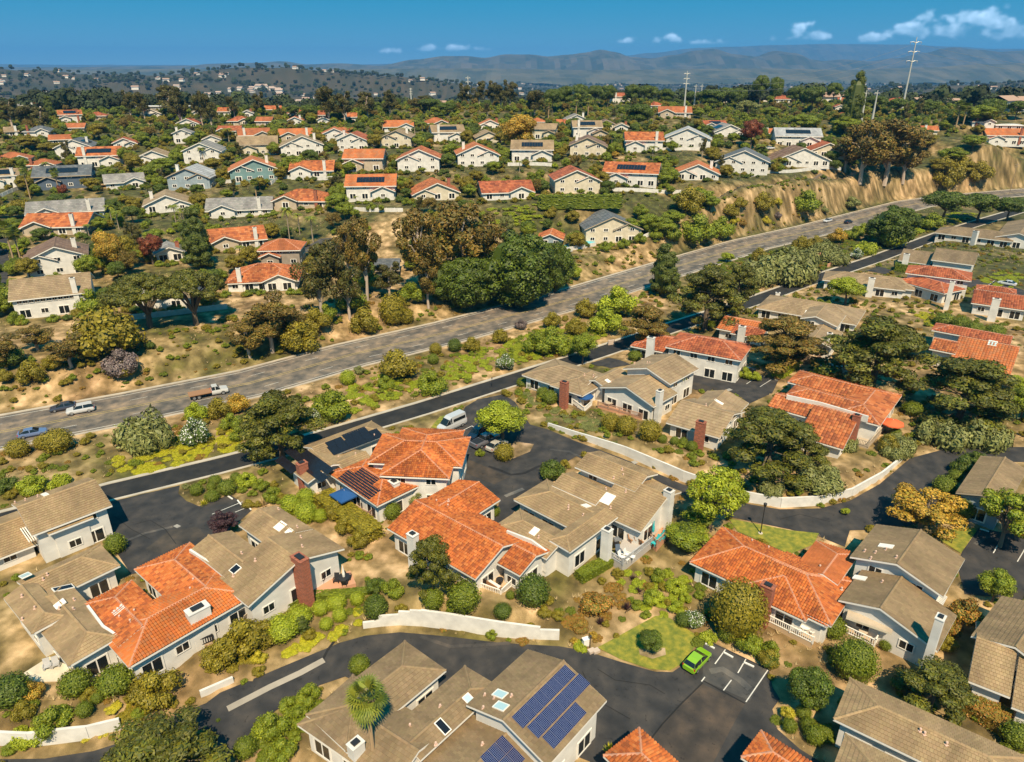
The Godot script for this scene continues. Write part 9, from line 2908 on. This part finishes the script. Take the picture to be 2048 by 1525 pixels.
	car("car", "sedan", Color(0.14, 0.2, 0.36), -85.39, -111.86, 0.5, "blue car in the near lanes at the left edge", "car", 0.08)
	car("flatbed_truck", "flatbed", Color(0.62, 0.62, 0.6), -60.35, -128.41, 0.52, "white-cabbed flatbed truck in the near lanes", "truck", 0.08)
	car("car", "sedan", Color(0.6, 0.62, 0.64), 127.09, -287.4, -2.48, "silver car in the far lanes beside the brown hillside", "car", 0.08)
	car("car", "sedan", Color(0.02, 0.025, 0.04), 134.17, -284.56, 0.66, "black car in the near lanes beside the dome tree", "car", 0.08)
	car("car", "suv", Color(0.6, 0.6, 0.6), 189.13, -331.51, -2.69, "pale car far along the highway by the dome trees", "car", 0.08)
	post("lamp_post", "black lantern lamp post on a pale footing beside the curved lawn", "lamp post", 35.51, -84.01, 4.6, "lantern", "black")
	post("path_lamp", "short black path lamp beside the white utility box", "lamp", 9.14, -63.5, 1.7, "cap", "black")
	post("path_lamp", "short black path lamp on the lawn below the golden tree", "lamp", 61.24, -81.37, 1.7, "cap", "black")
	post("lamp_post", "slim lamp post at the kerb of the side road by the weeping tree", "lamp post", 90.38, -202.61, 4.2, "lantern", "black")
	post("path_lamp", "small lamp beside the side road entrance", "lamp", 86.9, -199.69, 1.8, "cap", "black")
	post("street_light", "tall street light on the highway verge by the fig trees", "street light", 15.26, -202.02, 9.5, "arm", "pole")
	post("street_light", "small lamp at the kerb of the green bank", "lamp", -4.14, -133.89, 2.0, "cap", "black")
	post("utility_pole", "leaning wooden utility pole beside the highway at right", "power pole", 232.78, -339.28, 15, "cross", "oldwood")
	var tops := []
	tops.append(pylon(259.86, -505.52, 44.42, 0, "tallest pale steel transmission pole with three crossarms above the brown eucalyptus", 3))
	tops.append(pylon(123.86, -546.34, 26.39, 0, "steel transmission pole with three crossarms at the hilltop centre right", 3))
	tops.append(pylon(-31.53, -550.98, 20.98, 0, "steel transmission pole beside the pale clearing", 3))
	tops.append(pylon(-69.93, -528.89, 12.54, 0, "distant steel transmission pole behind the centre-left trees", 3))
	tops.append(pylon(183.96, -410.19, 19.69, 0, "slim grey pole, left one of the three standing together on the hill", 1))
	tops.append(pylon(191.53, -413.64, 18.3, 0, "slim grey pole, middle one of the three standing together on the hill", 1))
	tops.append(pylon(198.84, -416.5, 17.9, 0, "slim grey pole, right one of the three standing together on the hill", 1))
	tops.append(pylon(136.21, -568.4, 17.26, 0, "slim grey pole, left one of the pair beside the transmission pole", 1))
	tops.append(pylon(142.06, -573.89, 17.42, 0, "slim grey pole, right one of the pair beside the transmission pole", 1))
	for k in 3:
		wire(tops[0] - Vector3(2, k * 4.0, 0), tops[1] - Vector3(0, k * 4.0, 0), 9.0, "thin power line between the two large poles, %s" % ["uppermost", "middle", "lowest"][k])
	for k in 2:
		wire(tops[0] + Vector3(2, -k * 4.0, 0), tops[0] + Vector3(260, -22 - k * 4.0, 60), 9.0, "thin power line running right from the tallest pole, %s" % ["upper", "lower"][k])
	small("utility_box", "white utility box beside the black path lamp", "utility box", Vector3(8.65, 0.78, -63.87), 0.4, [["box", "white_cloth", Vector3(-0.35, 0, -0.25), Vector3(0.35, 1.0, 0.25)], ["roof", "white_cloth", Vector3(-0.4, 1.0, -0.3), Vector3(0.4, 1.1, 0.3)]])
	small("bin", "white wheeled bin between the junipers beside the drive", "bin", Vector3(80.08, 3.66, -107.89), 0.2, [["body", "white_cloth", Vector3(-0.3, 0, -0.3), Vector3(0.3, 0.9, 0.3)], ["lid", "white_cloth", Vector3(-0.33, 0.9, -0.33), Vector3(0.33, 1.0, 0.33)]])
	small("sign_block", "pale stone entrance sign beside the side road", "sign", Vector3(23.42, 3.07, -157.13), 0.3, [["block", "stone", Vector3(-0.8, 0, -0.2), Vector3(0.8, 1.2, 0.2)]])
	small("garden_shed", "white shed wall in the shade of the tall pine", "shed", Vector3(66.77, 4.31, -135.77), 0.3, [["wall", "white", Vector3(-2.4, 0, -1.2), Vector3(2.4, 2.1, 1.2)], ["roof", "white_cloth", Vector3(-2.6, 2.1, -1.4), Vector3(2.6, 2.3, 1.4)]])
	small("picnic_shelter", "straw garden parasol roof beside the pool house hedge", "shelter", Vector3(49.51, 12.29, -241.66), 0.3, [["post", "oldwood", Vector3(-0.1, 0, -0.1), Vector3(0.1, 2.2, 0.1)], ["roof", "beige", Vector3(-1.6, 2.2, -1.6), Vector3(1.6, 2.4, 1.6)]])
	small("boulder", "left pale boulder at the lawn edge by the utility box", "boulder", Vector3(9.26, 0.72, -62.91), 0.5, [["stone", "stone", Vector3(-0.4, -0.1, -0.3), Vector3(0.4, 0.35, 0.3)]])
	small("boulder", "right pale boulder at the lawn edge by the utility box", "boulder", Vector3(9.78, 0.73, -62.91), 0.5, [["stone", "stone", Vector3(-0.4, -0.1, -0.3), Vector3(0.4, 0.35, 0.3)]])
	mountains("hills", [Vector2(-7220, 63), Vector2(-4291, 52), Vector2(-3032, 59), Vector2(-1944, 52), Vector2(-519, 63), Vector2(737, 52), Vector2(1993, 63), Vector2(2833, 52), Vector2(3457, 71), Vector2(3911, 94), Vector2(4277, 102), Vector2(6159, 117), Vector2(8271, 71)], 6500.0, 900.0, 40.0, Color(0.04, 0.05, 0.03), Color(0.11, 0.1, 0.06))
	mountains("mountains", [Vector2(-11733, 142), Vector2(-8698, 108), Vector2(-5652, 75), Vector2(-3936, 92), Vector2(-3627, 114), Vector2(-3076, 125), Vector2(-2829, 142), Vector2(-2528, 108), Vector2(-2100, 120), Vector2(-1632, 92), Vector2(-1181, 164), Vector2(-814, 203), Vector2(-571, 203), Vector2(-328, 181), Vector2(-85, 219), Vector2(218, 219), Vector2(431, 197), Vector2(674, 219), Vector2(886, 241), Vector2(1066, 274), Vector2(1250, 247), Vector2(1435, 192), Vector2(1680, 175), Vector2(1969, 214), Vector2(2219, 263), Vector2(2429, 280), Vector2(2710, 219), Vector2(2957, 192), Vector2(3190, 258), Vector2(3436, 236), Vector2(3631, 164), Vector2(3816, 147), Vector2(4057, 164), Vector2(4366, 142), Vector2(4724, 181), Vector2(5015, 236), Vector2(5332, 302), Vector2(5612, 274), Vector2(5923, 247), Vector2(6209, 263), Vector2(7153, 197), Vector2(10173, 241), Vector2(12647, 164)], 9500.0, 1700.0, 110.0, Color(0.035, 0.045, 0.03), Color(0.1, 0.09, 0.06))
	mountains("mountains", [Vector2(-21019, 165), Vector2(-4636, 125), Vector2(-262, 184), Vector2(2351, 304), Vector2(2998, 373), Vector2(4074, 471), Vector2(4829, 501), Vector2(5800, 530), Vector2(6662, 549), Vector2(7311, 549), Vector2(8394, 540), Vector2(9486, 501), Vector2(10582, 451), Vector2(13818, 501), Vector2(22597, 304)], 17000.0, 2600.0, 160.0, Color(0.05, 0.06, 0.05), Color(0.09, 0.09, 0.07))
	far_country()
	fill_hillside()
